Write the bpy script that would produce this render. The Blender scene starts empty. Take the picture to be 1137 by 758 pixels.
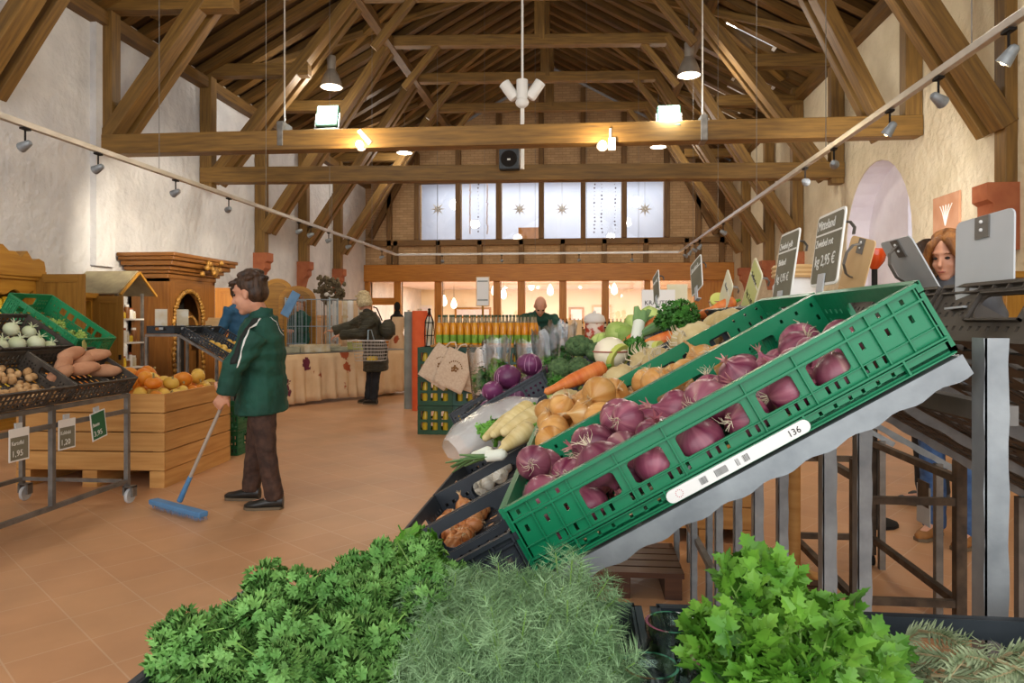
import bpy, bmesh, math, random
import numpy as np
from math import sin, cos, pi, atan, atan2, sqrt
from mathutils import Vector, Matrix, noise, Quaternion
V = Vector
RND = random.Random(11)
SC = bpy.context.scene
COL = SC.collection

# ------------------------------------------------------------------ camera
F = 790.0; CH = 1.32; TH = atan(77.5 / F)
FW = V((-sin(TH), cos(TH), 0)); RT = V((cos(TH), sin(TH), 0)); C0 = V((0, 0, CH))
def ray(px, py): return FW + RT * ((px - 568.5) / F) + V((0, 0, (355 - py) / F))
def at(px, py, d): return C0 + ray(px, py) * d
def atY(px, py, y): r = ray(px, py); return C0 + r * (y / r.y)
def atX(px, py, x): r = ray(px, py); return C0 + r * (x / r.x)
def atZ(px, py, z=0.0): r = ray(px, py); return C0 + r * ((z - CH) / r.z)

cam = bpy.data.cameras.new('camera'); camo = bpy.data.objects.new('camera', cam); COL.objects.link(camo)
camo.location = C0; camo.rotation_euler = (pi / 2, 0, TH)
cam.sensor_width = 36; cam.lens = 36 * F / 1137; cam.shift_y = -24 / 1137; cam.clip_start = 0.02; cam.clip_end = 200
SC.camera = camo

# ------------------------------------------------------------------ objects
W = {}
def link(o): COL.objects.link(o); return o
def par(o, p, world=True):
    o.parent = p
    if world:
        o.matrix_parent_inverse = W[p.name].inverted(); W[o.name] = Matrix.Identity(4)
    else:
        W[o.name] = W[p.name].copy()
def tag(o, label, cat, group=None, kind=None):
    o['label'] = label; o['category'] = cat
    if group: o['group'] = group
    if kind: o['kind'] = kind
    return o
def thing(name, label, cat, loc=(0, 0, 0), rz=0.0, group=None, mat=None):
    o = link(bpy.data.objects.new(name, None)); o.empty_display_size = .05
    m = mat if mat is not None else Matrix.Translation(V(loc)) @ Matrix.Rotation(rz, 4, 'Z')
    o.matrix_basis = m; W[o.name] = m.copy()
    return tag(o, label, cat, group)
KIDS = {}
def kids(o): return [c for c in o.children]
def dup(o, mat=None, label=None, group=None, parent=None):
    c = o.copy(); COL.objects.link(c)
    if mat is not None: c.matrix_basis = mat
    if parent is not None: c.parent = parent
    if label: c['label'] = label
    if group: c['group'] = group
    for ch in o.children: dup(ch, parent=c)
    return c
def TRS(loc, rot=None, s=1.0):
    m = Matrix.Translation(V(loc))
    if rot is not None: m = m @ (rot.to_matrix().to_4x4() if isinstance(rot, Quaternion) else rot.to_4x4() if len(rot) != 3 or isinstance(rot, Matrix) else Matrix.Rotation(rot[2], 4, 'Z') @ Matrix.Rotation(rot[1], 4, 'Y') @ Matrix.Rotation(rot[0], 4, 'X'))
    return m @ Matrix.Scale(s, 4)
def axes(o, ex, ey, ez):
    m = Matrix.Identity(4)
    for i, a in enumerate((ex, ey, ez)): m.col[i][:3] = a[:]
    m.col[3][:3] = V(o)[:]
    return m
def frame(p, q, up=(0, 0, 1)):
    """axes with local z along p->q"""
    z = (V(q) - V(p)).normalized(); u = V(up)
    if abs(z.dot(u.normalized())) > .98: u = V((0, 1, 0))
    x = u.cross(z).normalized(); y = z.cross(x)
    return axes(p, x, y, z)

# ------------------------------------------------------------------ mesh builder
class MB:
    def __init__(s): s.v = []; s.f = []; s.m = []; s.uv = []; s.mi = 0; s.T = None
    def add(s, vs, fs, uvs=None):
        b = len(s.v)
        if s.T is not None: vs = [s.T @ V(v) for v in vs]
        s.v += [tuple(v) for v in vs]
        s.f += [[b + i for i in f] for f in fs]; s.m += [s.mi] * len(fs)
        s.uv += uvs if uvs else [None] * len(fs)
        return s
    def box(s, x0, y0, z0, x1, y1, z1):
        d = (abs(x1 - x0), abs(y1 - y0), abs(z1 - z0)); la = d.index(max(d))
        vs = [(x, y, z) for z in (z0, z1) for y in (y0, y1) for x in (x0, x1)]
        fs = [(0, 2, 3, 1), (4, 5, 7, 6), (0, 1, 5, 4), (2, 6, 7, 3), (0, 4, 6, 2), (1, 3, 7, 5)]
        off = RND.random() * 9
        uvs = []
        for f in fs:
            pts = [vs[i] for i in f]
            fx = [a for a in range(3) if max(p[a] for p in pts) - min(p[a] for p in pts) > 1e-9]
            if la in fx: o = [a for a in fx if a != la]; a, b = la, (o[0] if o else la)
            else: a, b = (fx + [0, 1])[0], (fx + [0, 1])[1]
            uvs.append([(p[a] + off, p[b] + off * 1.7) for p in pts])
        return s.add(vs, fs, uvs)
    def bar(s, p, q, w, h, up=(0, 0, 1), T=None):
        m = frame(p, q, up); L = (V(q) - V(p)).length
        old = s.T; s.T = (old @ m) if old is not None else m
        s.box(-w / 2, -h / 2, 0, w / 2, h / 2, L); s.T = old
        return s
    def tube(s, pts, r, n=8, caps=True, flat=1.0):
        pts = [V(p) for p in pts]; N = len(pts)
        rs = r if isinstance(r, (list, tuple)) else [r] * N
        vs = []; fs = []; up = V((0, 0, 1)); x = None
        for i, p in enumerate(pts):
            t = (pts[min(i + 1, N - 1)] - pts[max(i - 1, 0)]).normalized()
            if x is None:
                u = up if abs(t.z) < .95 else V((0, 1, 0)); x = u.cross(t).normalized()
            else:
                x = (x - t * x.dot(t)).normalized()
            y = t.cross(x)
            for k in range(n):
                a = 2 * pi * k / n; vs.append(p + x * cos(a) * rs[i] + y * sin(a) * rs[i] * flat)
        for i in range(N - 1):
            for k in range(n):
                a = i * n + k; b = i * n + (k + 1) % n
                fs.append((a, b, b + n, a + n))
        if caps: fs.append(tuple(range(n - 1, -1, -1))); fs.append(tuple((N - 1) * n + k for k in range(n)))
        return s.add(vs, fs)
    def lathe(s, prof, n=16, T=None, closed=True):
        vs = []; fs = []
        for r, z in prof:
            for k in range(n):
                a = 2 * pi * k / n; vs.append((r * cos(a), r * sin(a), z))
        for i in range(len(prof) - 1):
            for k in range(n):
                a = i * n + k; b = i * n + (k + 1) % n
                fs.append((a, b, b + n, a + n))
        if closed:
            fs.append(tuple(range(n - 1, -1, -1))); fs.append(tuple((len(prof) - 1) * n + k for k in range(n)))
        if T is not None: vs = [T @ V(v) for v in vs]
        return s.add(vs, fs)
    def prism(s, poly, y0, y1, T=None):
        """polygon in x,z (ccw seen from -y) extruded along y"""
        n = len(poly)
        vs = [(x, y0, z) for x, z in poly] + [(x, y1, z) for x, z in poly]
        fs = [tuple(range(n)), tuple(range(2 * n - 1, n - 1, -1))] + [(i, i + n, (i + 1) % n + n, (i + 1) % n) for i in range(n)]
        if T is not None: vs = [T @ V(v) for v in vs]
        return s.add(vs, fs)
    def ball(s, c, r, n=12, m=8, T=None, jit=0, seed=0, freq=2.0):
        r = r if isinstance(r, (tuple, list)) else (r, r, r)
        vs = [(0, 0, -1)]; fs = []
        for i in range(1, m):
            ph = -pi / 2 + pi * i / m
            for k in range(n): a = 2 * pi * k / n; vs.append((cos(ph) * cos(a), cos(ph) * sin(a), sin(ph)))
        vs.append((0, 0, 1))
        for k in range(n): fs.append((0, 1 + (k + 1) % n, 1 + k))
        for i in range(m - 2):
            for k in range(n): a = 1 + i * n + k; b = 1 + i * n + (k + 1) % n; fs.append((a, b, b + n, a + n))
        t = len(vs) - 1; b0 = 1 + (m - 2) * n
        for k in range(n): fs.append((b0 + k, b0 + (k + 1) % n, t))
        o = []
        for v in vs:
            v = V(v)
            q = 1 + (jit * noise.noise(v * freq + V((seed * 7.3, seed, 1))) if jit else 0)
            v = V((v.x * r[0] * q, v.y * r[1] * q, v.z * r[2] * q))
            if T is not None: v = T @ v
            o.append(v + V(c))
        return s.add(o, fs)
    def panel(s, L, H, t, holes, T=None, rnd=0.0):
        """solid plate L x H (u,v), thickness t (w from 0 to t) with rectangular holes; local (u, w, v)"""
        us = sorted({0, L} | {h[0] for h in holes} | {h[2] for h in holes}); vs_ = sorted({0, H} | {h[1] for h in holes} | {h[3] for h in holes})
        nu, nv = len(us) - 1, len(vs_) - 1
        fill = [[True] * nv for _ in range(nu)]
        for i in range(nu):
            for j in range(nv):
                cu, cv = (us[i] + us[i + 1]) / 2, (vs_[j] + vs_[j + 1]) / 2
                for h in holes:
                    if h[0] < cu < h[2] and h[1] < cv < h[3]: fill[i][j] = False; break
        old = s.T
        if T is not None: s.T = T if old is None else old @ T
        idx = {}; vv = []; ff = []; uu = []
        def vi(i, j, k):
            if (i, j, k) not in idx: idx[(i, j, k)] = len(vv); vv.append((us[i], k * t, vs_[j]))
            return idx[(i, j, k)]
        def g(i, j): return 0 <= i < nu and 0 <= j < nv and fill[i][j]
        for i in range(nu):
            for j in range(nv):
                if not fill[i][j]: continue
                ff.append((vi(i, j, 0), vi(i + 1, j, 0), vi(i + 1, j + 1, 0), vi(i, j + 1, 0)))
                ff.append((vi(i, j, 1), vi(i, j + 1, 1), vi(i + 1, j + 1, 1), vi(i + 1, j, 1)))
                if not g(i - 1, j): ff.append((vi(i, j, 0), vi(i, j + 1, 0), vi(i, j + 1, 1), vi(i, j, 1)))
                if not g(i + 1, j): ff.append((vi(i + 1, j, 0), vi(i + 1, j, 1), vi(i + 1, j + 1, 1), vi(i + 1, j + 1, 0)))
                if not g(i, j - 1): ff.append((vi(i, j, 0), vi(i, j, 1), vi(i + 1, j, 1), vi(i + 1, j, 0)))
                if not g(i, j + 1): ff.append((vi(i, j + 1, 0), vi(i + 1, j + 1, 0), vi(i + 1, j + 1, 1), vi(i, j + 1, 1)))
        s.add(vv, ff)
        for h in holes:
            if len(h) > 4 and h[4] > 0:
                r = h[4]
                for (cx, sx) in ((h[0], 1), (h[2], -1)):
                    for (cz, sz) in ((h[1], 1), (h[3], -1)):
                        arc = [(cx + sx * r * (1 - cos(a)), cz + sz * r * (1 - sin(a))) for a in (0, pi / 8, pi / 4, 3 * pi / 8, pi / 2)]
                        poly = [(cx, cz)] + (arc if sx * sz < 0 else arc[::-1])
                        s.prism(poly, 0.0002, t - .0002)
        s.T = old
        return s
    def build(s, name, mat, parent=None, world=True, smooth=None, bevel=0, mats=None):
        me = bpy.data.meshes.new(name); me.from_pydata(s.v, [], s.f)
        for m in (mats or [mat]): me.materials.append(m)
        if s.f:
            me.polygons.foreach_set('material_index', s.m)
            uvl = me.uv_layers.new(name='UVMap'); co = uvl.data
            for p in me.polygons:
                u = s.uv[p.index]
                if u is None:
                    n = p.normal; a, b = ((1, 2) if abs(n.x) > abs(n.y) and abs(n.x) > abs(n.z) else (0, 2) if abs(n.y) > abs(n.z) else (0, 1))
                    for li in p.loop_indices:
                        c = me.vertices[me.loops[li].vertex_index].co; co[li].uv = (c[a], c[b])
                else:
                    for k, li in enumerate(p.loop_indices): co[li].uv = u[k]
            if smooth:
                me.polygons.foreach_set('use_smooth', [True] * len(me.polygons))
                if smooth < 180: me.set_sharp_from_angle(angle=math.radians(smooth))
        me.update()
        o = link(bpy.data.objects.new(name, me)); W[o.name] = Matrix.Identity(4)
        if parent is not None: par(o, parent, world)
        if bevel:
            b = o.modifiers.new('bevel', 'BEVEL'); b.width = bevel; b.segments = 2; b.limit_method = 'ANGLE'
        return o
def struct(o): o['kind'] = 'structure'; return o
def remesh(mb, name, mat, voxel, parent=None, world=True, smooth_it=4, mats=None):
    o = mb.build(name + '_tmp', mat)
    r = o.modifiers.new('r', 'REMESH'); r.mode = 'VOXEL'; r.voxel_size = voxel
    if smooth_it: sm = o.modifiers.new('s', 'SMOOTH'); sm.iterations = smooth_it; sm.factor = .5
    dg = bpy.context.evaluated_depsgraph_get(); dg.update()
    me = bpy.data.meshes.new_from_object(o.evaluated_get(dg))
    bpy.data.objects.remove(o)
    me.polygons.foreach_set('use_smooth', [True] * len(me.polygons)); me.materials.clear()
    for m in (mats or [mat]): me.materials.append(m)
    me.name = name
    q = link(bpy.data.objects.new(name, me)); W[q.name] = Matrix.Identity(4)
    if parent is not None: par(q, parent, world)
    return q
def text(body, size, mat, T, parent, name='lettering', ext=.0006, align='LEFT', sx=1.0):
    cu = bpy.data.curves.new(name, 'FONT'); cu.body = body; cu.size = size; cu.extrude = ext; cu.align_x = align; cu.resolution_u = 2
    t = link(bpy.data.objects.new(name + '_tmp', cu))
    dg = bpy.context.evaluated_depsgraph_get(); dg.update()
    me = bpy.data.meshes.new_from_object(t.evaluated_get(dg)); bpy.data.objects.remove(t)
    me.transform(T @ Matrix.Diagonal((sx, 1, 1, 1))); me.materials.clear(); me.materials.append(mat)
    o = link(bpy.data.objects.new(name, me)); W[o.name] = Matrix.Identity(4)
    par(o, parent, True)
    return o

# ------------------------------------------------------------------ materials
def lin(c):
    if isinstance(c, str): c = [int(c[i:i + 2], 16) / 255 for i in (0, 2, 4)]
    return tuple((x / 12.92 if x <= .04045 else ((x + .055) / 1.055) ** 2.4) for x in c) + (1.0,)
def M(name, c1, c2=None, sc=8.0, st=(1, 1, 1), rough=.6, bump=0.0, bsc=40.0, bst=None, metal=0.0, coord='Object', rnd=0.0, emit=0.0, trans=0.0, con=(.35, .65), c3=None, coat=0.0, sss=0.0, det=4.0, ior=1.45, radial=False, bdist=.01, alpha=1.0, spec=.5):
    m = bpy.data.materials.new(name); m.use_nodes = True
    nt = m.node_tree; N = nt.nodes; L = nt.links; b = N['Principled BSDF']
    b.inputs['Roughness'].default_value = rough; b.inputs['Metallic'].default_value = metal
    b.inputs['IOR'].default_value = ior; b.inputs['Transmission Weight'].default_value = trans; b.inputs['Coat Weight'].default_value = coat
    b.inputs['Alpha'].default_value = alpha; b.inputs['Specular IOR Level'].default_value = spec
    if sss: b.inputs['Subsurface Weight'].default_value = sss; b.inputs['Subsurface Radius'].default_value = (.01, .004, .002)
    tc = N.new('ShaderNodeTexCoord'); mp = N.new('ShaderNodeMapping'); src = tc.outputs[coord]
    if radial:   # streaks that run from pole to pole of a bulb
        sx = N.new('ShaderNodeSeparateXYZ'); L.new(src, sx.inputs[0]); cx = N.new('ShaderNodeCombineXYZ')
        L.new(sx.outputs[0], cx.inputs[0]); L.new(sx.outputs[1], cx.inputs[1])
        nm = N.new('ShaderNodeVectorMath'); nm.operation = 'NORMALIZE'; L.new(cx.outputs[0], nm.inputs[0])
        ad = N.new('ShaderNodeVectorMath'); ad.operation = 'MULTIPLY_ADD'; L.new(src, ad.inputs[0]); ad.inputs[1].default_value = (0, 0, 9); L.new(nm.outputs[0], ad.inputs[2])
        src = ad.outputs[0]
    L.new(src, mp.inputs[0]); mp.inputs['Scale'].default_value = st
    out = None
    if c2 is not None:
        nz = N.new('ShaderNodeTexNoise'); nz.inputs['Scale'].default_value = sc; nz.inputs['Detail'].default_value = det; L.new(mp.outputs[0], nz.inputs['Vector'])
        if rnd:
            oi = N.new('ShaderNodeObjectInfo'); mv = N.new('ShaderNodeVectorMath'); mv.operation = 'ADD'
            ml = N.new('ShaderNodeMath'); ml.operation = 'MULTIPLY'; ml.inputs[1].default_value = 40; L.new(oi.outputs['Random'], ml.inputs[0])
            L.new(mp.outputs[0], mv.inputs[0]); L.new(ml.outputs[0], mv.inputs[1]); L.new(mv.outputs[0], nz.inputs['Vector'])
        rp = N.new('ShaderNodeValToRGB'); e = rp.color_ramp.elements
        e[0].position = con[0]; e[0].color = lin(c1); e[1].position = con[1]; e[1].color = lin(c2)
        if c3 is not None: x = e.new(min(.98, con[1] + .12)); x.color = lin(c3)
        L.new(nz.outputs['Fac'], rp.inputs[0]); out = rp.outputs[0]
    if rnd:
        oi = N.new('ShaderNodeObjectInfo'); mr = N.new('ShaderNodeMapRange'); mr.inputs[3].default_value = 1 - rnd; mr.inputs[4].default_value = 1 + rnd
        L.new(oi.outputs['Random'], mr.inputs[0]); hs = N.new('ShaderNodeHueSaturation'); L.new(mr.outputs[0], hs.inputs['Value'])
        if out is not None: L.new(out, hs.inputs['Color'])
        else: hs.inputs['Color'].default_value = lin(c1)
        out = hs.outputs[0]
    if out is not None: L.new(out, b.inputs['Base Color'])
    else: b.inputs['Base Color'].default_value = lin(c1)
    if emit:
        b.inputs['Emission Strength'].default_value = emit
        if out is not None: L.new(out, b.inputs['Emission Color'])
        else: b.inputs['Emission Color'].default_value = lin(c1)
    if bump:
        n2 = N.new('ShaderNodeTexNoise'); n2.inputs['Scale'].default_value = bsc; n2.inputs['Detail'].default_value = 5
        mp2 = N.new('ShaderNodeMapping'); mp2.inputs['Scale'].default_value = bst or st; L.new(src, mp2.inputs[0]); L.new(mp2.outputs[0], n2.inputs['Vector'])
        bp = N.new('ShaderNodeBump'); bp.inputs['Strength'].default_value = bump; bp.inputs['Distance'].default_value = bdist
        L.new(n2.outputs['Fac'], bp.inputs['Height']); L.new(bp.outputs[0], b.inputs['Normal'])
    return m
def Mtile(name, c1, c2, mortar, bw, rh, ms, rot=0.0, off=0.0, rough=.5, coord='Object', bump=.2, axes_=None, var=.06, nsc=3.0):
    m = M(name, c1, rough=rough); nt = m.node_tree; N = nt.nodes; L = nt.links; b = N['Principled BSDF']
    tc = N.new('ShaderNodeTexCoord'); mp = N.new('ShaderNodeMapping'); mp.inputs['Rotation'].default_value = axes_ or (0, 0, rot)
    L.new(tc.outputs[coord], mp.inputs[0])
    br = N.new('ShaderNodeTexBrick'); br.offset = off; br.inputs['Scale'].default_value = 1; br.inputs['Brick Width'].default_value = bw; br.inputs['Row Height'].default_value = rh
    br.inputs['Mortar Size'].default_value = ms; br.inputs['Color1'].default_value = lin(c1); br.inputs['Color2'].default_value = lin(c2); br.inputs['Mortar'].default_value = lin(mortar)
    L.new(mp.outputs[0], br.inputs['Vector'])
    nz = N.new('ShaderNodeTexNoise'); nz.inputs['Scale'].default_value = nsc; nz.inputs['Detail'].default_value = 6; L.new(mp.outputs[0], nz.inputs['Vector'])
    mr = N.new('ShaderNodeMapRange'); mr.inputs[1].default_value = .3; mr.inputs[2].default_value = .7; mr.inputs[3].default_value = 1 - var; mr.inputs[4].default_value = 1 + var; L.new(nz.outputs['Fac'], mr.inputs[0])
    hs = N.new('ShaderNodeHueSaturation'); L.new(br.outputs['Color'], hs.inputs['Color']); L.new(mr.outputs[0], hs.inputs['Value']); L.new(hs.outputs[0], b.inputs['Base Color'])
    bp = N.new('ShaderNodeBump'); bp.inputs['Strength'].default_value = bump; bp.inputs['Distance'].default_value = .004; bp.invert = True; L.new(br.outputs['Fac'], bp.inputs['Height']); L.new(bp.outputs[0], b.inputs['Normal'])
    return m
def Mglass(name, col='ffffff', gl=.12, rough=.02):
    m = bpy.data.materials.new(name); m.use_nodes = True; nt = m.node_tree; N = nt.nodes; L = nt.links; N.remove(N['Principled BSDF'])
    t = N.new('ShaderNodeBsdfTransparent'); t.inputs[0].default_value = lin(col); g = N.new('ShaderNodeBsdfGlossy'); g.inputs['Roughness'].default_value = rough
    fr = N.new('ShaderNodeLayerWeight'); fr.inputs[0].default_value = .35; mp = N.new('ShaderNodeMapRange'); mp.inputs[3].default_value = gl * .4; mp.inputs[4].default_value = min(1, gl * 5)
    L.new(fr.outputs['Facing'], mp.inputs[0]); mx = N.new('ShaderNodeMixShader'); L.new(mp.outputs[0], mx.inputs[0]); L.new(t.outputs[0], mx.inputs[1]); L.new(g.outputs[0], mx.inputs[2])
    L.new(mx.outputs[0], N['Material Output'].inputs[0]); return m
def Memit(name, col, s):
    m = bpy.data.materials.new(name); m.use_nodes = True; N = m.node_tree.nodes; N.remove(N['Principled BSDF'])
    e = N.new('ShaderNodeEmission'); e.inputs[0].default_value = lin(col); e.inputs[1].default_value = s; m.node_tree.links.new(e.outputs[0], N['Material Output'].inputs[0]); return m
WOODST = (1.2, 16, 16)
def Mwood(name, c1, c2, rough=.6, rnd=.12, st=WOODST, con=(.3, .7)): return M(name, c1, c2, sc=1.6, st=st, coord='UV', rough=rough, rnd=rnd, bump=.25, bsc=3.0, con=con, det=6, bdist=.006)

m_plL = M('plaster_white', 'c6c6c8', 'd9d8d8', sc=2.2, rough=.92, bump=1.0, bsc=7, bdist=.05, con=(.3, .7))
m_plR = M('plaster_cream', 'cdbf9f', 'dccfb2', sc=2.0, rough=.92, bump=1.0, bsc=7, bdist=.05, con=(.3, .7))
m_plW = M('plaster_recess', 'dcd6de', 'e8e4ea', sc=2.0, rough=.92, bump=.3, bsc=6, bdist=.03)
m_floor = Mtile('terracotta_tiles', 'c6936a', 'cb9a70', 'd0a985', .3, .3, .0035, rot=math.radians(38.5), rough=.42, var=.1, nsc=2.2)
m_board = Mwood('roof_boards', '3f2a15', '593f22', rnd=.12)
m_rafter = Mwood('rafter_wood', '573e1d', '7c5a27', rnd=.16)
m_beam = Mwood('beam_oak', '614722', '8a672f', rnd=.1)
m_gable = Mwood('gable_timber', '5f4222', '7d5b2d', rnd=.08)
m_orange = Mwood('orange_and_lit_wood', 'a8681f', 'c48330', rough=.4, rnd=.05)  # orange spotlight on lintel and posts is put into this colour
m_corbel = M('corbel_red', '9b5636', 'aa6540', sc=6, rough=.7)
m_brick = Mtile('gable_brick', 'bd9c74', 'ad8b64', '997a57', .26, .085, .008, off=.5, rough=.85, axes_=(pi / 2, 0, 0), bump=.3)
m_glass = Mglass('window_glass')
m_galv = M('galvanised_steel', '80868a', '9ca2a5', sc=18, rough=.5, metal=.4, con=(.3, .7), bump=.1, bsc=30)
m_steel = M('grey_steel', '6d6a66', '8a8680', sc=10, rough=.5, metal=.6)
m_rust = M('brown_steel', '4a3f36', '6b5c4c', sc=14, rough=.6, metal=.4)
m_chrome = M('chrome_wire', 'c8cacb', rough=.2, metal=1.0)
m_green = M('green_plastic', '087048', '0d7c53', sc=5, rough=.33, rnd=.03, bump=.05, bsc=60)
m_greenD = M('dark_green_plastic', '1d5a38', '2a6b45', sc=5, rough=.42)
m_greenL = M('mid_green_plastic', '1d7a4a', '2b8a58', sc=5, rough=.4)
m_black = M('black_crate_plastic', '23292f', '343b42', sc=9, rough=.42, bump=.05, bsc=50, con=(.3, .7))
m_brownC = M('dusty_black_plastic', '352f2a', '554c42', sc=12, rough=.55, con=(.3, .7))
m_white = M('white_paint', 'e8e6e1', rough=.5)
m_grey = M('grey_plastic_sheet', 'b9bcbd', 'c4c7c8', sc=6, rough=.45)
m_slate = M('chalkboard', '6d6a58', '7d7966', sc=7, rough=.7)
m_chalk = M('chalk', 'ecebe3', rough=.9)
m_darktxt = M('print_black', '24221f', rough=.7)
m_alu = M('aluminium_track', 'b9b3aa', 'cdc7be', sc=4, rough=.35, metal=.5)
m_lampw = Memit('lamp_warm', 'ffdca0', 40)
m_lampw2 = Memit('lamp_spot', 'ffe0ae', 14)
m_lampc = Memit('lamp_cool', 'f2fff4', 9)
m_pine = Mwood('pine_varnish', '95651c', 'b28331', rough=.4, rnd=.05)
m_pineD = Mwood('pine_dull', '805920', '9b722f', rough=.45, rnd=.05)
m_walnut = Mwood('walnut', '69411d', '87592a', rough=.38, rnd=.05)
m_dark = M('dark_parts_and_shade', '17120e', rough=.9)  # dark small parts; also stands in for shade inside openings
m_binwood = Mwood('bin_boards', 'bb8445', 'd3a05e', rough=.7, rnd=.08)
# ================================================================== SETTING
XL, XR, YR, YF = -7.45, 4.95, 24.0, -3.0
EL, ER = 6.1, 6.48; XC = -0.9; SL = .55; ZR = EL + SL * (XC - XL)
def roofz(x): return EL + SL * (x - XL) if x < XC else ER + SL * (XR - x)

struct(MB().box(XL - .5, YF, -.12, XR + .8, 33, 0).build('floor', m_floor))
b = MB(); b.box(XL - .5, YF, 0, XL, 33, EL + .1); b.box(XL, 10.15, 2.15, XL + .1, 10.6, EL); struct(b.build('wall_left', m_plL))
# right wall with an arched recess
ya, yb, zs = 11.25, 13.95, 2.65
b = MB(); th = .42
TR = axes((XR, 0, 0), (0, 1, 0), (1, 0, 0), (0, 0, 1))
def rw(poly): b.prism(poly, 0, th, TR)
rw([(YF, 0), (ya, 0), (ya, ER + .1), (YF, ER + .1)]); rw([(yb, 0), (33, 0), (33, ER + .1), (yb, ER + .1)])
rw([(ya, 0), (yb, 0), (yb, .9), (ya, .9)])
arc = [((ya + yb) / 2 - (yb - ya) / 2 * cos(a), zs + 1.35 * sin(a)) for a in [pi * i / 16 for i in range(17)]]
for i in range(16):
    (y0, z0), (y1, z1) = arc[i], arc[i + 1]
    rw([(y0, z0), (y1, z1), (y1, ER + .1), (y0, ER + .1)])
b.box(XR - .12, YF, 0, XR + .01, 9.55, ER)   # thicker wall beside the camera
struct(b.build('wall_right', m_plR))
b = MB(); b.panel(3.2, 3.4, .08, [(.4, .45, 1.3, 2.6)], axes((XR + th - .02, ya - .25, .8), (0, 1, 0), (1, 0, 0), (0, 0, 1)))
arch_w = struct(b.build('window_1', m_plW))
b = MB(); b.box(XR + th + .03, ya + .1, 1.2, XR + th + .04, ya + 1.1, 3.45); g = b.build('pane', m_glass); par(g, arch_w)
# lining of the recess in white plaster
b = MB(); prev = None
pts = [(ya + .005, .9), (ya + .005, zs)] + [(y + (.005 if y < 12.6 else -.005), z - .005) for y, z in arc] + [(yb - .005, .9)]
for i in range(len(pts) - 1):
    (y0, z0), (y1, z1) = pts[i], pts[i + 1]
    b.add([(XR + .012, y0, z0), (XR + th, y0, z0), (XR + th, y1, z1), (XR + .012, y1, z1)], [(0, 1, 2, 3)])
o = b.build('reveal', m_plW); par(o, arch_w)
struct(MB().box(XL - .5, 32.6, 0, XR + .7, 33, 7).build('wall_back_room', M('back_room_plaster', 'ece2c4', 'f4ecd4', sc=1, rough=.9)))

# roof planes
sl = sqrt(1 + SL * SL)
b = MB(); LW = (XC - XL + .5) * sl
b.panel(27.5, LW, .06, [], axes((XL - .5, YF, EL - .5 * SL + .14), (0, 1, 0), (-SL / sl, 0, 1 / sl), (1 / sl, 0, SL / sl))); struct(b.build('ceiling_left', m_board))
b = MB(); RW = (XR - XC + .5) * sl
def rv(x): return (XR + .5 - x) * sl
hol = [(15.2 - YF, rv(4.1), 16.0 - YF, rv(3.0)), (17.0 - YF, rv(4.55), 18.4 - YF, rv(3.7)), (18.9 - YF, rv(4.3), 20.2 - YF, rv(2.9))]
b.panel(27.5, RW, .06, hol, axes((XR + .5, YF, ER - .5 * SL + .14), (0, 1, 0), (SL / sl, 0, 1 / sl), (-1 / sl, 0, SL / sl))); struct(b.build('ceiling_right', m_board))
for (y0, v0, y1, v1) in hol:
    b = MB(); Tq = axes((XR + .5, YF, ER - .5 * SL + .14), (0, 1, 0), (SL / sl, 0, 1 / sl), (-1 / sl, 0, SL / sl))
    b.T = Tq; e = .07
    b.box(y0, -.12, v0, y0 + e, .1, v1); b.box(y1 - e, -.12, v0, y1, .1, v1); b.box(y0, -.12, v0, y1, .1, v0 + e); b.box(y0, -.12, v1 - e, y1, .1, v1)
    w = struct(b.build('window_frame', m_white)); b = MB(); b.T = Tq; b.box(y0 + e, .02, v0 + e, y1 - e, .03, v1 - e); par(b.build('pane', m_glass), w)
# rafters, one beam each
for k in range(43):
    y = -1.2 + .6 * k
    if y > 23.9: break
    for sx in (-1, 1):
        x0, z0 = (XL + .02, roofz(XL + .02)) if sx < 0 else (XR - .02, roofz(XR - .02))
        o = MB().bar((x0, y, z0), (XC, y, ZR + .02), .16, .2, (0, 1, 0)).build('rafter', m_rafter); struct(o)
# purlins and eaves plates
for nm, x in (('eaves_beam', XL + .1), ('purlin', -4.35), ('purlin', 2.55), ('eaves_beam', XR - .1)):
    z = roofz(x) - .2
    struct(MB().bar((x, YF, z), (x, YR, z), .2, .2).build(nm, m_rafter))
for y in (9.7, 14.9, 20.0):
    for sx in (-1, 1):
        x0 = -6.9 if sx < 0 else 4.4; x1 = -2.4 if sx < 0 else .6
        for dy in (-1.2, 1.2):
            struct(MB().bar((x0, y + dy, roofz(x0) - .17), (x1, y - dy, roofz(x1) - .17), .14, .12, (0, 0, 1)).build('wind_brace', m_beam))

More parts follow.
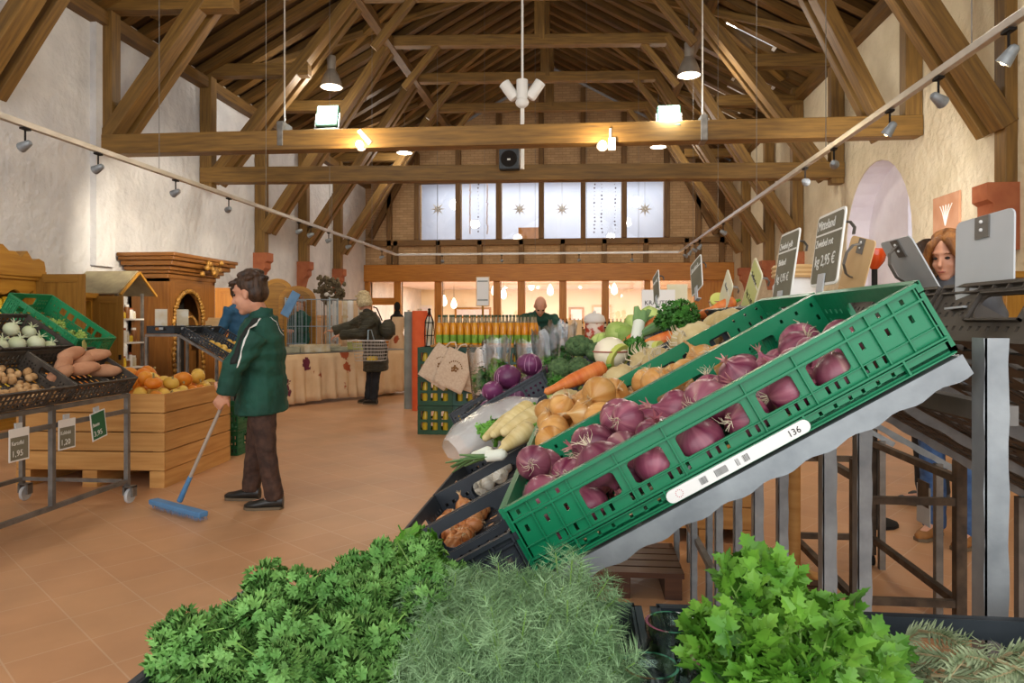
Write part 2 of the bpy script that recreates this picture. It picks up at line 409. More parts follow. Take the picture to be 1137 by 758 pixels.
# trusses
SK = [(8.0, 8.55), (10.4, 11.0), (13.35, 14.1), (15.7, 16.6), (18.2, 19.0), (20.85, 21.6)]
def Yx(i, x): return SK[i][0] + (SK[i][1] - SK[i][0]) * (x - XL) / (XR - XL)
TY = [8.45, 11.0, 13.75, 16.25, 18.6, 21.1]
lab = ['oak roof truss nearest the entrance, only its steep side struts in sight', 'oak roof truss with the long tie beam that carries the two floodlights', 'oak roof truss with a pale tie beam in front of the gable windows',
       'third oak truss before the gable, standing on red wall corbels without a tie beam', 'second oak truss before the gable, on red wall corbels', 'oak roof truss standing closest to the brick gable']
for i, y in enumerate(TY):
    tie = i in (1, 2)
    t = thing('roof_truss', lab[i], 'roof truss', (XC, y, 4), group='oak roof trusses')
    def beam(nm, p, q, w, h, up=(0, 1, 0), m=m_beam):
        p = (p[0], p[1] - y + Yx(i, p[0]), p[2]); q = (q[0], q[1] - y + Yx(i, q[0]), q[2])
        return MB().bar(p, q, w, h, up).build(nm, m, t, bevel=.012)
    pz = 4.15 if i == 1 else 3.9 if tie else 2.85
    if i: beam('post', (XL + .13, y, pz), (XL + .13, y, roofz(XL + .13) - .02), .24, .22)
    beam('post', (XR - .13, y, pz), (XR - .13, y, roofz(XR - .13) - .02), .24, .22)
    if tie: beam('tie_beam', (XL + .02, y, 4.15 if i > 1 else 4.02), (XR - .02, y, 4.15), .28, .3, (0, 0, 1), m_beam)
    cz = 7.72; zb = 4.05 if tie else 3.35
    lb = (XL + .2, y, zb); rb = (XR - .25, y, zb)
    lt = (-5.3 if i == 1 else -4.35, y, 8.1 if i == 1 else cz); rt = (2.0 if i == 1 else 1.9, y, 8.1 if i == 1 else cz)
    if i == 1: lt = (-5.2, y, roofz(-5.2) - .2 + .0)
    if i == 1: rt = (2.75, y, roofz(2.75) - .1); lb = (XL + .06, y, zb); rb = (4.5, y, zb)
    if i == 0: lb, lt = (XL + .05, y, 4.15), (-5.42, y, 7.15); rb, rt = (4.75, y, 3.5), (1.9, y, 8.05)
    for dy, w in ((0, .26), (.34, .16)):
        for p, q in ((lb, lt), (rb, rt)):
            beam('strut', (p[0], p[1] + dy, p[2]), (q[0], q[1] + dy, q[2]), .2, w, (0, 1, 0))
    if i >= 2:
        beam('collar_beam', (-4.4, y, cz - .06), (2.0, y, cz - .06), .24, .24, (0, 0, 1))
        beam('king_post', (XC - .05, y, cz - .06), (XC - .05, y, ZR - .1), .24, .24)
        for s in (-1, 1):
            beam('brace', (XC - .05 + s * 3.1, y + .02, cz - 1.1), (XC - .05 + s * 2.3, y + .02, cz - .1), .14, .16)
    sz = 6.2
    beam('hammer_beam', (XL + .02, y, sz), (-5.3, y, sz), .24, .24, (0, 0, 1)); beam('hammer_beam', (XR - .02, y, sz + .05), (3.0, y, sz + .05), .24, .24, (0, 0, 1))
    if not tie:
        for sx, x in ((1, XL), (-1, XR)):
            if i == 0 and sx > 0: continue
            b = MB(); b.prism([(0, 2.1), (.12, 2.1), (.16, 2.3), (.2, 2.42), (.28, 2.5), (.28, 2.62), (.34, 2.66), (.34, 2.85), (0, 2.85)], -.16, .16,
                              Matrix.Translation((x - (.12 if (sx < 0 and i == 0) else 0), Yx(i, x), 0)) @ Matrix.Diagonal((sx, 1, 1, 1)))
            b.build('corbel', m_corbel, t)

# rear gable wall
X24 = lambda px: atY(px, 300, 24).x
Z24 = lambda py: CH + (355 - py) / F * 24.0
up = [(467, 506), (512, 550.5), (557, 598), (604, 645), (650, 690), (696, 737)]
lo = [(412, 438), (446, 483), (491, 548), (556, 575), (583, 621), (629, 668), (676, 715), (722, 770)]
hu = [(X24(a) - XL, Z24(265), X24(c) - XL, Z24(200)) for a, c in up]
hl = [(X24(a) - XL, .0 if k in (1, 6) else .0, X24(c) - XL, Z24(312)) for k, (a, c) in enumerate(lo)]
b = MB(); b.panel(XR - XL, 6.3, .18, hu + hl, axes((XL, YR, 0), (1, 0, 0), (0, 1, 0), (0, 0, 1)))
b.prism([(XL, 6.3), (XR, 6.3), (XR, ER), (XC, ZR), (XL, EL)], YR, YR + .18)
struct(b.build('wall_rear', m_brick))
def tim(nm, x0, z0, x1, z1, w, m=m_gable, dep=.2): struct(MB().bar((x0, YR - .04, z0), (x1, YR - .04, z1), w, dep, (0, 1, 0) if False else (0, 0, 1) if abs(x1 - x0) > abs(z1 - z0) else (0, 1, 0)).build(nm, m, bevel=.01))
tim('gable_rail', XL, Z24(268.5), XR, Z24(268.5), .2)
for px in (509, 554, 601, 647.5, 693, 740, 463.5):
    x = X24(px); tim('gable_post', x, Z24(265), x, roofz(x) - .1, .17)
tim('gable_rail', X24(463), Z24(199), X24(740), Z24(199), .16)
for px in (403, 433, 775, 801):
    x = X24(px); tim('gable_post', x, Z24(293), x, roofz(x) - .1, .17)
tim('gable_brace', X24(412), Z24(262), X24(462), Z24(165), .2); tim('gable_brace', X24(795), Z24(262), X24(742), Z24(165), .2)
for px in (440, 487, 533, 579, 625, 671, 717, 762):
    x = X24(px); tim('gable_post', x, Z24(294), x, Z24(266), .16)
struct(MB().box(XL, YR - .2, Z24(312), XR, YR, Z24(293)).build('lintel_beam', m_orange, bevel=.015))
for a, c in zip(lo[:-1], lo[1:]):
    x0, x1 = X24(a[1]), X24(c[0])
    struct(MB().box(x0, YR - .1, 0, x1, YR + .12, Z24(312)).build('partition_post', m_orange, bevel=.01))
struct(MB().box(XL, YR - .1, 0, X24(412), YR + .12, Z24(312)).build('partition_post', m_orange, bevel=.01))
struct(MB().box(X24(770), YR - .1, 0, XR, YR + .12, Z24(312)).build('partition_panel', m_orange, bevel=.01))
# panes
n = 2
for k, (a, c) in enumerate(up):
    w = struct(MB().box(X24(a), YR + .1, Z24(265), X24(c), YR + .11, Z24(200)).build('window_%d' % n, m_glass)); n += 1
for k, (a, c) in enumerate(lo):
    if k in (1,): continue
    w = struct(MB().box(X24(a), YR + .06, .9 if k > 1 else 2.0, X24(c), YR + .065, Z24(312)).build('window_%d' % n, m_glass)); n += 1
# solid boards under some panes
for k in (0, 3, 4, 5):
    struct(MB().box(X24(lo[k][0]), YR - .02, 0, X24(lo[k][1]), YR + .06, .9).build('partition_panel', m_orange))
struct(MB().box(X24(412), YR - .04, Z24(338), X24(438), YR + .08, Z24(330)).build('partition_rail', m_orange))
# floor between the two back rooms, upper room walls and ceiling
struct(MB().box(XL - .4, YR + .18, 2.72, XR + .6, 32.6, 2.95).build('ceiling_back_room', m_plW))
m_up = M('upper_room_plaster', 'c9cfdc', 'd3d8e3', sc=1, rough=.9)
struct(MB().box(XL - .4, 26.6, 2.95, XR + .6, 26.8, 7.0).build('wall_upper_room', m_up))
struct(MB().box(XL - .4, YR + .18, 6.6, XR + .6, 26.8, 6.75).build('ceiling_upper_room', m_up))
o = MB().box(X24(572), 25.2, 2.96, X24(600), 25.6, Z24(247)).box(X24(572) + .1, 25.18, 3.1, X24(600) - .1, 25.2, Z24(247) - .15).build('low_cabinet', m_orange); tag(o, 'brown wooden cabinet low behind the third upper gable window', 'cabinet')

# ------------------------------------------------------------------ light
wd = bpy.data.worlds.new('world'); SC.world = wd; wd.use_nodes = True
bg = wd.node_tree.nodes['Background']; bg.inputs[0].default_value = (.93, .96, 1, 1); bg.inputs[1].default_value = 1.15
def lamp(nm, kind, loc, energy, col=(1, .86, .66), size=.2, rot=None, spot=None, sy=None, blend=.6):
    l = bpy.data.lights.new(nm, kind); l.energy = energy; l.color = col
    if kind == 'AREA':
        l.shape = 'RECTANGLE'; l.size = size; l.size_y = sy or size
    else: l.shadow_soft_size = size
    if kind == 'SPOT': l.spot_size = spot; l.spot_blend = blend
    o = link(bpy.data.objects.new(nm, l)); o.location = loc
    if rot is not None: o.rotation_euler = rot
    return o
def aim(o, tgt): o.rotation_euler = (V(tgt) - o.location).to_track_quat('-Z', 'Y').to_euler()
lamp('added_front_fill', 'AREA', (-.8, YF - .1, 2.9), 285, (1, .98, .96), 10, (pi / 2, 0, 0), sy=5.2)  # added fill light behind the camera, no such source is seen
for y in (25.6, 29.2): lamp('back_room_light', 'AREA', (-1.2, y, 2.68), 430, (1, .93, .78), 10, (0, 0, 0), sy=1.5)
lamp('upper_room_light', 'AREA', (-1.2, 25.3, 6.5), 250, (.9, .95, 1), 9, (0, 0, 0), sy=1.5)

# pendant bell lamps
m_bell = M('lamp_reflector', 'a39b90', 'b4aca0', sc=5, rough=.35, metal=.5)
def bell(x, y, label):
    t = thing('pendant_lamp', label, 'lamp', (x, y, 6.1), group='bell shaped hall lamps')
    b = MB(); b.lathe([(.075, .5), (.075, .36), (.1, .34), (.15, .25), (.2, .12), (.225, .0), (.215, .0), (.19, .11), (.14, .23), (.07, .3)], 20, closed=False); b.build('lamp_shade', m_bell, t, False, smooth=50)
    b = MB(); b.lathe([(.085, .36), (.09, .36), (.09, .62), (.085, .64), (.03, .66)], 16); b.build('ballast_housing', m_bell, t, False, smooth=40)
    b = MB(); b.tube([(0, 0, .66), (0, 0, roofz(x) - 6.1)], .008, 5); b.build('cord', m_steel, t, False)
    b = MB(); b.ball((0, 0, .13), (.12, .12, .08), 10, 6); b.build('bulb', m_lampw2, t, False, smooth=180)
    lamp('hall_light', 'POINT', (x, y, 5.95), 130, (1, .93, .82), .22)
p = atY(368, 100, 14.2); bell(p.x, 14.2, 'bell-shaped pendant lamp hanging above the tie beam, beside the tall rod over the wardrobe side')
p = atY(765, 90, 14.2); bell(p.x, 14.2, 'bell-shaped pendant lamp hanging above the floodlight on the skylight side')
p = atY(449, 167, 20); bell(p.x, 20, 'small far bell lamp peeping under the tie beam behind the star-bright bulb')
p = atY(731, 161, 20); bell(p.x, 20, 'small far bell lamp peeping under the tie beam below the skylight side floodlight')
for y in (8.2, 2.6):
    bell(-3.6, y, 'bell-shaped pendant lamp over the sweeping aisle, out of sight overhead' if y > 5 else 'bell-shaped pendant lamp over the aisle by the entrance, out of sight'); bell(1.6, y, 'bell-shaped pendant lamp over the vegetable rack, out of sight overhead' if y > 5 else 'bell-shaped pendant lamp over the herb table, out of sight')

# floodlights and bulbs on the front tie beam
m_flood = M('floodlight_body', '2c4a3c', '38584a', sc=6, rough=.5)
for px, lb in ((363, 'dark green floodlight with a glaring pane on the tie beam, on the wardrobe side'), (743, 'dark green floodlight with a glaring pane on the tie beam, beside the skylights')):
    c = atY(px, 128, Yx(1, -3 if px < 500 else 1.3) - .1)
    t = thing('floodlight', lb, 'floodlight', (c.x, c.y, c.z), group='floodlights on the tie beam')
    t.matrix_basis = t.matrix_basis @ Matrix.Rotation(math.radians(-14), 4, 'X'); W[t.name] = t.matrix_basis.copy()
    b = MB(); b.box(-.17, 0, -.17, .17, .1, .17); b.box(-.12, .1, -.12, .12, .16, .12); b.build('housing', m_flood, t, False, bevel=.015)
    b = MB(); b.box(-.15, -.012, -.02, .15, -.002, .15); b.build('lamp_pane', m_lampc, t, False)
    b = MB(); b.box(-.19, .03, -.2, -.175, .07, .05); b.box(.175, .03, -.2, .19, .07, .05); b.box(-.19, .03, -.21, .19, .07, -.195); b.build('bracket', m_steel, t, False)
    lamp('flood_beam', 'AREA', (c.x, c.y - .08, c.z + .1), 38, (.95, 1, .96), .3, (pi / 2 - .25, 0, 0))
for px, lb in ((399, 'small bright bulb lamp clamped to the tie beam with a slanting white tube holder'), (669, 'small bright bulb lamp clamped to the tie beam with a white ballast box')):
    c = atY(px, 160, Yx(1, -2.6 if px < 500 else .4) - .22)
    t = thing('clamp_spotlight', lb, 'spotlight', c, group='bulb lamps clamped to the tie beam')
    b = MB(); b.ball((0, 0, 0), .055, 12, 8); b.build('bulb', m_lampw, t, False, smooth=180)
    b = MB(); b.lathe([(.05, .02), (.085, .1), (.06, .16), (.03, .17)], 14, Matrix.Rotation(-pi / 2, 4, 'X')); b.build('reflector', m_white, t, False, smooth=40)
    b = MB()
    if px > 500: b.box(.09, .03, -.08, .19, .1, .1); b.box(.1, .04, .1, .13, .08, .24)
    else: b.tube([(-.02, .06, .22), (.16, .06, .02)], .04, 10)
    b.build('ballast', m_white, t, False)
    lamp('clamp_beam', 'POINT', (c.x, c.y - .23, c.z - .05), 45, (1, .8, .5), .06)

# tracks with spotlights
ZT = 2.9; YT = 16.9
rail = {}
for nm, p, q, lb in (('a', (-4.48, 2.6, ZT), (-4.48, YT, ZT), 'long pale lighting track hanging in front of the white plaster wall'), ('b', (2.27, 2.2, ZT), (2.27, YT, ZT), 'long pale lighting track hanging over the vegetable rack side'), ('c', (-4.48, YT, ZT), (2.27, YT, ZT), 'pale lighting track running across the hall in front of the gable')):
    t = thing('lighting_track', lb, 'track', p)
    MB().bar(p, q, .045, .05).build('rail', m_alu, t, bevel=.004)
    for f in (.15, .32, .5, .68, .86):
        x, y, z = V(p).lerp(V(q), f); MB().tube([(x, y, z), (x, y, roofz(x) - .1)], .004, 4).build('wire', m_steel, t)
def spotlight(x, y, label, tgt, e=18, col=(1, .87, .68)):
    t = thing('track_spotlight', label, 'spotlight', (x, y, ZT - .03), group='track spotlights')
    MB().box(-.02, -.04, -.015, .02, .04, .0).tube([(0, 0, -.015), (0, 0, -.11)], .008, 6).build('adapter', m_dark, t, False)
    d = (V(tgt) - V((x, y, ZT - .16))).normalized(); fr = frame((0, 0, -.14), V((0, 0, -.14)) + d)
    b = MB(); b.lathe([(.014, -.06), (.026, -.05), (.038, .02), (.042, .045), (.036, .045), (.025, .0)], 14, fr, closed=False); b.lathe([(.0, -.06), (.016, -.06)], 14, fr, closed=False); b.build('lamp_head', m_galv, t, False, smooth=40)
    b = MB(); b.ball(V((0, 0, -.14)) + d * .028, .024, 8, 6); b.build('bulb', m_lampw2, t, False, smooth=180)
    if e:
        l = lamp('track_beam', 'SPOT', V((x, y, ZT - .17)) + d * .09, e, col, .05, spot=1.1); aim(l, tgt)
ords = 'first second third fourth fifth sixth seventh eighth ninth tenth eleventh twelfth thirteenth fourteenth fifteenth sixteenth seventeenth eighteenth nineteenth twentieth'.split()
ords += ['twenty-' + w for w in ords[:9]] + ['thirtieth'] + ['thirty-' + w for w in ords[:9]]
for k, (px, py) in enumerate(((28, 140), (109, 168), (195, 197), (254, 217), (332, 245), (345, 250), (365, 257), (387, 264), (424, 277))):
    y = atX(px, py, -4.48).y
    spotlight(-4.48, y, '%s spotlight from the near end of the track along the white wall' % ords[k], (XL + .3, y + .6, 1.8) if k != 3 else (XL, 11.9, 2.35), 40 if k != 3 else 520)
for k, (px, py) in enumerate(((1120, 38), (1042, 88), (988, 122), (926, 164), (894, 190), (803, 247), (777, 265), (771, 269), (766, 273), (761, 276))):
    y = atX(px, py, 2.27).y
    spotlight(2.27, min(y, YT - .1), '%s spotlight from the near end of the track over the vegetable racks' % ords[k], (XR + .3, 12.9, 2.9) if k in (3, 4) else (XR, y + 1.5, 1.6) if k % 2 else (1.2, y + 1, .8), 320 if k in (3, 4) else 32, (1, .95, .92) if k in (3, 4) else (1, .87, .68))
for k, px in enumerate((491, 557, 643, 702)):
    x = atY(px, 288, YT).x
    spotlight(x, YT, '%s spotlight from the white wall along the cross track before the gable' % ords[k], (x, 23.8, 2.9), 70, (1, .72, .36))

# rods, loudspeakers
for px, lb in ((316, 'thin steel rod holding the tie beam beside the bell lamp'), (780, 'thin steel rod with clamp holding the tie beam near the skylights')):
    p = atY(px, 160, Yx(1, -3.8 if px < 500 else 1.9)); t = thing('suspension_rod', lb, 'rod', (p.x, p.y, 4.0), group='rods holding the tie beam')
    MB().tube([(0, 0, 0), (0, 0, roofz(p.x) - 4)], .014, 6).build('rod', m_alu, t, False)
    MB().box(-.05, -.18, -.04, .05, .18, .34).build('clamp', m_steel, t, False, bevel=.01)
c = atY(580, 102, 12.4)
t = thing('loudspeaker_cluster', 'cluster of three white horn loudspeakers on a pole under the roof', 'loudspeaker', c)
for sx in (-1, 0, 1):
    b = MB(); b.lathe([(.1, .17), (.1, -.12), (.085, -.16), (.06, -.17)], 14, Matrix.Translation((sx * .22, -.05 if sx == 0 else 0, .02)) @ Matrix.Rotation(sx * .6, 4, 'Y')); b.build('horn', m_white, t, False, smooth=40)
MB().tube([(0, 0, .2), (0, 0, 3)], .02, 6).tube([(0, 0, -.1), (0, 0, -1.35)], .035, 8).ball((0, -.05, -.2), (.12, .1, .1), 10, 6).build('pole', m_white, t, False, smooth=40)
c = atY(565, 176, 13.4)
t = thing('loudspeaker', 'square black loudspeaker hanging below the tie beam by the white pole', 'loudspeaker', c)
b = MB(); b.box(-.19, 0, -.2, .19, .25, .2); b.build('cabinet', m_black, t, False, bevel=.02)
MB().lathe([(.15, -.01), (.16, 0), (.0, .0)], 16, Matrix.Translation((0, -.004, 0)) @ Matrix.Rotation(pi / 2, 4, 'X')).build('speaker_grille', m_dark, t, False, smooth=40)
MB().box(-.03, -.012, -.03, .03, -.004, 0).build('badge', m_white, t, False)
MB().tube([(0, .12, .2), (0, .12, .45)], .02, 6).build('bracket', m_steel, t, False)
# ================================================================== CRATES AND RACK
AL = math.radians(29.7)
O0 = at(600, 637, .946)
EX = V((cos(AL), 0, sin(AL))); EY = V((0, 1, 0)); EZ = V((-sin(AL), 0, cos(AL)))
def TU(k): return axes(O0 + EY * (.405 * k), EX, EY, EZ)                       # upper tier, aisle side
def TLo(k): return axes(O0 + EX * (-.318) + EZ * (-.036) + EY * (.405 * k), EX, EY, EZ)   # lower tier of half crates
TOPX, TOPZ = .585, 1.285
MX = V((cos(AL), 0, -sin(AL))); MZ = V((sin(AL), 0, cos(AL)))
def TM(k, lo=0): return axes(V((TOPX, O0.y - .02 + .405 * k, TOPZ)) + MX * (.615 * lo), MX, EY, MZ)   # far side, sloping away

def slots(us, v0, v1, w): return [(u - w / 2, v0, u + w / 2, v1) for u in us]
def green_front(mb, L, H, T, flip=1):
    h = []
    for a, c in ((.165, .25), (.285, .37), (.405, .565), (.60, .685), (.72, .805)): h.append((a * L, .42 * H, c * L, .74 * H, .006))
    for g in (.10, .19, .285, .38, .475, .57, .665, .76, .85):
        h += slots([(g + d) * L for d in (-.022, 0, .022)], .27 * H, .38 * H, .0045)
    for g in (.125, .16, .195, .24, .275, .31, .70, .735, .77, .80, .835, .87): h += slots([g * L], .07 * H, .135 * H, .0045)
    for u in (.025, .075, .125, .845, .905, .96): h += slots([u * L], .56 * H, .66 * H, .005) + slots([u * L], .82 * H, .89 * H, .005)
    mb.panel(L, H, .004, h, T)
    old = mb.T; mb.T = T if old is None else old @ T
    for v0, v1, d in ((.95, 1.0, .009), (.76, .79, .005), (.385, .40, .0035), (.215, .24, .008), (0, .02, .008), (.175, .19, .006)): mb.box(0, -d, v0 * H, L, .001, v1 * H)
    for u in (.0, .05, .10, .15, .267, .388, .582, .703, .82, .875, .93, .99): mb.box(u * L, -.0045, .22 * H, u * L + .0022, .001, .96 * H)
    for u in (.105, .325, .66, .895): mb.box(u * L, -.007, .01 * H, u * L + .003, .001, .22 * H)
    mb.T = old
def handle_wall(mb, L, H, T, hu=.5, hw=.13):
    h = [(hu * L - hw / 2, .40 * H, hu * L + hw / 2, .80 * H, min(.018, .19 * H))]
    for u in [i / 16 for i in range(1, 16)]:
        if abs(u * L - hu * L) > hw / 2 + .012: h += slots([u * L], .62 * H, .70 * H, .008) + slots([u * L], .44 * H, .52 * H, .008)
        h += slots([u * L], .2 * H, .28 * H, .008)
    mb.panel(L, H, .004, h, T)
    old = mb.T; mb.T = T if old is None else old @ T
    mb.box(0, -.008, .94 * H, L, .001, H); mb.box(0, -.006, .84 * H, L, .001, .87 * H); mb.box(0, -.006, 0, L, .001, .07 * H)
    for u in [i / 10 for i in range(11)]:
        mb.box(u * L - .0015, -.007, .86 * H, u * L + .0015, .001, .96 * H)
    for u in (0, .995): mb.box(u * L, -.006, 0, u * L + .002, .001, H)
    c0, c1, z0, z1 = hu * L - hw / 2 - .007, hu * L + hw / 2 + .007, .35 * H, .85 * H
    mb.box(c0, -.006, z0, c1, .001, z0 + .004); mb.box(c0, -.006, z1 - .004, c1, .001, z1); mb.box(c0, -.006, z0, c0 + .004, .001, z1); mb.box(c1 - .004, -.006, z0, c1, .001, z1)
    mb.T = old
def lattice_wall(mb, L, H, T):
    n = int(L / .035); h = []
    for i in range(n):
        u = (i + .5) * L / n
        for v in (.12, .37, .62): h.append((u - .011, v * H, u + .011, (v + .17) * H))
    mb.panel(L, H, .004, h, T); old = mb.T; mb.T = T if old is None else old @ T
    mb.box(0, -.008, .93 * H, L, .001, H); mb.box(0, -.005, 0, L, .001, .06 * H)
    for u in [i / 6 for i in range(7)]: mb.box(u * L * .996, -.006, 0, u * L * .996 + .003, .001, H)
    mb.T = old
PROTO = {}
def crate(label, T, L, Wd, H, mat, style, group=None, name='crate', endstyle='handle'):
    key = (L, Wd, H, mat.name, style)
    if key in PROTO:
        o = dup(PROTO[key], T, label); o.pop('group', None) if 'group' in o else None
        if group: o['group'] = group
        W[o.name] = T.copy(); return o
    t = thing(name, label, 'crate', mat=T, group=group)
    n = max(4, int(L / .05)); hs = []
    for i in range(n):
        for j in range(max(3, int(Wd / .06))):
            m = max(3, int(Wd / .06)); u = (i + .5) * L / n; v = (j + .5) * Wd / m
            hs.append((u - .012, v - .018, u + .012, v + .018))
    b = MB(); b.panel(L, Wd, .004, hs, axes((0, 0, .008), (1, 0, 0), (0, 0, -1), (0, 1, 0))); b.build('base', mat, t, False)
    f = {'green': green_front, 'handle': handle_wall, 'lattice': lattice_wall}[style]
    b = MB(); f(b, L, H, axes((0, 0, 0), (1, 0, 0), (0, 1, 0), (0, 0, 1))); b.build('side_wall', mat, t, False, bevel=.0008 if style == 'green' else 0)
    b = MB(); f(b, L, H, axes((L, Wd, 0), (-1, 0, 0), (0, -1, 0), (0, 0, 1))); b.build('side_wall', mat, t, False)
    e = handle_wall
    b = MB(); e(b, Wd, H, axes((0, Wd, 0), (0, -1, 0), (1, 0, 0), (0, 0, 1))); b.build('end_wall', mat, t, False)
    b = MB(); e(b, Wd, H, axes((L, 0, 0), (0, 1, 0), (-1, 0, 0), (0, 0, 1))); b.build('end_wall', mat, t, False)
    PROTO[key] = t
    return t
H1 = .10
c0 = crate('bright green crate of red onions at the front of the sloping rack', TU(0), .6, .385, H1, m_green, 'green')
c1 = crate('bright green crate of yellow onions directly behind the red onion crate', TU(1), .6, .385, H1, m_green, 'green')
# printed strip on the red onion crate
b = MB(); n = 10; r = .0085; cz = .0095; x0, x1 = .195, .40
poly = [(x0 + r - r * sin(a), cz + r * cos(a)) for a in [pi * i / n for i in range(n + 1)]] + [(x1 - r + r * sin(a), cz - r * cos(a)) for a in [pi * i / n for i in range(n + 1)]]
b.prism(poly[::-1], -.0092, -.0022); lab_o = b.build('label_strip', m_white, c0, False); lab_o['label'] = 'white printed strip with a star ring, bar codes and the number 136'
m_red = M('print_red', 'c0505a', rough=.7)
b = MB()
for i in range(12):
    a = i * pi / 6; b.box(x0 + .018 + .0048 * cos(a) - .0005, -.0095, cz + .0048 * sin(a) - .0005, x0 + .018 + .0048 * cos(a) + .0005, -.0091, cz + .0048 * sin(a) + .0005)
par(b.build('star_ring_print', m_red), lab_o, False)
b = MB(); rr = random.Random(3)
for u0, u1 in ((.048, .058), (.070, .086), (.100, .105), (.110, .117)):
    u = u0
    while u < u1: w = rr.choice((.0004, .0008, .0011)); b.box(x0 + u, -.0095, cz - .0045, x0 + u + w, -.0091, cz + .0045); u += w + rr.choice((.0006, .0009))
par(b.build('bar_code_print', m_darktxt), lab_o, False)
tx = text('136', .012, m_darktxt, Matrix.Identity(4), lab_o, ext=.0003)
tx.matrix_parent_inverse = Matrix.Identity(4); tx.data.transform(axes((x1 - .031, -.0095, cz - .004), (1, 0, 0), (0, 0, 1), (0, -1, 0)))

names_u = {2: 'black crate of celeriac roots behind the yellow onions', 3: 'black crate of soup vegetable bundles behind the celeriac', 4: 'black crate of broccoli and cauliflower behind the soup bundles', 5: 'black crate of savoy cabbage behind the broccoli', 6: 'empty black crate at the far top of the sloping rack', 7: 'last black crate at the far end of the sloping rack'}
for k, lb in names_u.items(): crate(lb, TU(k), .6, .385, .085, m_black, 'lattice')
names_l = {0: 'small black crate with a white onion, lowest beside the dill', 1: 'small black crate of shallots with an oval grip hole', 2: 'small black crate of garlic with an oval grip hole', 3: 'small black crate beneath the plastic bag, behind the parsnips', 4: 'small black crate at the bottom under the red cabbage crate', 5: 'small black crate between the red cabbages and the potted herbs', 6: 'small black crate of potted herbs in cellophane'}
for k, lb in names_l.items(): crate(lb, TLo(k), .31, .385, .105, m_black, 'handle')
mord = ['first', 'second', 'third', 'fourth', 'fifth']
for lo in (0, 1):
    for k in range(5):
        if lo == 1 and k == 0: pass
        crate('dusty black crate sloping away on the far side, %s from the front, %s row' % (mord[k], 'upper' if lo == 0 else 'lower'), TM(k, lo), .6, .385, .105, m_brownC, 'handle', group='dusty crates on the far side of the rack')

# galvanised rack: frames every 0.6 m
rk = thing('produce_rack', 'galvanised steel rack with wavy-edged sloping rails carrying the vegetable crates', 'rack', (.5, 2.2, 0))
def wavy(p, q, up, w=.032, n=60, amp=.0025, f=20):
    """rail with a wavy lower edge between p and q"""
    p = V(p); q = V(q); d = (q - p); L = d.length; d.normalize(); u = V(up).normalized()
    b = MB(); prof0 = [(L * i / n, amp * sin(f * 2 * pi * i / n / 2)) for i in range(n + 1)]
    poly = prof0 + [(L, w), (0, w)]
    y = u.cross(d).normalized()
    T = axes(p - u * w, d, y, u)
    old = b.T; b.T = T
    b.prism([(a, z) for a, z in poly], -.002, .002)
    b.box(0, .001, w - .003, L, .03, w - .0005)
    b.T = old
    return b
sdir = EX; topP = V((.535, 0, 1.278))
for i in range(6):
    y = O0.y - .003 + .6 * i
    base = O0 + EZ * (-.006); base.y = y
    wavy(base + EX * .0, base + EX * .605, EZ, .027).build('sloping_rail', m_galv, rk)
    wavy(base - EX * .34 + EZ * -.036, base + EX * -.005 + EZ * -.036, EZ, .027).build('sloping_rail', m_galv, rk)
    mb0 = V((TOPX, y, TOPZ)) - MZ * .006
    wavy(mb0, mb0 + MX * 1.23, MZ, .027).build('sloping_rail', m_galv, rk)
    for x in (.515, .585):
        b = MB(); n = 40; zt = base.z + .32 if x < .55 else TOPZ - .02
        for s in range(n):
            z0, z1 = zt * s / n, zt * (s + 1) / n; w0 = .0145 + .0011 * sin(s * 1.9); w1 = .0145 + .0011 * sin((s + 1) * 1.9)
            b.add([(x - w0, y, z0), (x + w0, y, z0), (x + w1, y, z1), (x - w1, y, z1), (x - w0, y + .003, z0), (x + w0, y + .003, z0), (x + w1, y + .003, z1), (x - w1, y + .003, z1)], [(0, 1, 2, 3), (7, 6, 5, 4), (0, 3, 7, 4), (1, 5, 6, 2)])
        b.box(x - .014, y, 0, x - .011, y + .03, zt); b.build('leg', m_galv, rk)
    b = MB(); b.bar(base - EX * .32 - EZ * .07, V((base - EX * .32).to_tuple()) * 1 + V((0, 0, -(base - EX * .32).z + .0)), .03, .03, (0, 1, 0)); b.build('leg', m_steel, rk)
    mo = mb0 + MX * 1.15
    b = MB(); b.bar(V((mo.x, y, mo.z - .03)), (mo.x, y, 0), .03, .03, (0, 1, 0)); b.build('leg', m_steel, rk)
yA, yB = O0.y, O0.y + 3.05
for x, z in ((.53, 1.2), (.53, .3), ((O0 - EX * .32).x, .3)): MB().bar((x, yA, z), (x, yB, z), .025, .025).build('long_rail', m_steel, rk)

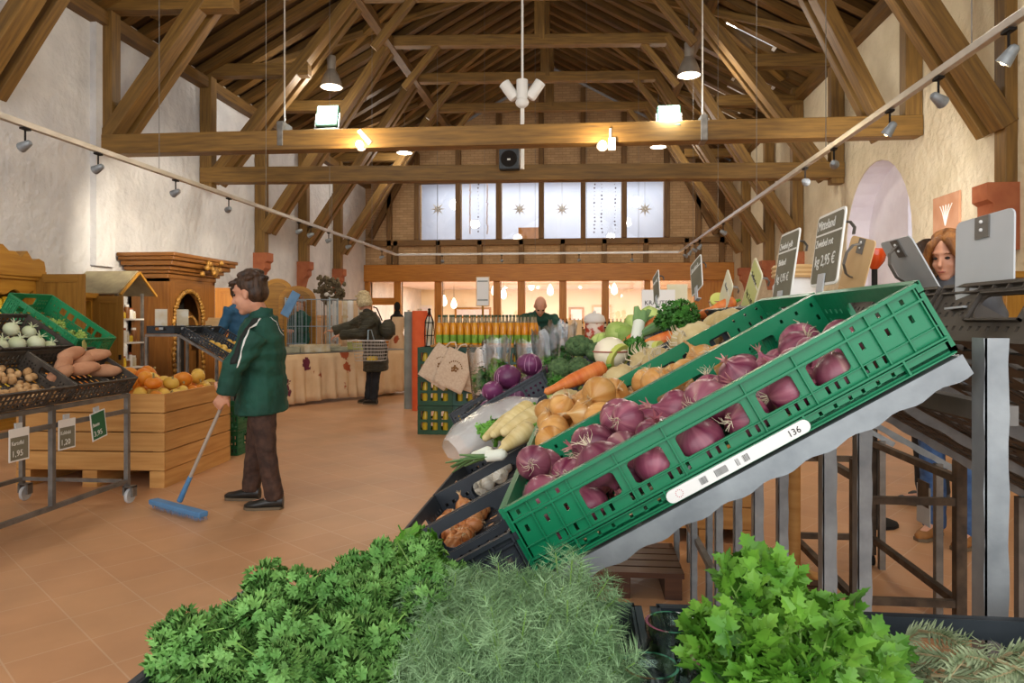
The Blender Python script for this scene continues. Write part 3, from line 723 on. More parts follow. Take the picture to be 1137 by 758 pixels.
# ------------------------------------------------------------------ price signs
def sign(label, T, w, h, mat, rim, lines, hook=True, clip=True, backing=False, tcol=None):
    """board in local x (width) and z (height), face towards -y; T places its lower left corner"""
    t = thing('price_sign', label, 'price sign', mat=T, group='price signs on the crates')
    def rr_(x0, z0, x1, z1, r): 
        p = []
        for cx, cz, a0 in ((x1 - r, z0 + r, -pi / 2), (x1 - r, z1 - r, 0), (x0 + r, z1 - r, pi / 2), (x0 + r, z0 + r, pi)):
            p += [(cx + r * cos(a0 + i * pi / 8), cz + r * sin(a0 + i * pi / 8)) for i in range(5)]
        return p
    b = MB(); b.prism(rr_(0, 0, w, h, .012), 0, .003); b.build('board', rim, t, False, smooth=30)
    if not backing:
        b = MB(); e = .005; b.prism(rr_(e, e, w - e, h - e, .009), -.0006, .0004); b.build('writing_field', mat, t, False)
        if lines: b = MB(); b.box(e, -.001, h * .70, w - e, -.0004, h * .725); b.build('chalk_line', m_chalk, t, False)
    for s, x, z, sz in lines:
        o = text(s, sz, tcol or m_chalk, Matrix.Identity(4), t, ext=.0003); o.matrix_parent_inverse = Matrix.Identity(4); o.data.transform(axes((x, -.0012, z), (1, 0, 0), (0, 0, 1), (0, -1, 0)) @ Matrix.Shear('XZ', 4, (0, 0)))
    if clip:
        b = MB(); b.box(w * .36, -.004, -.035, w * .6, -.0015, .022); b.box(w * .36, -.004, -.035, w * .6, .012, -.032); b.build('clip', m_grey, t, False)
    if hook:
        b = MB(); pts = [(w * .7, .003, h * .86)] + [(w * .7, .003 + .016 + .016 * sin(a), h * .86 - .004 + .016 * cos(a) - .012) for a in (-1.2, -.4, .4, 1.2, 2.0)]
        b.tube(pts, .006, 6, flat=.4); b.build('hook', m_steel, t, False)
    return t
def facing(p, az, tilt, roll=0):
    """lower-left corner p; board x axis along azimuth az in plan, board leaning back by tilt"""
    return Matrix.Translation(p) @ Matrix.Rotation(az, 4, 'Z') @ Matrix.Rotation(tilt, 4, 'X') @ Matrix.Rotation(roll, 4, 'Y')
mz = [('Mitteland', .012, .108, .026), ('Zwiebel rot', .010, .075, .021), ('kg 2,95 \u20ac', .018, .038, .03)]
sign('tall chalkboard price sign lettered kg 2,95 euro above the red onions', facing(at(899, 319, 1.40), math.radians(-91), math.radians(-7)), .155, .138, m_slate, m_chalk, mz)
sign('chalkboard price sign seen nearly edge-on above the yellow onions, with a curled hook', facing(at(857, 334, 1.78), math.radians(-91), math.radians(-8)), .165, .165, m_slate, m_chalk, [('Zwiebel gelb', .012, .125, .022), ('Bioland', .02, .085, .022), ('kg 1,95 \u20ac', .02, .045, .028)])
m_cream = M('sign_cream', 'd9d3ae', 'e4dfc2', sc=6, rough=.5); m_lime = M('sign_lime', 'b7bb6a', 'c9cc86', sc=5, rough=.5)
sign('lime and cream price sign leaning over the celeriac crate', facing(at(822, 341, 2.1), math.radians(-87), math.radians(-6), math.radians(33)), .11, .17, m_lime, m_cream, [('Sellerie', .02, .12, .022), ('kg 2,40', .02, .06, .024)], hook=True, tcol=m_darktxt)
sign('pale cream price sign leaning behind the lime one', facing(at(796, 338, 2.5), math.radians(-86), math.radians(-6), math.radians(36)), .11, .15, m_cream, m_cream, [('Bund', .03, .1, .02)], hook=True, tcol=m_darktxt)
sign('narrow dark chalkboard sign leaning backwards at the far crates', facing(at(768, 330, 2.95), math.radians(-80), math.radians(-4), math.radians(-20)), .13, .14, m_slate, m_chalk, [('Brokkoli', .015, .1, .024)])
sign('thin chalkboard sign farthest along the crates, beside the white notice', facing(at(726, 338, 3.4), math.radians(-80), math.radians(-4), math.radians(-24)), .10, .14, m_slate, m_chalk, [('Wirsing', .012, .09, .02)])
# signs seen from behind on the far side
def back_sign(label, T, w, h, mat, band):
    t = sign(label, T, w, h, mat, mat, [], hook=False, clip=False, backing=True)
    b = MB(); b.box(w * .38, -.003, h * .72, w * .62, -.0005, h * .99); o = b.build('metal_band', m_steel, t, False)
    c = MB(); c.ball((w * .5, -.004, h * .82), .003, 8, 5).ball((w * .5, -.004, h * .92), .003, 8, 5); par(c.build('rivet', m_white), o, False)
    b = MB(); b.box(w * .05, -.022, -.016, w * .4, -.001, -.013); b.box(w * .05, -.003, -.016, w * .4, -.001, .01); b.build('foot_clip', mat, t, False)
    if band:
        b = MB(); pts = [(w * .5, -.002, h * .9)] + [(w * .5, -.006 - .03 * sin(a), h * .9 - .045 * (1 - cos(a))) for a in (.6, 1.2, 1.9, 2.6, 3.0)] + [(w * .5, -.004, h * .3)]
        b.tube(pts, .008, 6, flat=.3); b.build('hook', m_steel, t, False)
    return t
back_sign('large blank grey sign back with a riveted band on the nearest dusty crate', facing(at(1060, 334, 1.2), math.radians(-83), math.radians(-3), math.radians(-3)), .135, .132, m_grey, False)
back_sign('blank grey sign back with a curved metal strap beside the green crate corner', axes(at(1013, 334, 1.62), V((0, -1, 0)), V((.88, 0, .475)), V((-.475, 0, .88))), .15, .15, m_grey, True)
m_tan = M('sign_tan', 'd2ab74', 'dcb987', sc=5, rough=.5)
back_sign('tan sign back with a small hook behind the tall chalkboard', facing(at(930, 321, 1.95), math.radians(-80), math.radians(-8), math.radians(14)), .12, .15, m_tan, True)

# brown display trolley under the far side and a wooden box
tr = thing('display_trolley', 'low brown steel trolley frame standing behind the galvanised legs', 'trolley', (1.36, 3.5, 0))
xa, xb, y0, y1 = 1.14, 1.55, 3.1, 4.0
for x in (xa, xb):
    for y in (y0, y1):
        MB().box(x - .02, y - .02, .06, x + .02, y + .02, .74).build('leg', m_rust, tr); MB().lathe([(.03, -.012), (.03, .012)], 12, Matrix.Translation((x, y, .03)) @ Matrix.Rotation(pi / 2, 4, 'Y')).build('caster', m_dark, tr)
    for z in (.15, .66): MB().box(x - .015, y0, z - .015, x + .015, y1, z + .015).build('long_rail', m_rust, tr)
for y in (y0, y1):
    for z in (.15, .57): MB().box(xa, y - .013, z - .015, xb, y + .013, z + .015).build('cross_rail', m_rust, tr)
for p, lb in (((1.12, 3.42, .47), 'small dark tag hanging on the brown trolley rail, near end'), ((1.50, 3.3, .42), 'small dark tag hanging on the brown trolley rail, beside the jeans')):
    t = thing('price_tag', lb, 'tag', p); MB().box(-.002, -.06, 0, .002, .06, .17).build('card', m_cream if p[0] < 1.3 else m_grey, t, False); MB().box(-.003, -.05, .08, .003, .05, .19).build('holder', m_rust, t, False)
def plank_box(name, label, x0, y0, x1, y1, zb, zt, rows, mat, rz=0, cat='box', th=.022, feet=True, origin=None):
    cx, cy = (x0 + x1) / 2, (y0 + y1) / 2
    t = thing(name, label, cat, (cx, cy, 0), rz); a, c = (x1 - x0) / 2, (y1 - y0) / 2; hh = (zt - zb) / rows
    for i in range(rows):
        z0, z1 = zb + i * hh + .004, zb + (i + 1) * hh - .004
        for q in ((-a, -c, a, -c + th), (-a, c - th, a, c), (-a, -c + th, -a + th, c - th), (a - th, -c + th, a, c - th)): MB().box(q[0], q[1], z0, q[2], q[3], z1).build('board', mat, t, False, bevel=.003)
    for sx in (-1, 1):
        for sy in (-1, 1): MB().box(sx * a - sx * th, sy * c - sy * th, zb if feet else zb, sx * a - sx * (th + .08), sy * c - sy * (th + .05), zt - .01).build('corner_post', mat, t, False)
    MB().box(-a + th, -c + th, zb, a - th, c - th, zb + .02).build('base', mat, t, False)
    if feet:
        for sx in (-1, 0, 1): MB().box(sx * (a - .06) - .06, -c, 0, sx * (a - .06) + .06, c, zb).build('skid', mat, t, False)
    return t
plank_box('wooden_box', 'low plank box on the floor behind the galvanised rack legs', .45, 4.3, 1.05, 5.0, .08, .62, 4, m_binwood)

m_pal = Mwood('shade_pallet_boards', '3f2618', '5b3822', rough=.5)  # added dark boards, also standing in for the shaded floor under the rack
for (x0, x1, y0, y1, lb) in ((.63, 1.1, 2.95, 3.4, 'dark brown flat pallet added for the shaded floor beside the brown trolley'), (-.1, .48, 3.4, 3.88, 'dark brown flat pallet added for the shaded floor under the rack')):
    t = thing('pallet', lb, 'pallet', ((x0 + x1) / 2, (y0 + y1) / 2, 0), group='pallets added for shade under the rack'); n = 5
    for i in range(n): yy = y0 + (y1 - y0) * i / n; MB().box(x0, yy + .008, .1, x1, yy + (y1 - y0) / n - .008, .125).build('board', m_pal, t)
    for x in (x0 + .05, (x0 + x1) / 2, x1 - .05): MB().box(x - .04, y0 + .01, 0, x + .04, y1 - .01, .1).build('skid', m_pal, t)
# ================================================================== VEGETABLES
def pack(n, r0, r1, L, Wd, seed, drift=.12, it=260, wall=.006, z0=.01, layers=.1):
    rg = np.random.default_rng(seed); r = rg.uniform(r0, r1, n)
    p = np.stack([rg.uniform(r, L - r), rg.uniform(r, Wd - r), rg.uniform(.05, .05 + layers, n)], 1)
    for k in range(it):
        if k < it - 60: p += np.array([-drift, 0, -1.0]) * .004
        d = p[:, None] - p[None]; dist = np.sqrt((d ** 2).sum(-1)) + 1e-9; ov = (r[:, None] + r[None]) - dist; np.fill_diagonal(ov, -1)
        push = np.where(ov > 0, ov, 0)[..., None] * d / dist[..., None] * .45; p += push.sum(1)
        p[:, 0] = np.clip(p[:, 0], r + wall, L - r - wall); p[:, 1] = np.clip(p[:, 1], r + wall, Wd - r - wall); p[:, 2] = np.maximum(p[:, 2], r * .92 + z0)
    return p, r
def rq(rr): return Quaternion((rr.gauss(0, 1), rr.gauss(0, 1), rr.gauss(0, 1), rr.gauss(0, 1))).normalized()
m_redon = M('red_onion_skin', '6b2440', '9c5c6b', sc=1.5, st=(1, 1, .5), rough=.34, radial=True, rnd=.32, con=(.33, .6), c3='b88a86')
m_yelon = M('yellow_onion_skin', 'b87a36', 'd9a865', sc=1.6, st=(1, 1, .35), rough=.35, radial=True, rnd=.14, con=(.3, .66), c3='ecd2a2')
m_whton = M('white_onion_skin', 'd9d3b4', 'efece0', sc=2.2, st=(1, 1, .02), rough=.35, radial=True, rnd=.05)
m_shal = M('shallot_skin', 'b0602d', 'd99a62', sc=2.2, st=(1, 1, .02), rough=.35, radial=True, rnd=.15, c3='e8c09a')
m_garl = M('garlic_skin', 'dcd2bd', 'f1ece0', sc=2.6, st=(1, 1, .02), rough=.5, radial=True, rnd=.06)
m_dry = M('dry_neck', 'b99062', 'e0c79c', sc=30, rough=.8, rnd=.1); m_dryr = M('dry_red_neck', '8f4a52', 'cf9f92', sc=30, rough=.8, rnd=.1); m_root = M('onion_roots', 'd5c8ab', rough=.9)
ONP = [(.0, -.86), (.14, -.87), (.3, -.82), (.58, -.66), (.84, -.38), (.97, -.08), (1.0, .14), (.94, .4), (.78, .64), (.52, .82), (.3, .93), (.19, 1.04), (.13, 1.17), (.09, 1.3)]
def onion(name, label, r, mat, neck, group, T, squash=.92, seed=0, cat='onion', roots=True, neckl=1.0):
    rr = random.Random(seed)
    b = MB(); prof = [(max(.004, a) * r, z * r * squash if z < 1 else z * r * squash) for a, z in ONP]
    b.lathe(prof, 20)
    b.v = [tuple(V(v) * (1 + .05 * noise.noise(V(v) * (1.1 / r) + V((seed * 3.1, 0, 0))))) for v in b.v]
    o = b.build(name, mat, None, smooth=180); o.matrix_basis = T; W[o.name] = T.copy(); tag(o, label, cat, group)
    b = MB(); z = 1.22 * r * squash
    for i in range(5):
        a = rr.uniform(0, 6.28); q = rr.uniform(.15, .5)
        b.tube([(0, 0, z - .12 * r), (q * .2 * r * cos(a), q * .2 * r * sin(a), z + .2 * r * neckl), (q * r * .8 * cos(a), q * r * .8 * sin(a), z + rr.uniform(.35, .7) * r * neckl)], [.09 * r, .075 * r, .02 * r], 5, flat=.5)
    par(b.build('dry_neck', neck), o, False)
    if roots:
        b = MB()
        for i in range(14):
            a = rr.uniform(0, 6.28); q = rr.uniform(.1, .6); b.tube([(.1 * r * cos(a), .1 * r * sin(a), -.8 * r), (q * .6 * r * cos(a), q * .6 * r * sin(a), -1.02 * r), (q * r * cos(a + .5), q * r * sin(a + .5), (-1.0 - rr.uniform(0, .25)) * r)], [.02 * r, .014 * r, .008 * r], 3, caps=False)
        par(b.build('root_tuft', m_root), o, False)
    return o
def place(n, r0, r1, L, Wd, seed, Tc, protos, labeler, group, **kw):
    p, r = pack(n, r0, r1, L, Wd, seed, **kw); rr = random.Random(seed)
    order = sorted(range(n), key=lambda i: (round(p[i, 2] / .05), p[i, 1], p[i, 0])); out = []
    for c, i in enumerate(order):
        pr = protos[c % len(protos)]
        T = Tc @ TRS(p[i], rq(rr), r[i] / pr['r0'])
        lb = labeler(p[i], c)
        if not pr['used']: pr['o'].matrix_basis = T; pr['o']['label'] = lb; W[pr['o'].name] = T; pr['used'] = True; o = pr['o']
        else: o = dup(pr['o'], T, lb)
        if group: o['group'] = group
        out.append((o, p[i], r[i]))
    return out
def mkp(lst, r): return [{'o': o, 'r0': r, 'used': False} for o in lst]
def where(L, Wd, what):
    seen = {}
    def f(p, c):
        row = 'along the front wall' if p[1] < Wd * .3 else 'in the middle' if p[1] < Wd * .66 else 'along the back wall'
        lay = 'on top of the heap' if p[2] > .075 else 'low in the crate'
        k = (row, lay); s = seen.setdefault(k, []); s.append(p[0])
        return (row, lay, p[0])
    return f
def relabel(lst, fmt, L, Wd, top=.07, rows=('front', 'middle', 'back')):
    g = {}
    for o, p, r in lst:
        row = rows[0] if p[1] < Wd * .33 else rows[1] if p[1] < Wd * .66 else rows[2]
        lay = 'atop' if p[2] > top else 'low in'
        g.setdefault((row, lay), []).append((p[0], o))
    for (row, lay), v in g.items():
        for k, (x, o) in enumerate(sorted(v, key=lambda q: q[0])): o['label'] = fmt % (lay, row, ords[k] if k < len(ords) else 'highest')
pr = mkp([onion('red_onion', 'x', .037, m_redon, m_dryr, None, Matrix.Identity(4), sq, s) for s, sq in ((1, .9), (2, 1.0), (3, .86))], .037)
L0 = place(60, .0265, .037, .6, .385, 5, TU(0), pr, lambda p, c: 'x', 'red onions in the green crate', drift=.14, layers=.1)
relabel(L0, 'red onion %s the %s of the green crate, %s from the low end', .6, .4)
pr = mkp([onion('yellow_onion', 'x', .036, m_yelon, m_dry, None, Matrix.Identity(4), sq, s) for s, sq in ((4, .92), (5, 1.02))], .036)
L1 = place(52, .027, .038, .6, .385, 8, TU(1), pr, lambda p, c: 'x', 'yellow onions in the second green crate', drift=.3, layers=.12)
relabel(L1, 'yellow onion %s the %s of the second green crate, %s from low end', .6, .4)
# shallots, garlic, white onions in the small black crates
pr = mkp([onion('shallot', 'x', .02, m_shal, m_dry, None, Matrix.Identity(4), 1.25, 6, 'shallot')], .02)
L2 = place(30, .016, .022, .3, .385, 12, TLo(1), pr, lambda p, c: 'x', 'shallots in the small black crate', drift=.4, layers=.1)
relabel(L2, 'brown shallot %s the %s of its small crate, %s from the low end', .3, .4, top=.045)
pr = mkp([onion('garlic_bulb', 'x', .024, m_garl, m_garl, None, Matrix.Identity(4), .86, 9, 'garlic', neckl=1.6)], .024)
L3 = place(16, .02, .026, .3, .385, 14, TLo(2), pr, lambda p, c: 'x', 'garlic bulbs in the small black crate', drift=.4, layers=.1)
relabel(L3, 'white garlic bulb %s the %s of its small crate, %s from the low end', .3, .4, top=.05)
pr = mkp([onion('white_onion', 'x', .042, m_whton, m_dry, None, Matrix.Identity(4), .9, 10)], .042)
L4 = place(4, .036, .043, .3, .385, 15, TLo(0), pr, lambda p, c: 'x', 'white onions in the small black crate', drift=.5, layers=.06)
relabel(L4, 'large white onion %s the %s of its crate, %s from the low end', .3, .4, top=.06)

L4[-1][0].matrix_basis = TLo(0) @ TRS((.10, .16, .085), (.5, .9, .2)); L4[-1][0]['label'] = 'large white onion propped highest in its crate beside the dill'
# celeriac roots
m_cel = M('celeriac_skin', 'b9a06a', 'd8c594', sc=14, rough=.8, bump=.8, bsc=30, rnd=.06, bdist=.006, c3='e6dab4')
def celeriac(r, T, label, seed):
    b = MB(); b.ball((0, 0, 0), (r, r, r * .92), 24, 16, jit=.16, seed=seed, freq=2.2)
    o = b.build('celeriac', m_cel, None, smooth=180); o.matrix_basis = T; W[o.name] = T.copy(); tag(o, label, 'celeriac', 'celeriac roots in the black crate')
    rr = random.Random(seed); b = MB()
    for i in range(20):
        a = rr.uniform(0, 6.28); b.tube([(.45 * r * cos(a), .45 * r * sin(a), -.72 * r), (.7 * r * cos(a), .7 * r * sin(a), -1.0 * r), (.8 * r * cos(a + .4), .8 * r * sin(a + .4), -1.2 * r)], [.05 * r, .03 * r, .01 * r], 4)
    par(b.build('root_tuft', m_root), o, False); return o
cs = [(.06, .1, .09, .06), (.14, .22, .07, .05), (.22, .09, .085, .05), (.33, .11, .075, .048), (.31, .26, .075, .052), (.44, .1, .08, .055), (.44, .27, .075, .05), (.54, .13, .075, .045), (.54, .3, .07, .045), (.06, .29, .065, .05), (.2, .33, .065, .045)]
for k, (u, v, w, r) in enumerate(sorted(cs)):
    celeriac(r, TU(2) @ TRS((u, v, w - .012), rq(random.Random(k + 40))), 'knobbly celeriac root, %s from the low end of the black crate' % ords[k], k + 3)
# carrots, leeks, turnips, parsley: soup bundles
m_car = M('carrot_skin', 'd0672a', 'e58a45', sc=7, st=(1, 1, 7), rough=.5, rnd=.07, bump=.3, bsc=16)
m_leaf = M('leaf_green', '3f7a22', '6da53a', sc=18, rough=.5, rnd=.1); m_leafD = M('leaf_dark_green', '2f5f22', '4f8a35', sc=25, rough=.55, rnd=.1)
m_leekw = M('leek_white', 'dfe3cf', 'ecefe2', sc=10, st=(1, 1, .2), rough=.45); m_leekg = M('leek_green', '4d7340', '86a86a', sc=12, st=(2, 2, .3), rough=.5)
m_turn = M('turnip_skin', 'cfc79a', 'ece2c4', sc=3.2, st=(1, 1, 1.5), rough=.45, c3='c7a0a0', con=(.35, .6), rnd=.05); m_cut = M('cut_turnip', 'd5cf74', 'bdc45a', sc=10, rough=.5)
m_rub = M('rubber_band', 'a05a48', rough=.6)
def carrot(name, label, p, q, r, mat, group, cat, tip=.15):
    p, q = V(p), V(q); T = frame(p, q); L = (q - p).length
    b = MB(); b.lathe([(r * .25, -.006), (r * .8, 0), (r, .012), (r * .97, L * .25), (r * .8, L * .55), (r * .5, L * .82), (r * tip, L * .96), (.001, L)], 14)
    b.v = [tuple(V(v) + V((.08 * r * noise.noise(V(v) * 40), .08 * r * noise.noise(V(v) * 40 + V((5, 0, 0))), 0))) for v in b.v]
    o = b.build(name, mat, None, smooth=180); o.matrix_basis = T; W[o.name] = T.copy(); tag(o, label, cat, group)
    b = MB(); b.tube([(0, 0, -.004), (.002, 0, -.022)], [r * .3, r * .2], 6); par(b.build('stem_stub', m_leaf), o, False); return o
def leek(label, p, q, r, group=None, gr=.45):
    p, q = V(p), V(q); T = frame(p, q); L = (q - p).length
    t = thing('leek', label, 'leek', mat=T, group=group)
    b = MB(); b.lathe([(r * .5, -.004), (r, .006), (r * .97, L * (1 - gr))], 14); b.build('stalk', m_leekw, t, False, smooth=60)
    b = MB()
    for i in range(5):
        a = i * 2.4; f = .3 + .1 * i; x, y = cos(a), sin(a)
        b.tube([(0, 0, L * (1 - gr) - .01), (x * r * .4, y * r * .4, L * (1 - gr * .6)), (x * r * (.6 + f), y * r * (.6 + f), L * (.92 + .03 * i))], [r * .97, r * .85, r * .4], 8, flat=.35)
    b.build('leaves', m_leekg, t, False, smooth=60); return t
def U(k, u, v, w): return TU(k) @ V((u, v, w))
def Lw(k, u, v, w): return TLo(k) @ V((u, v, w))
carrot('carrot', 'big carrot lying across the low end of the soup vegetable crate', at(671, 408, 2.17), at(604, 436, 2.12), .026, m_car, 'carrots in the soup vegetable crate', 'carrot', tip=.45)
for k, (a, c, r) in enumerate((((748, 374, 2.4), (700, 388, 2.42), .026), ((742, 349, 2.62), (690, 380, 2.55), .02), ((700, 389, 2.42), (676, 410, 2.4), .019), ((800, 345, 2.45), (770, 352, 2.5), .024), ((815, 335, 2.4), (785, 346, 2.4), .022))):
    carrot('carrot', ['thick carrot in the bundle under the big parsley tuft', 'carrot sticking out behind the pale leek shafts', 'carrot tucked under the cut turnip', 'carrot at the high end beside the lime wedge', 'last carrot at the high end of the soup crate'][k], at(*a), at(*c), r, m_car, 'carrots in the soup vegetable crate', 'carrot')
leek('short thick leek standing up in the soup vegetable crate', at(702, 402, 2.44), at(712, 345, 2.6), .022, 'leeks in the soup vegetable crate', gr=.25)
leek('second pale leek shaft leaning beside the standing leek', at(722, 400, 2.5), at(719, 352, 2.62), .018, 'leeks in the soup vegetable crate', gr=.2)
leek('pale leek lying over the black wall of the soup crate', at(740, 405, 2.2), at(775, 372, 2.4), .016, 'leeks in the soup vegetable crate', gr=.2)
def turnip(label, c, r, cutdir, group=None):
    b = MB(); b.ball((0, 0, 0), (r, r, r * .95), 22, 14, jit=.05, seed=4)
    T = Matrix.Translation(c); o = b.build('turnip', m_turn, None, smooth=180); o.matrix_basis = T; W[o.name] = T; tag(o, label, 'turnip', group)
    d = V(cutdir).normalized(); fr = frame(d * r * .55, d * r * 2)
    b = MB(); b.lathe([(r * .86, -.01), (r * .88, .0), (r * .86, .012), (.001, .014)], 20, fr); par(b.build('cut_face', m_cut, smooth=40), o, False)
    b = MB(); n = 24; ring = [V((cos(2 * pi * i / n) * r * 1.03, sin(2 * pi * i / n) * r * 1.03, .1 * r)) for i in range(n + 1)]; b.tube(ring, .0025, 5, caps=False); par(b.build('rubber_band', m_rub), o, False); return o
turnip('pale turnip with a cut green side bundled by a rubber band', at(678, 392, 2.3), .055, (.55, -.45, -.3), 'turnips in the soup vegetable crate')
turnip('pink-white turnip half under the pale leek', at(724, 391, 2.32), .04, (.6, -.4, .1), 'turnips in the soup vegetable crate')
turnip('small pale turnip beside the thick carrot', at(717, 402, 2.42), .018, (.2, -1, .2), 'turnips in the soup vegetable crate')
turnip('wedge-like turnip with a lime green face at the high end', at(797, 336, 2.5), .03, (-.2, -1, .5), 'turnips in the soup vegetable crate')
b = MB(); p, q = at(672, 388, 2.6), at(700, 372, 2.62); 
for k, (px, py, d) in enumerate(((737, 357, 2.55), (722, 366, 2.52))):
    carrot('cucumber', ['short green courgette above the thick carrot', 'second green courgette tip behind it'][k], at(px + 14, py - 7, d), at(px - 16, py + 8, d), .021, m_leekg, 'courgettes in the soup vegetable crate', 'courgette', tip=.7)
# leafy tufts
def leaf_tuft(mb, c, R, n, size, rr, squash=.8, ruffle=.5, up=(0, 0, 1)):
    for i in range(n):
        d = V((rr.gauss(0, 1), rr.gauss(0, 1), rr.gauss(0, 1))).normalized(); d.z *= squash
        p = V(c) + d * R * (rr.random() ** .35)
        nrm = (d + V((rr.gauss(0, .5), rr.gauss(0, .5), rr.gauss(0, .5) + .3))).normalized()
        fr = frame(p, p + nrm, (rr.gauss(0, 1), rr.gauss(0, 1), rr.gauss(0, 1)))
        s = size * rr.uniform(.6, 1.25); m = 14; vs = [fr @ V((0, 0, 0))]
        for k in range(m):
            a = 2 * pi * k / m; q = s * (1 if k % 2 else .86) * rr.uniform(.85, 1.1)
            vs.append(fr @ V((q * cos(a), q * sin(a), ruffle * s * (1 if k % 2 else -.6) * rr.uniform(.4, 1))))
        mb.add(vs, [(0, 1 + k, 1 + (k + 1) % m) for k in range(m)])
def tuft(name, label, cat, c, R, n, size, mat, seed, group=None, squash=.8, stem_to=None, ruffle=.5):
    rr = random.Random(seed); t = thing(name, label, cat, c, group=group)
    b = MB(); leaf_tuft(b, (0, 0, 0), R, n, size, rr, squash, ruffle); b.build('leaves', mat, t, False)
    b = MB(); st = V(stem_to) - V(c) if stem_to is not None else V((0, 0, -R))
    for i in range(10):
        d = V((rr.gauss(0, .5), rr.gauss(0, .5), abs(rr.gauss(0, .5)))) * R
        b.tube([st + V((rr.gauss(0, .004), rr.gauss(0, .004), 0)), (st + d) * .5 + V((0, 0, .01)), d], [.0018, .0016, .001], 4, caps=False)
    b.build('stems', m_leaf, t, False); return t
tuft('parsley_bunch', 'dark parsley tuft crowning the soup vegetable bundles', 'parsley', at(752, 352, 2.45), .075, 260, .013, m_leafD, 31, 'parsley in the soup vegetable crate')
tuft('parsley_bunch', 'smaller parsley tuft beside the cut turnip', 'parsley', at(705, 388, 2.32), .05, 170, .011, m_leafD, 32, 'parsley in the soup vegetable crate')
tuft('parsley_bunch', 'parsley leaves peeping out below the big carrot', 'parsley', at(618, 424, 2.2), .03, 60, .009, m_leafD, 33, 'parsley in the soup vegetable crate')
# broccoli, cauliflower, savoy
m_broc = M('broccoli_head', '3f5a35', '5d7848', sc=60, rough=.8, bump=1, bsc=120, rnd=.06); m_caul = M('cauliflower_head', 'd9d2a4', 'ebe5c6', sc=40, rough=.8, bump=.8, bsc=90); m_sav = M('savoy_leaf', '8fae4b', 'c6d67c', sc=9, rough=.55, bump=.8, bsc=26, rnd=.05)
def floret(name, label, c, r, mat, cat, group, seed, leaves=True):
    rr = random.Random(seed); t = thing(name, label, cat, c, group=group)
    b = MB(); b.ball((0, 0, 0), (r, r, r * .72), 14, 8)
    for i in range(26):
        a = rr.uniform(0, 6.28); f = rr.uniform(0, 1.25); d = V((cos(a) * sin(f), sin(a) * sin(f), cos(f) * .75)); b.ball(d * r * .85, r * rr.uniform(.2, .3), 8, 6, jit=.25, seed=i)
    b.build('head', mat, t, False, smooth=180)
    MB().lathe([(r * .3, -r * 1.1), (r * .32, -r * .3)], 10).build('stalk', m_sav, t, False, smooth=40)
    if leaves:
        b = MB()
        for i in range(6):
            a = i * 1.05; b.ball((cos(a) * r * .9, sin(a) * r * .9, -r * .35), (r * .45, r * .45, r * .55), 8, 6, jit=.3, seed=i + seed)
        b.build('leaves', m_sav, t, False, smooth=180)
    return t
for k, (px, py, d, r) in enumerate(((643, 385, 2.85, .055), (664, 392, 2.8, .05), (622, 410, 2.75, .05), (643, 408, 2.72, .045), (612, 422, 2.7, .035))):
    floret('broccoli', ['broccoli head highest in the heap beside the white bag man figure', 'broccoli head nearest the cut turnip', 'broccoli head at the low end next to the cellophane herbs', 'broccoli head right above the cauliflower', 'smallest broccoli head by the red cabbages'][k].replace('white bag man figure', 'red and white jar'), at(px, py, d), r, m_broc, 'broccoli', 'broccoli heads', k + 60, False)
for k, (px, py, d, r) in enumerate(((640, 428, 2.62, .052), (616, 434, 2.6, .035))):
    floret('cauliflower', ['cauliflower with pale leaves at the low end, below the broccoli', 'small cauliflower half hidden by the black wall'][k], at(px, py, d), r, m_caul, 'cauliflower', 'cauliflowers', k + 70)
def cabbage(label, c, r, mat, vein, group, seed, name='cabbage'):
    t = thing(name, label, 'cabbage', c, group=group)
    MB().ball((0, 0, 0), (r, r, r * .9), 18, 12, jit=.06, seed=seed).build('head', mat, t, False, smooth=180)
    rr = random.Random(seed); b = MB()
    for i in range(7):
        a = rr.uniform(0, 6.28); n = 7; pts = [V((cos(a) * sin(f), sin(a) * sin(f), .9 * cos(f))) * r * 1.03 for f in [.2 + 1.9 * j / n for j in range(n + 1)]]
        b.tube(pts, [r * .02 + r * .03 * j / n for j in range(n + 1)], 5, flat=.5)
    b.build('leaf_ribs', vein, t, False, smooth=60)
    b = MB(); a = rr.uniform(0, 6)
    b.ball((cos(a) * r * .25, sin(a) * r * .25, r * .1), (r * .95, r * .9, r * .86), 16, 10, jit=.16, seed=seed + 5); b.build('outer_leaf', mat, t, False, smooth=180)
    return t
for k, (px, py, d, r) in enumerate(((690, 372, 3.05, .06), (706, 362, 3.1, .055), (668, 381, 3.1, .05), (722, 352, 3.15, .05))): cabbage(['light green savoy cabbage above the cut turnip', 'light green savoy cabbage behind the standing leek', 'light green savoy cabbage behind the broccoli', 'light green savoy cabbage by the thin chalk sign'][k], at(px, py, d), r, m_sav, m_sav, 'savoy cabbages', k + 80, 'savoy_cabbage')
TC4 = TLo(4).copy(); TC4.translation += EZ * .109
crate('stacked small black crate of red cabbages below the herb pots', TC4, .31, .385, .105, m_black, 'handle')
m_rcab = M('red_cabbage_leaf', '51203f', '7d3c68', sc=5, rough=.35, rnd=.08, con=(.3, .7)); m_rvein = M('red_cabbage_rib', 'a5708f', rough=.5)
for k, (px, py, d, r) in enumerate(((563, 419, 2.76, .052), (589, 405, 2.85, .048), (547, 434, 2.68, .04), (607, 419, 2.8, .042))): cabbage(['red cabbage below the herb pots, nearest the cotton bags', 'red cabbage between the herb pots and the black crate wall', 'small red cabbage at the edge of the plastic bag', 'red cabbage half hidden by the black crate'][k], at(px, py, d), r, m_rcab, m_rvein, 'red cabbages', k + 90, 'red_cabbage')
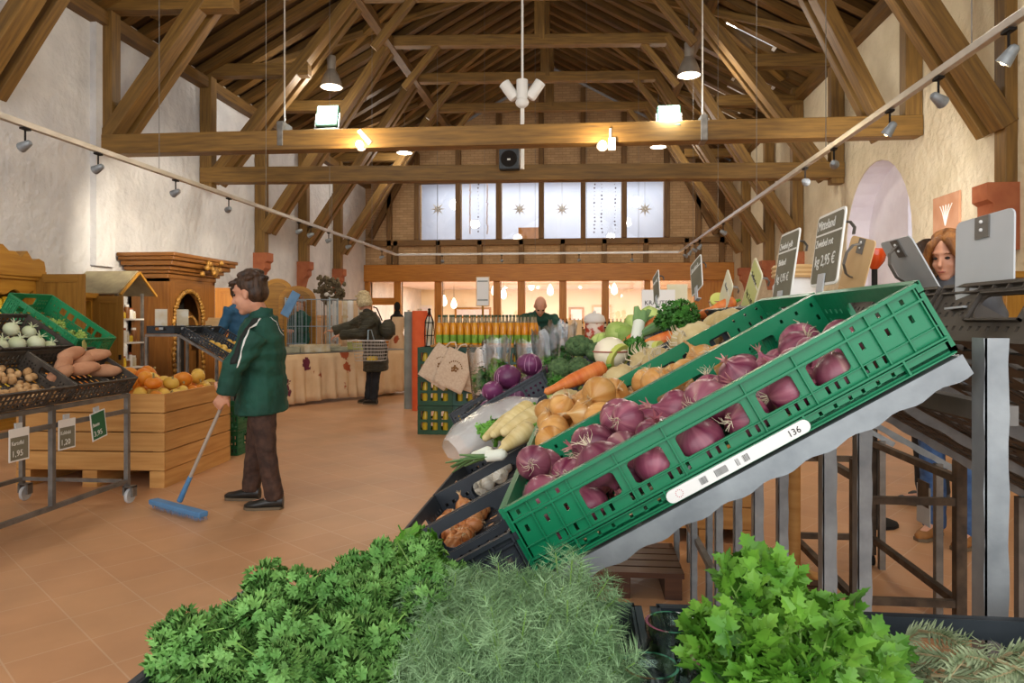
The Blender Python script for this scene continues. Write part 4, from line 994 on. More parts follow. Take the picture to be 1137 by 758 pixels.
for k, (u, v) in enumerate(((.07, .1), (.19, .12), (.1, .27), (.23, .28))): cabbage('red cabbage in the lower layer of its crate, %s of four' % ords[k], TC4 @ V((u, v, .06)), .05, m_rcab, m_rvein, 'red cabbages', k + 95, 'red_cabbage')
# parsnips and leeks in the low crates
m_pars = M('parsnip_skin', 'c8b070', 'dfcd98', sc=10, st=(1, 1, 6), rough=.6, rnd=.05)
lerp_ = lambda a, c, f: a * (1 - f) + c * f
ps = [((602, 458, 1.86), (545, 487, 1.75)), ((588, 452, 1.93), (535, 492, 1.8)), ((597, 470, 1.8), (548, 500, 1.68)), ((572, 462, 1.98), (528, 494, 1.88)), ((590, 475, 1.72), (546, 507, 1.66))]
for k, (a, c) in enumerate(ps): carrot('parsnip', '%s parsnip from the top of the bundle tied with a red band' % ords[k], at(*a), lerp_(at(*a), at(*c), .82), .027 - .001 * k, m_pars, 'parsnips in the bundle', 'parsnip', tip=.35)
for k, (a, c) in enumerate((((560, 504, 1.66), (515, 510, 1.72)), ((545, 500, 1.75), (500, 518, 1.8)))): leek('leek with a long green end %s the parsnip bundle' % ('under' if k == 0 else 'sticking out beside'), at(*a), at(*c), .014, 'leeks beside the parsnips', gr=.6)
# clear plastic bag over salad greens
m_bag = M('clear_plastic_bag', 'eeebe6', rough=.2, alpha=.4, spec=.8, bump=.9, bsc=9, bdist=.02)
b = MB(); c = at(553, 462, 2.05); g0, g1 = at(500, 500, 2.0), at(608, 436, 2.2); T = frame(g0, g1); LB = (g1 - g0).length
n = 14; vs = []; fs = []; segs = 20
for i in range(segs + 1):
    f = i / segs; r = .078 * (sin(pi * min(1, f * 1.0 + .12)) ** .6 + .02) * (1.0 if f < .75 else 1 - (f - .75) * 2.6)
    for k in range(n):
        a = 2 * pi * k / n; q = r * (1 + .22 * noise.noise(V((cos(a) * 2, sin(a) * 2, f * 7)))); vs.append(T @ V((q * cos(a), q * .75 * sin(a), f * LB)))
for i in range(segs):
    for k in range(n): fs.append((i * n + k, i * n + (k + 1) % n, (i + 1) * n + (k + 1) % n, (i + 1) * n + k))
b.add(vs, fs); o = b.build('plastic_bag', m_bag, None, smooth=180); tag(o, 'clear crumpled plastic bag lying over salad greens in a low crate', 'plastic bag')
tuft('salad_greens', 'light green lamb lettuce showing under the plastic bag', 'salad', at(550, 476, 1.98), .05, 140, .014, m_leaf, 35, squash=.45, ruffle=.2)
# potted herbs in cellophane
m_cello = Mglass('cellophane', 'f6f9fb', .3, .12)
TLx = lambda k: TLo(k) @ Matrix.Translation((-.335, 0, 0))
crate('lowest small black crate beneath the potted herbs, next to the cotton bags', TLx(7), .31, .385, .105, m_black, 'handle')
TLy = TLx(7).copy(); TLy.translation += EZ * .109
crate('stacked small black crate of potted herbs, next to the cotton bags', TLy, .31, .385, .105, m_black, 'handle')
for k, (q, u, v) in enumerate(((1, .13, .09), (1, .24, .08), (0, .07, .1), (0, .17, .08), (0, .26, .1), (1, .19, .28), (0, .06, .28), (0, .2, .28))):
    c = (TLy if q else TLo(6)) @ V((u, v, .012)) + V((0, 0, .105))
    t = thing('potted_herb', '%s potted herb in a clear cellophane sleeve, counted along the row from the cotton bags' % ords[k], 'potted herb', c, group='potted herbs in cellophane')
    MB().lathe([(.035, -.08), (.046, 0), (.042, 0), (.036, -.06)], 14, closed=False).build('pot', m_black, t, False, smooth=40)
    b = MB(); rr = random.Random(k); leaf_tuft(b, (0, 0, .085), .056, 170, .015, rr, 1.35, .2); b.build('leaves', m_leaf if k % 2 else m_leafD, t, False)
    b = MB(); n = 18; vs = []; prof = ((.036, -.07), (.05, .02), (.06, .14), (.072, .27))
    for i, (r, z) in enumerate(prof):
        for q in range(n): a = 2 * pi * q / n; rr2 = r * (1 + (.12 * i / 3) * sin(q * 3.0 + k)); vs.append((rr2 * cos(a), rr2 * sin(a), z + (.02 * sin(q * 2.1 + k) if i == 3 else 0)))
    b.add(vs, [(i * n + q, i * n + (q + 1) % n, (i + 1) * n + (q + 1) % n, (i + 1) * n + q) for i in range(3) for q in range(n)]); b.build('sleeve', m_cello, t, False, smooth=180)
# ================================================================== HERB TABLE
HZ = .885
t = thing('herb_table', 'grey steel table in front of the rack holding the herb crates', 'table', (.05, .62, 0))
MB().box(-.41, .40, HZ - .035, .78, .845, HZ - .002).build('table_top', m_steel, t)
for x in (-.38, .74):
    for y in (.43, .82): MB().box(x - .015, y - .015, 0, x + .015, y + .015, HZ - .035).build('leg', m_steel, t)
TB = lambda x: axes((x, .425, HZ), (1, 0, 0), (0, 1, 0), (0, 0, 1))
crate('black crate of jars, flat parsley and rosemary on the herb table', TB(.085), .62, .4, .108, m_black, 'handle')
crate('black crate hidden under curly parsley and dill on the herb table', TB(-.40), .46, .4, .108, m_black, 'handle')
m_cp = M('curly_parsley_leaf', '4f8a3a', '88bc60', sc=26, rough=.6, rnd=.08, con=(.3, .7)); m_fp = M('flat_parsley_leaf', '3f7a1e', '74a836', sc=22, rough=.5, rnd=.06, con=(.3, .7)); m_dill = M('dill_leaf', '648a58', '98b888', sc=22, rough=.7, rnd=.05, con=(.3, .7)); m_ros = M('rosemary_needle', '76885f', 'b3c09a', sc=60, rough=.6, rnd=.06, con=(.3, .7)); m_stem = M('herb_stem', '6f9a3f', '93b860', sc=9, rough=.5); m_wst = M('woody_stem', '8a7a58', 'a89872', sc=30, rough=.8)
def curly(label, c, R, seed, n=430, low=HZ + .02):
    rr = random.Random(seed); c = V(c); t = thing('curly_parsley_bunch', label, 'parsley', c, group='curly parsley on the herb table')
    foot = V((rr.uniform(-.02, .02), .05, low - c.z)); lb = MB(); sb = MB()
    for i in range(int(n / 20)):
        d = V((rr.gauss(0, 1), rr.gauss(0, 1), abs(rr.gauss(0, .75)) - .1)).normalized() * R * rr.uniform(.55, 1.0)
        sb.tube([foot, (foot + d) * .5 + V((rr.gauss(0, .01), rr.gauss(0, .01), .02)), d], [.0016, .0014, .0009], 4, caps=False)
        for j in range(3): 
            e = d + V((rr.gauss(0, .017), rr.gauss(0, .017), rr.gauss(0, .012))); sb.tube([d * .9, e], [.0009, .0006], 3, caps=False)
        leaf_tuft(lb, d, .024, 80, .0058, rr, .85, 1.0)
    lb.build('leaves', m_cp, t, False, smooth=180); sb.build('stems', m_stem, t, False); return t
cpos = [(236, 705, .70), (285, 668, .76), (335, 660, .8), (300, 735, .66), (372, 668, .77), (405, 640, .84), (440, 632, .87), (365, 725, .68), (420, 690, .74), (455, 660, .80), (215, 742, .66), (440, 735, .68)]
cw = ['nearest the floor tiles at the outer edge', 'at the outer back corner of the heap', 'at the back of the heap before the tiled floor', 'low at the front of the heap', 'in the heart of the heap', 'rising at the back beside the shallot crate', 'highest, touching the small black crate', 'at the front below the heart of the heap', 'next to the dill at mid height', 'tucked between dill and black crate', 'lowest of all at the outer front corner', 'at the front edge against the dill']
for k, (px, py, d) in enumerate(cpos): curly('curly parsley bunch ' + cw[k], at(px + 20, py + 34, d), .062 if k not in (3, 7) else .07, k + 100)
tuft('celery_leaf_sprig', 'flat celery leaf sprig lying on the rim of the shallot crate', 'celery', at(462, 612, .93), .035, 26, .02, m_fp, 36, ruffle=.15)
def dill(label, c, R, seed, n=60, lean=(0, 0, 0)):
    rr = random.Random(seed); c = V(c); t = thing('dill_bunch', label, 'dill', c, group='dill on the herb table'); lb = MB(); sb = MB(); foot = V((lean[0], lean[1], HZ + .02 - c.z))
    for i in range(n):
        d = V((rr.gauss(0, 1), rr.gauss(0, 1), abs(rr.gauss(0, .8)) - .1)).normalized() * R * rr.uniform(.6, 1.05); st = d * .25 + foot * .2
        ax = d - st; L = ax.length; ax.normalize(); x = ax.orthogonal().normalized(); y = ax.cross(x)
        sb.tube([foot * .5 + st * .5, st, d], [.0013, .0011, .0005], 4, caps=False)
        for j in range(13):
            f = .1 + .9 * j / 12; p = st + (d - st) * f; bl = .026 * (1.15 - f * .75)
            for s in range(3):
                a = j * 2.4 + s * 2.1; dr = (x * cos(a) + y * sin(a) + ax * .55).normalized(); e = p + dr * bl
                wv = dr.cross(V((rr.gauss(0, 1), rr.gauss(0, 1), rr.gauss(0, 1)))).normalized() * .0003
                lb.add([p - wv, p + wv, e], [(0, 1, 2)])
                for q in range(7):
                    g = .15 + .85 * q / 6; pp = p + dr * bl * g; a2 = rr.uniform(0, 6.28); rx = (dr * .8 + (x * cos(a2 + a) + y * sin(a2 + a)) + V((0, 0, .15))).normalized(); wv = rx.cross(dr).normalized() * .00034
                    lb.add([pp - wv, pp + wv, pp + rx * .0125 * rr.uniform(.5, 1.3)], [(0, 1, 2)])
    lb.build('leaves', m_dill, t, False); sb.build('stems', m_stem, t, False); return t
dpos = [(628, 690, .735, .068), (560, 692, .76, .062), (500, 706, .74, .06), (568, 750, .64, .074), (628, 752, .64, .066), (505, 758, .64, .06), (520, 678, .82, .045), (596, 718, .69, .066)]
dw = ['leaning on the green crate corner', 'in front of the small black crate', 'beside the curly parsley heart', 'at the very front of the dill heap', 'at the front beside the glass jars', 'at the front next to the curly parsley', 'poking up by the white onions', 'in the middle of the dill heap']
for k, (px, py, d, R) in enumerate(dpos): dill('feathery grey-green dill bunch ' + dw[k], at(px, py, d), R, k + 120)
# jars
def jar(label, c, r, h):
    t = thing('glass_jar', label, 'jar', (c[0], c[1], c[2] - h), group='glass jars in the herb crate')
    MB().lathe([(.001, .003), (r * .92, .003), (r, .012), (r, h * .78), (r * .9, h * .86), (r * .9, h * .9), (r * .97, h * .93), (r * .97, h), (r * .86, h), (r * .84, h * .86), (r * .93, h * .76), (r * .93, .016), (.001, .008)], 24, closed=False).build('glass', m_jar, t, False, smooth=50)
    MB().lathe([(.001, .012), (r * .9, .016), (r * .9, h * .5), (.001, h * .5)], 20, closed=False).build('water', m_jar, t, False, smooth=50); return t
m_jar = Mglass('jar_glass', 'eef8f3', .5, .03)
zj = HZ + .012
def jpos(px, py, h, d): p = at(px, py, d); return p
jar('glass jar with an open rim beside the flat parsley, behind its fellow', at(746, 690, .70), .027, at(746, 690, .70).z - zj)
jar('glass jar at the edge of the dill, nearer the front', at(722, 738, .62), .026, at(722, 738, .62).z - zj)
jar('glass jar under the flat parsley sprays', at(800, 730, .62), .027, .1)
def fleaf(mb, p, d, nrm, s, rr):
    """one lobed parsley leaf with three leaflets"""
    d = V(d).normalized(); n = (V(nrm) - d * V(nrm).dot(d)).normalized(); y = n.cross(d)
    out = [(0, .0), (.22, .05), (.24, .24), (.36, .42), (.42, .25), (.52, .26), (.62, .38), (.67, .2), (.78, .24), (.84, .1), (1.0, 0)]
    for ang, sc, of in ((0, 1, .3), (.85, .85, .1), (-.85, .85, .1)):
        dd = (d * cos(ang) + y * sin(ang)); yy = n.cross(dd); o = V(p) + d * s * of; L = s * sc
        cup = rr.uniform(.05, .35); up_ = [o + dd * L * a + yy * L * b + n * (cup * L * b - .25 * L * a * a) for a, b in out]; dn = [o + dd * L * a - yy * L * b + n * (cup * L * b - .25 * L * a * a) for a, b in out[1:-1]]
        mid = [o + dd * L * a + n * (-.25 * L * a * a) for a, b in out[1:-1]]
        vs = up_ + dn + mid; nu = len(up_); nd = len(dn); fs = []
        for i in range(nu - 1):
            a0 = 0 if i == 0 else nu + nd + i - 1; a1 = nu - 1 if i == nu - 2 else nu + nd + i
            if i == 0: fs += [(0, a1, 1), (0, nu, a1)]
            elif i == nu - 2: fs += [(a0, nu - 1, i), (a0, nu + i - 1, nu - 1)]
            else: fs += [(a0, a1, i + 1, i), (a0, nu + i - 1, nu + i, a1)]
        mb.add(vs, fs)
def flat(label, c, R, seed, n=34, foot=(0, 0, -.1), s=.02, zf=.7):
    rr = random.Random(seed); t = thing('flat_parsley_bunch', label, 'parsley', c, group='flat parsley on the herb table'); lb = MB(); sb = MB(); foot = V(foot)
    for i in range(n):
        d = V((rr.gauss(0, 1), rr.gauss(0, .8), abs(rr.gauss(0, zf)) + rr.choice((0, 0, .2)))).normalized() * R * rr.uniform(.45, 1.05); m = foot * .35 + d * .4 + V((0, 0, .015))
        sb.tube([foot, m, d], [.0019, .0016, .001], 5, caps=False); nr = V((rr.gauss(0, .5), rr.gauss(0, .5) - .25, 1))
        for j in range(3):
            dd = (d - m).normalized() + V((rr.gauss(0, .6), rr.gauss(0, .6), rr.gauss(0, .35))); p = d + V((rr.gauss(0, .008), rr.gauss(0, .008), rr.gauss(0, .006))) if j else d
            if j: sb.tube([d * .93 + m * .07, p], [.0008, .0006], 3, caps=False)
            fleaf(lb, p, dd, nr + V((rr.gauss(0, .4), rr.gauss(0, .4), 0)), s * rr.uniform(.7, 1.15), rr)
    lb.build('leaves', m_fp, t, False); sb.build('stems', m_stem, t, False); return t
fpos = [(856, 716, .70, .064, .0225, .9, 56), (908, 748, .66, .057, .022, .6, 46), (836, 766, .62, .047, .021, .6, 34), (892, 770, .60, .052, .022, .6, 40), (944, 772, .62, .035, .021, .5, 18), (802, 716, .68, .028, .020, .6, 9), (846, 664, .73, .034, .024, 1.2, 16)]
fw = ['standing tallest in its jar before the rack legs', 'spilling towards the rosemary', 'hanging over the front glass jars', 'lowest at the front of the herb crate', 'next to the rosemary sprigs', 'with drooping sprays over the glass rim', 'with the topmost bright shoots']
for k, (px, py, d, R, s, zf, n) in enumerate(fpos): flat('bright green flat parsley bunch ' + fw[k], at(px, py, d), R, k + 140, n, (0, .0, -.09), s, zf)
def rosemary(label, p, q, seed):
    rr = random.Random(seed); p, q = V(p), V(q); t = thing('rosemary_sprig', label, 'rosemary', p, group='rosemary sprigs in the herb crate'); b = MB(); ax = (q - p); L = ax.length; ax.normalize(); x = ax.orthogonal().normalized(); y = ax.cross(x); bend = x * rr.gauss(0, .012) + y * rr.gauss(0, .012)
    pt = lambda f: p + ax * L * f + bend * (4 * f * (1 - f)); sb = MB(); sb.tube([pt(0), pt(.3), pt(.6), pt(1)], [.0016, .0014, .0012, .0006], 5); sb.build('stem', m_wst, t)
    for i in range(int(L * 1500)):
        f = .12 + .88 * i / (L * 1500); a = i * 2.4; dr = ((x * cos(a) + y * sin(a)) * .6 + ax).normalized(); nn = rr.uniform(.016, .025) * (1.1 - f * .5); o = pt(f); w = dr.cross(x * cos(a + 1.5) + y * sin(a + 1.5)).normalized() * .0009
        b.add([o - w * .6, o + w * .6, o + dr * nn * .6 + w, o + dr * nn, o + dr * nn * .6 - w], [(0, 1, 2, 3, 4)])
    b.build('needles', m_ros, t); return t
rr = random.Random(77); rl = []
for k in range(16):
    px = 985 + k * 11 + rr.uniform(-8, 8); py = 735 + rr.uniform(-6, 20); d = .70 - .007 * k * rr.uniform(.4, 1); a = at(px, py, d); an = rr.uniform(-.6, .9) + (pi if k % 3 == 0 else 0); rl.append((a.x, a, an))
rl.sort(key=lambda q: q[0])
for k, (x, a, an) in enumerate(rl): rosemary('grey-green rosemary sprig, %s counted outwards from the flat parsley' % ords[k], a, a + V((cos(an) * .1, sin(an) * .05, rr.uniform(-.005, .02))), k)
rosemary('pale rosemary sprig arching up highest against the black crate wall', at(1020, 700, .72) , at(1078, 735, .64), 50)
rosemary('dry bare rosemary twig sticking out by the grip hole', at(985, 712, .74), at(1018, 725, .7), 51)
b = MB(); rr = random.Random(5)
for i in range(9500):
    o = V((rr.uniform(.3, .69), rr.uniform(.44, .81), 0)); o.z = HZ + .035 + .055 * rr.random() + .02 * noise.noise(o * 12); a = rr.uniform(0, 6.28); dr = V((cos(a), sin(a), rr.gauss(0, .35))).normalized(); w = dr.orthogonal().normalized() * .0009; n_ = rr.uniform(.015, .026)
    b.add([o - w, o + w, o + dr * n_], [(0, 1, 2)])
o = b.build('rosemary_needles', m_ros); tag(o, 'heap of loose grey-green rosemary needles filling the herb crate', 'rosemary', kind='stuff')
# ================================================================== AISLE SIDE: LEFT RACK, BIN, CABINETS
AR = math.radians(32)
def TLR(y, tier, dz=0): return axes(V((-3.24, y, .80)) + V((-cos(AR), 0, sin(AR))) * (.415 * tier) + V((sin(AR), 0, cos(AR))) * (.02 * tier + dz), (0, 1, 0), (-cos(AR), 0, sin(AR)), (sin(AR), 0, cos(AR)))
rk2 = thing('produce_rack', 'grey steel rack on castors by the tiled aisle, carrying black and green crates', 'rack', (-3.5, 4.2, 0))
Y0, Y1 = 2.35, 4.83
for y in (Y0, 3.0, 4.1, Y1):
    MB().box(-3.275, y - .015, .12 if y in (Y0, Y1) else .17, -3.245, y + .015, .79).build('leg', m_steel, rk2)
    MB().box(-4.09, y - .015, .12, -4.06, y + .015, 1.2).build('leg', m_steel, rk2)
    MB().bar((-3.25, y, .775), (-4.08, y, .775 + .83 * math.tan(AR)), .025, .025).build('sloping_rail', m_steel, rk2)
for z in (.775, .665, .16): MB().box(-3.275, Y0, z - .014, -3.247, Y1, z + .014).build('long_rail', m_steel, rk2)
for z in (.16, 1.17): MB().box(-4.09, Y0, z - .014, -4.062, Y1, z + .014).build('long_rail', m_steel, rk2)
for y in (Y0, Y1): MB().box(-4.08, y - .012, .148, -3.26, y + .012, .172).build('cross_rail', m_steel, rk2)
for x in (-3.26, -4.07):
    for y in (Y0, Y1):
        c = MB(); c.lathe([(.001, -.012), (.05, -.012), (.055, 0), (.05, .012), (.001, .012)], 16, Matrix.Translation((x + .02, y, .055)) @ Matrix.Rotation(pi / 2, 4, 'Y')); o = c.build('caster', m_grey, rk2, smooth=40)
        par(MB().box(x - .02, y - .025, .06, x - .005, y + .025, .125).box(x + .045, y - .025, .05, x + .06, y + .025, .125).box(x - .02, y - .025, .118, x + .06, y + .025, .128).build('fork', m_steel), o)
cl = {}
for j, y in enumerate((2.36, 2.98, 3.6, 4.215)):
    cl[(0, j)] = crate(['black crate in the lower tier of the aisle rack, nearest the entrance', 'black crate of small potatoes, second in the lower tier of the aisle rack', 'black crate of walnut-sized potatoes, third in the lower tier of the aisle rack', 'black crate of sweet potatoes at the end of the aisle rack by the pumpkin bin'][j], TLR(y, 0), .6, .4, .13, m_brownC, 'lattice', 'lower crates on the aisle rack')
for j, y in enumerate((3.40, 4.02)):
    cl[(1, j)] = crate(['black crate of lettuce in the upper tier of the aisle rack', 'black crate of kohlrabi in the upper tier of the aisle rack'][j], TLR(y, 1), .6, .4, .13, m_brownC, 'lattice', 'upper crates on the aisle rack')
TG = axes(TLR(5.03, 1, .03).translation, V((-cos(AR), 0, sin(AR))), V((0, -1, 0)), V((sin(AR), 0, cos(AR))))
cl[(1, 2)] = crate('dark green crate with a few leaves at the top end of the aisle rack', TG, .6, .4, .15, m_greenL, 'green', 'upper crates on the aisle rack')
# contents
m_pot = M('potato_skin', 'b58a5a', 'd4ad7c', sc=9, rough=.8, rnd=.1, bump=.3, bsc=40); m_swp = M('sweet_potato_skin', 'b9805e', 'd3a07c', sc=6, rough=.75, rnd=.07, bump=.3, bsc=30); m_kohl = M('kohlrabi_skin', 'c9d3a0', 'e6ead0', sc=4, rough=.45, rnd=.04)
def lump(name, label, cat, r, T, mat, group, seed, sc=(1, 1, 1), jit=.1):
    b = MB(); b.ball((0, 0, 0), (r * sc[0], r * sc[1], r * sc[2]), 14, 9, jit=jit, seed=seed); o = b.build(name, mat, None, smooth=180); o.matrix_basis = T; W[o.name] = T.copy(); return tag(o, label, cat, group)
for j, y in ((1, 2.98), (2, 3.6)):
    pr = mkp([lump('potato', 'x', 'potato', .022, Matrix.Identity(4), m_pot, None, s, (1.2, 1, .95)) for s in (1, 2)], .022)
    place(62, .019, .026, .6, .4, 20 + j, TLR(y, 0), pr, lambda p, c: 'small round potato heaped in a black crate on the aisle rack', 'small potatoes on the aisle rack', drift=0, layers=.16)
sw = [(.10, .20, .075, .2), (.2, .28, .09, .5), (.3, .2, .1, -.2), (.40, .29, .1, .3), (.48, .17, .085, -.5), (.3, .33, .13, .1), (.5, .3, .13, -.2)]
for k, (u, v, w, a) in enumerate(sw): lump('sweet_potato', 'long pinkish sweet potato, %s from the entrance end of the heap' % ords[k], 'sweet potato', .048, TLR(4.215, 0) @ TRS((u, v, w), (a * .3, -.25, a)), m_swp, 'sweet potatoes on the aisle rack', k, (2.5, 1, .9), .16)
for k, (u, v, w, r) in enumerate(((.12, .12, .07, .05), (.27, .13, .07, .052), (.42, .12, .075, .055), (.18, .28, .08, .055), (.36, .28, .085, .05), (.5, .26, .075, .045), (.53, .1, .06, .04))):
    T = TLR(4.02, 1) @ TRS((u, v, w)); o = lump('kohlrabi', 'pale kohlrabi bulb, %s from the entrance end of its crate' % ords[k], 'kohlrabi', r, T, m_kohl, 'kohlrabi on the aisle rack', k, (1, 1, .9), .05)
    b = MB(); rr = random.Random(k)
    for i in range(5): a = i * 1.3; b.tube([(0, 0, r * .8), (r * .3 * cos(a), r * .3 * sin(a), r * 1.15), (r * .7 * cos(a), r * .7 * sin(a), r * 1.4)], [r * .09, r * .06, r * .03], 5)
    par(b.build('leaf_stub', m_kohl), o, False)
for k, (u, v, w) in enumerate(((.16, .2, .05), (.32, .22, .05))): tuft('loose_leaf_heap', 'wilted green leaves in the dark green crate, %s' % ('at its middle' if k == 0 else 'at the end over the sweet potatoes'), 'leaves', TG @ V((u, v, w + .02)), .07, 26, .03, m_sav, k + 60, 'leaves in the dark green crate', .4, ruffle=.3)
for k, u in enumerate((.15, .32, .48)): tuft('lettuce', 'green lettuce head, %s from the entrance end of its black crate' % ords[k], 'lettuce', TLR(3.40, 1) @ V((u, .2, .1)), .07, 60, .04, m_leaf, k + 70, 'lettuces on the aisle rack', .7)
t = thing('price_card', 'lime green price card standing behind the sweet potatoes', 'price card', mat=TLR(4.215, 0) @ TRS((.5, .37, .11), (-.5, 0, .5)))
MB().box(-.07, 0, 0, .07, .003, .1).build('card', m_lime, t, False, bevel=.002); MB().box(-.02, -.004, -.02, .02, .006, .02).build('clip', m_grey, t, False)
for k, (px, py, m_, w) in enumerate(((10, 482, m_slate, ('Kartoffel', '1,95')), (65, 472, m_slate, ('Kohlrabi', '1,20')), (100, 466, m_greenD, ('Batate', '3,95')))):
    p = atX(px, py, -3.235)
    t = thing('price_sign', ['white-topped grey price sign on the aisle rack rail, nearest the entrance', 'white-topped grey price sign in the middle of the aisle rack rail', 'white and green price sign hanging aslant by the pumpkin bin'][k], 'price sign', mat=axes((-3.235, p.y, .675), (0, 1, 0), (-1, 0, 0), (0, 0, 1)) @ TRS((0, 0, 0), (0, (0, 0, -.16)[k], 0)), group='price signs on the aisle rack rail')
    MB().box(0, 0, -.17, .15, .004, .02).build('board', m_white, t, False, bevel=.003); MB().box(.01, -.001, -.16, .14, .002, -.03 if k < 2 else .012).build('writing_field', m_, t, False)
    for q, (s, z, sz) in enumerate(((w[0], -.075, .034), (w[1], -.14, .05))): o = text(s, sz, m_chalk, Matrix.Identity(4), t, ext=.0004); o.matrix_parent_inverse = Matrix.Identity(4); o.data.transform(axes((.016, -.002, z), (1, 0, 0), (0, 0, 1), (0, -1, 0)) @ Matrix.Diagonal((.75 if q == 0 else 1, 1, 1, 1)))
    MB().box(.05, .002, .0, .1, .012, .05).build('clip', m_grey, t, False)
# grey basket-like crate standing behind the rack legs
plank_box('wooden_crate', 'worn plank crate on the floor beneath the aisle rack', -3.95, 3.3, -3.5, 3.9, .0, .24, 2, m_binwood, feet=False)

# pumpkin bin
bn = plank_box('pumpkin_bin', 'large wooden plank bin heaped with orange pumpkins', -4.5, 5.27, -3.28, 6.4, .13, .74, 4, m_binwood, math.radians(2), 'bin')
MB().box(-.57, -.52, .5, .57, .52, .625).build('straw_bed', m_binwood, bn, False)
m_pump = M('pumpkin_skin', 'd9791c', 'eda037', sc=3, rough=.45, rnd=.1); m_pumpy = M('yellow_squash_skin', 'd8a83a', 'ecc766', sc=3, rough=.5, rnd=.08); m_pst = M('pumpkin_stem', '9a8a58', 'b5a673', sc=20, rough=.8)
def pumpkin(r, mat):
    b = MB(); n = 24; m = 12; vs = [(0, 0, -.62 * r)]; fs = []
    for i in range(1, m):
        ph = -pi / 2 + pi * i / m
        for k in range(n): a = 2 * pi * k / n; q = 1 - .07 * (abs(cos(a * 4)) < .38); rad = cos(ph) ** .8 * q * r; vs.append((rad * cos(a), rad * sin(a), .72 * r * sin(ph) * (1 - .12 * cos(ph) ** 6)))
    vs.append((0, 0, .6 * r)); fs += [(0, 1 + (k + 1) % n, 1 + k) for k in range(n)]
    for i in range(m - 2): fs += [(1 + i * n + k, 1 + i * n + (k + 1) % n, 1 + (i + 1) * n + (k + 1) % n, 1 + (i + 1) * n + k) for k in range(n)]
    b0 = 1 + (m - 2) * n; fs += [(b0 + k, b0 + (k + 1) % n, len(vs) - 1) for k in range(n)]
    b.add(vs, fs); o = b.build('pumpkin', mat, None, smooth=180)
    s = MB(); s.tube([(0, 0, .52 * r), (.02 * r, 0, .75 * r), (.12 * r, 0, .95 * r)], [.17 * r, .1 * r, .12 * r], 7); par(s.build('stem', m_pst), o, False); return tag(o, 'x', 'pumpkin', 'pumpkins in the wooden bin')
pr = mkp([pumpkin(.09, m_pump), pumpkin(.09, m_pumpy), pumpkin(.09, m_pump)], .09)
Tb = W[bn.name] @ Matrix.Translation((-.55, -.52, .63))
LP = place(92, .055, .082, 1.1, 1.04, 30, Tb, pr, lambda p, c: 'x', 'pumpkins in the wooden bin', drift=0, layers=.5, it=320, z0=.0)
g = {}
for o, p, r in LP:
    key = ('atop' if p[2] > .27 else 'low in', 'front' if p[1] < .35 else 'middle' if p[1] < .7 else 'back'); g.setdefault(key, []).append((p[0], o))
for (a, c), v in g.items():
    for k, (x, o) in enumerate(sorted(v, key=lambda q: q[0])): o['label'] = 'squash %s the %s of the wooden bin, %s from the wall side' % (a, c, ords[k])

crate('dark green crate on the floor behind the pumpkin bin', axes((-3.93, 6.62, .0), (1, 0, 0), (0, 1, 0), (0, 0, 1)), .6, .4, .24, m_greenD, 'lattice')
crate('upper dark green crate behind the pumpkin bin', axes((-3.93, 6.62, .245), (1, 0, 0), (0, 1, 0), (0, 0, 1)), .6, .4, .24, m_greenD, 'lattice')

# ---- cabinets along the white wall. local frame: x along the wall (+Y world), y towards the wall, z up
def wallT(xf, y): return axes((xf, y, 0), (0, 1, 0), (-1, 0, 0), (0, 0, 1))
def pdoor(mat, T, w, h, t, knob=True, matp=None):
    """panelled door hinged at local x=0, in the plane of T"""
    b = MB(); b.T = T; e = .09
    b.box(0, 0, 0, e, .028, h); b.box(w - e, 0, 0, w, .028, h); b.box(e, 0, 0, w - e, .028, e); b.box(e, 0, h - e, w - e, .028, h); b.box(e, .008, e, w - e, .02, h - e)
    d = b.build('door', mat, t, False)
    b = MB(); b.T = T; b.box(e, -.004, e, e + .012, .03, h - e); b.box(w - e - .012, -.004, e, w - e, .03, h - e); b.box(e, -.004, h - e - .012, w - e, .03, h - e); par(b.build('panel_moulding', matp or mat), d, False)
    if knob: b = MB(); b.T = T; b.box(w - .055, -.012, h * .42, w - .02, .04, h * .42 + .07); par(b.build('lock_plate', m_dark), d, False)
def case(t, mat, w, d, h, shelves, back=None):
    MB().box(0, 0, 0, .04, d, h).build('side_panel', mat, t, False); MB().box(w - .04, 0, 0, w, d, h).build('side_panel', mat, t, False)
    MB().box(.04, d - .02, 0, w - .04, d, h).build('back_panel', mat, t, False); MB().box(.04, 0, h - .04, w - .04, d - .02, h).build('top_panel', mat, t, False); MB().box(.04, 0, 0, w - .04, d - .02, .1).build('plinth', mat, t, False)
    for z in shelves: MB().box(.04, .02, z - .02, w - .04, d - .02, z).build('shelf', m_white, t, False)
# A: pine cupboard with carved crest
yA1 = atX(40, 300, -6.9).y; wA = 1.35
t = thing('pine_cupboard', 'honey pine cupboard with a carved crest and open doors, nearest along the white wall', 'cupboard', mat=wallT(-6.9, yA1 - wA)); TA = W[t.name]
case(t, m_pine, wA, .5, 1.82, (.5, .95, 1.38))
poly = [(-.06, 1.82), (wA + .06, 1.82), (wA + .1, 1.9), (wA + .1, 1.98)]
for i in range(17): x = wA + .08 - (wA + .16) * i / 16; c = abs(x - wA / 2) / (wA / 2); poly.append((x, 2.06 + .16 * max(0, 1 - c * 1.5) + .035 * (i % 2) + (.08 if i in (3, 13) else 0)))
poly += [(-.1, 1.98), (-.1, 1.9)]
MB().prism(poly, -.05, .1).box(-.08, -.08, 1.86, wA + .08, .1, 1.93).build('carved_crest', m_pine, t, False)
MB().prism([(.04, 1.82), (.04, 1.7)] + [(.04 + (wA - .08) * i / 24, 1.66 + .035 * cos(i * pi / 3)) for i in range(25)] + [(wA - .04, 1.82)], -.012, .02).build('valance', m_pine, t, False)
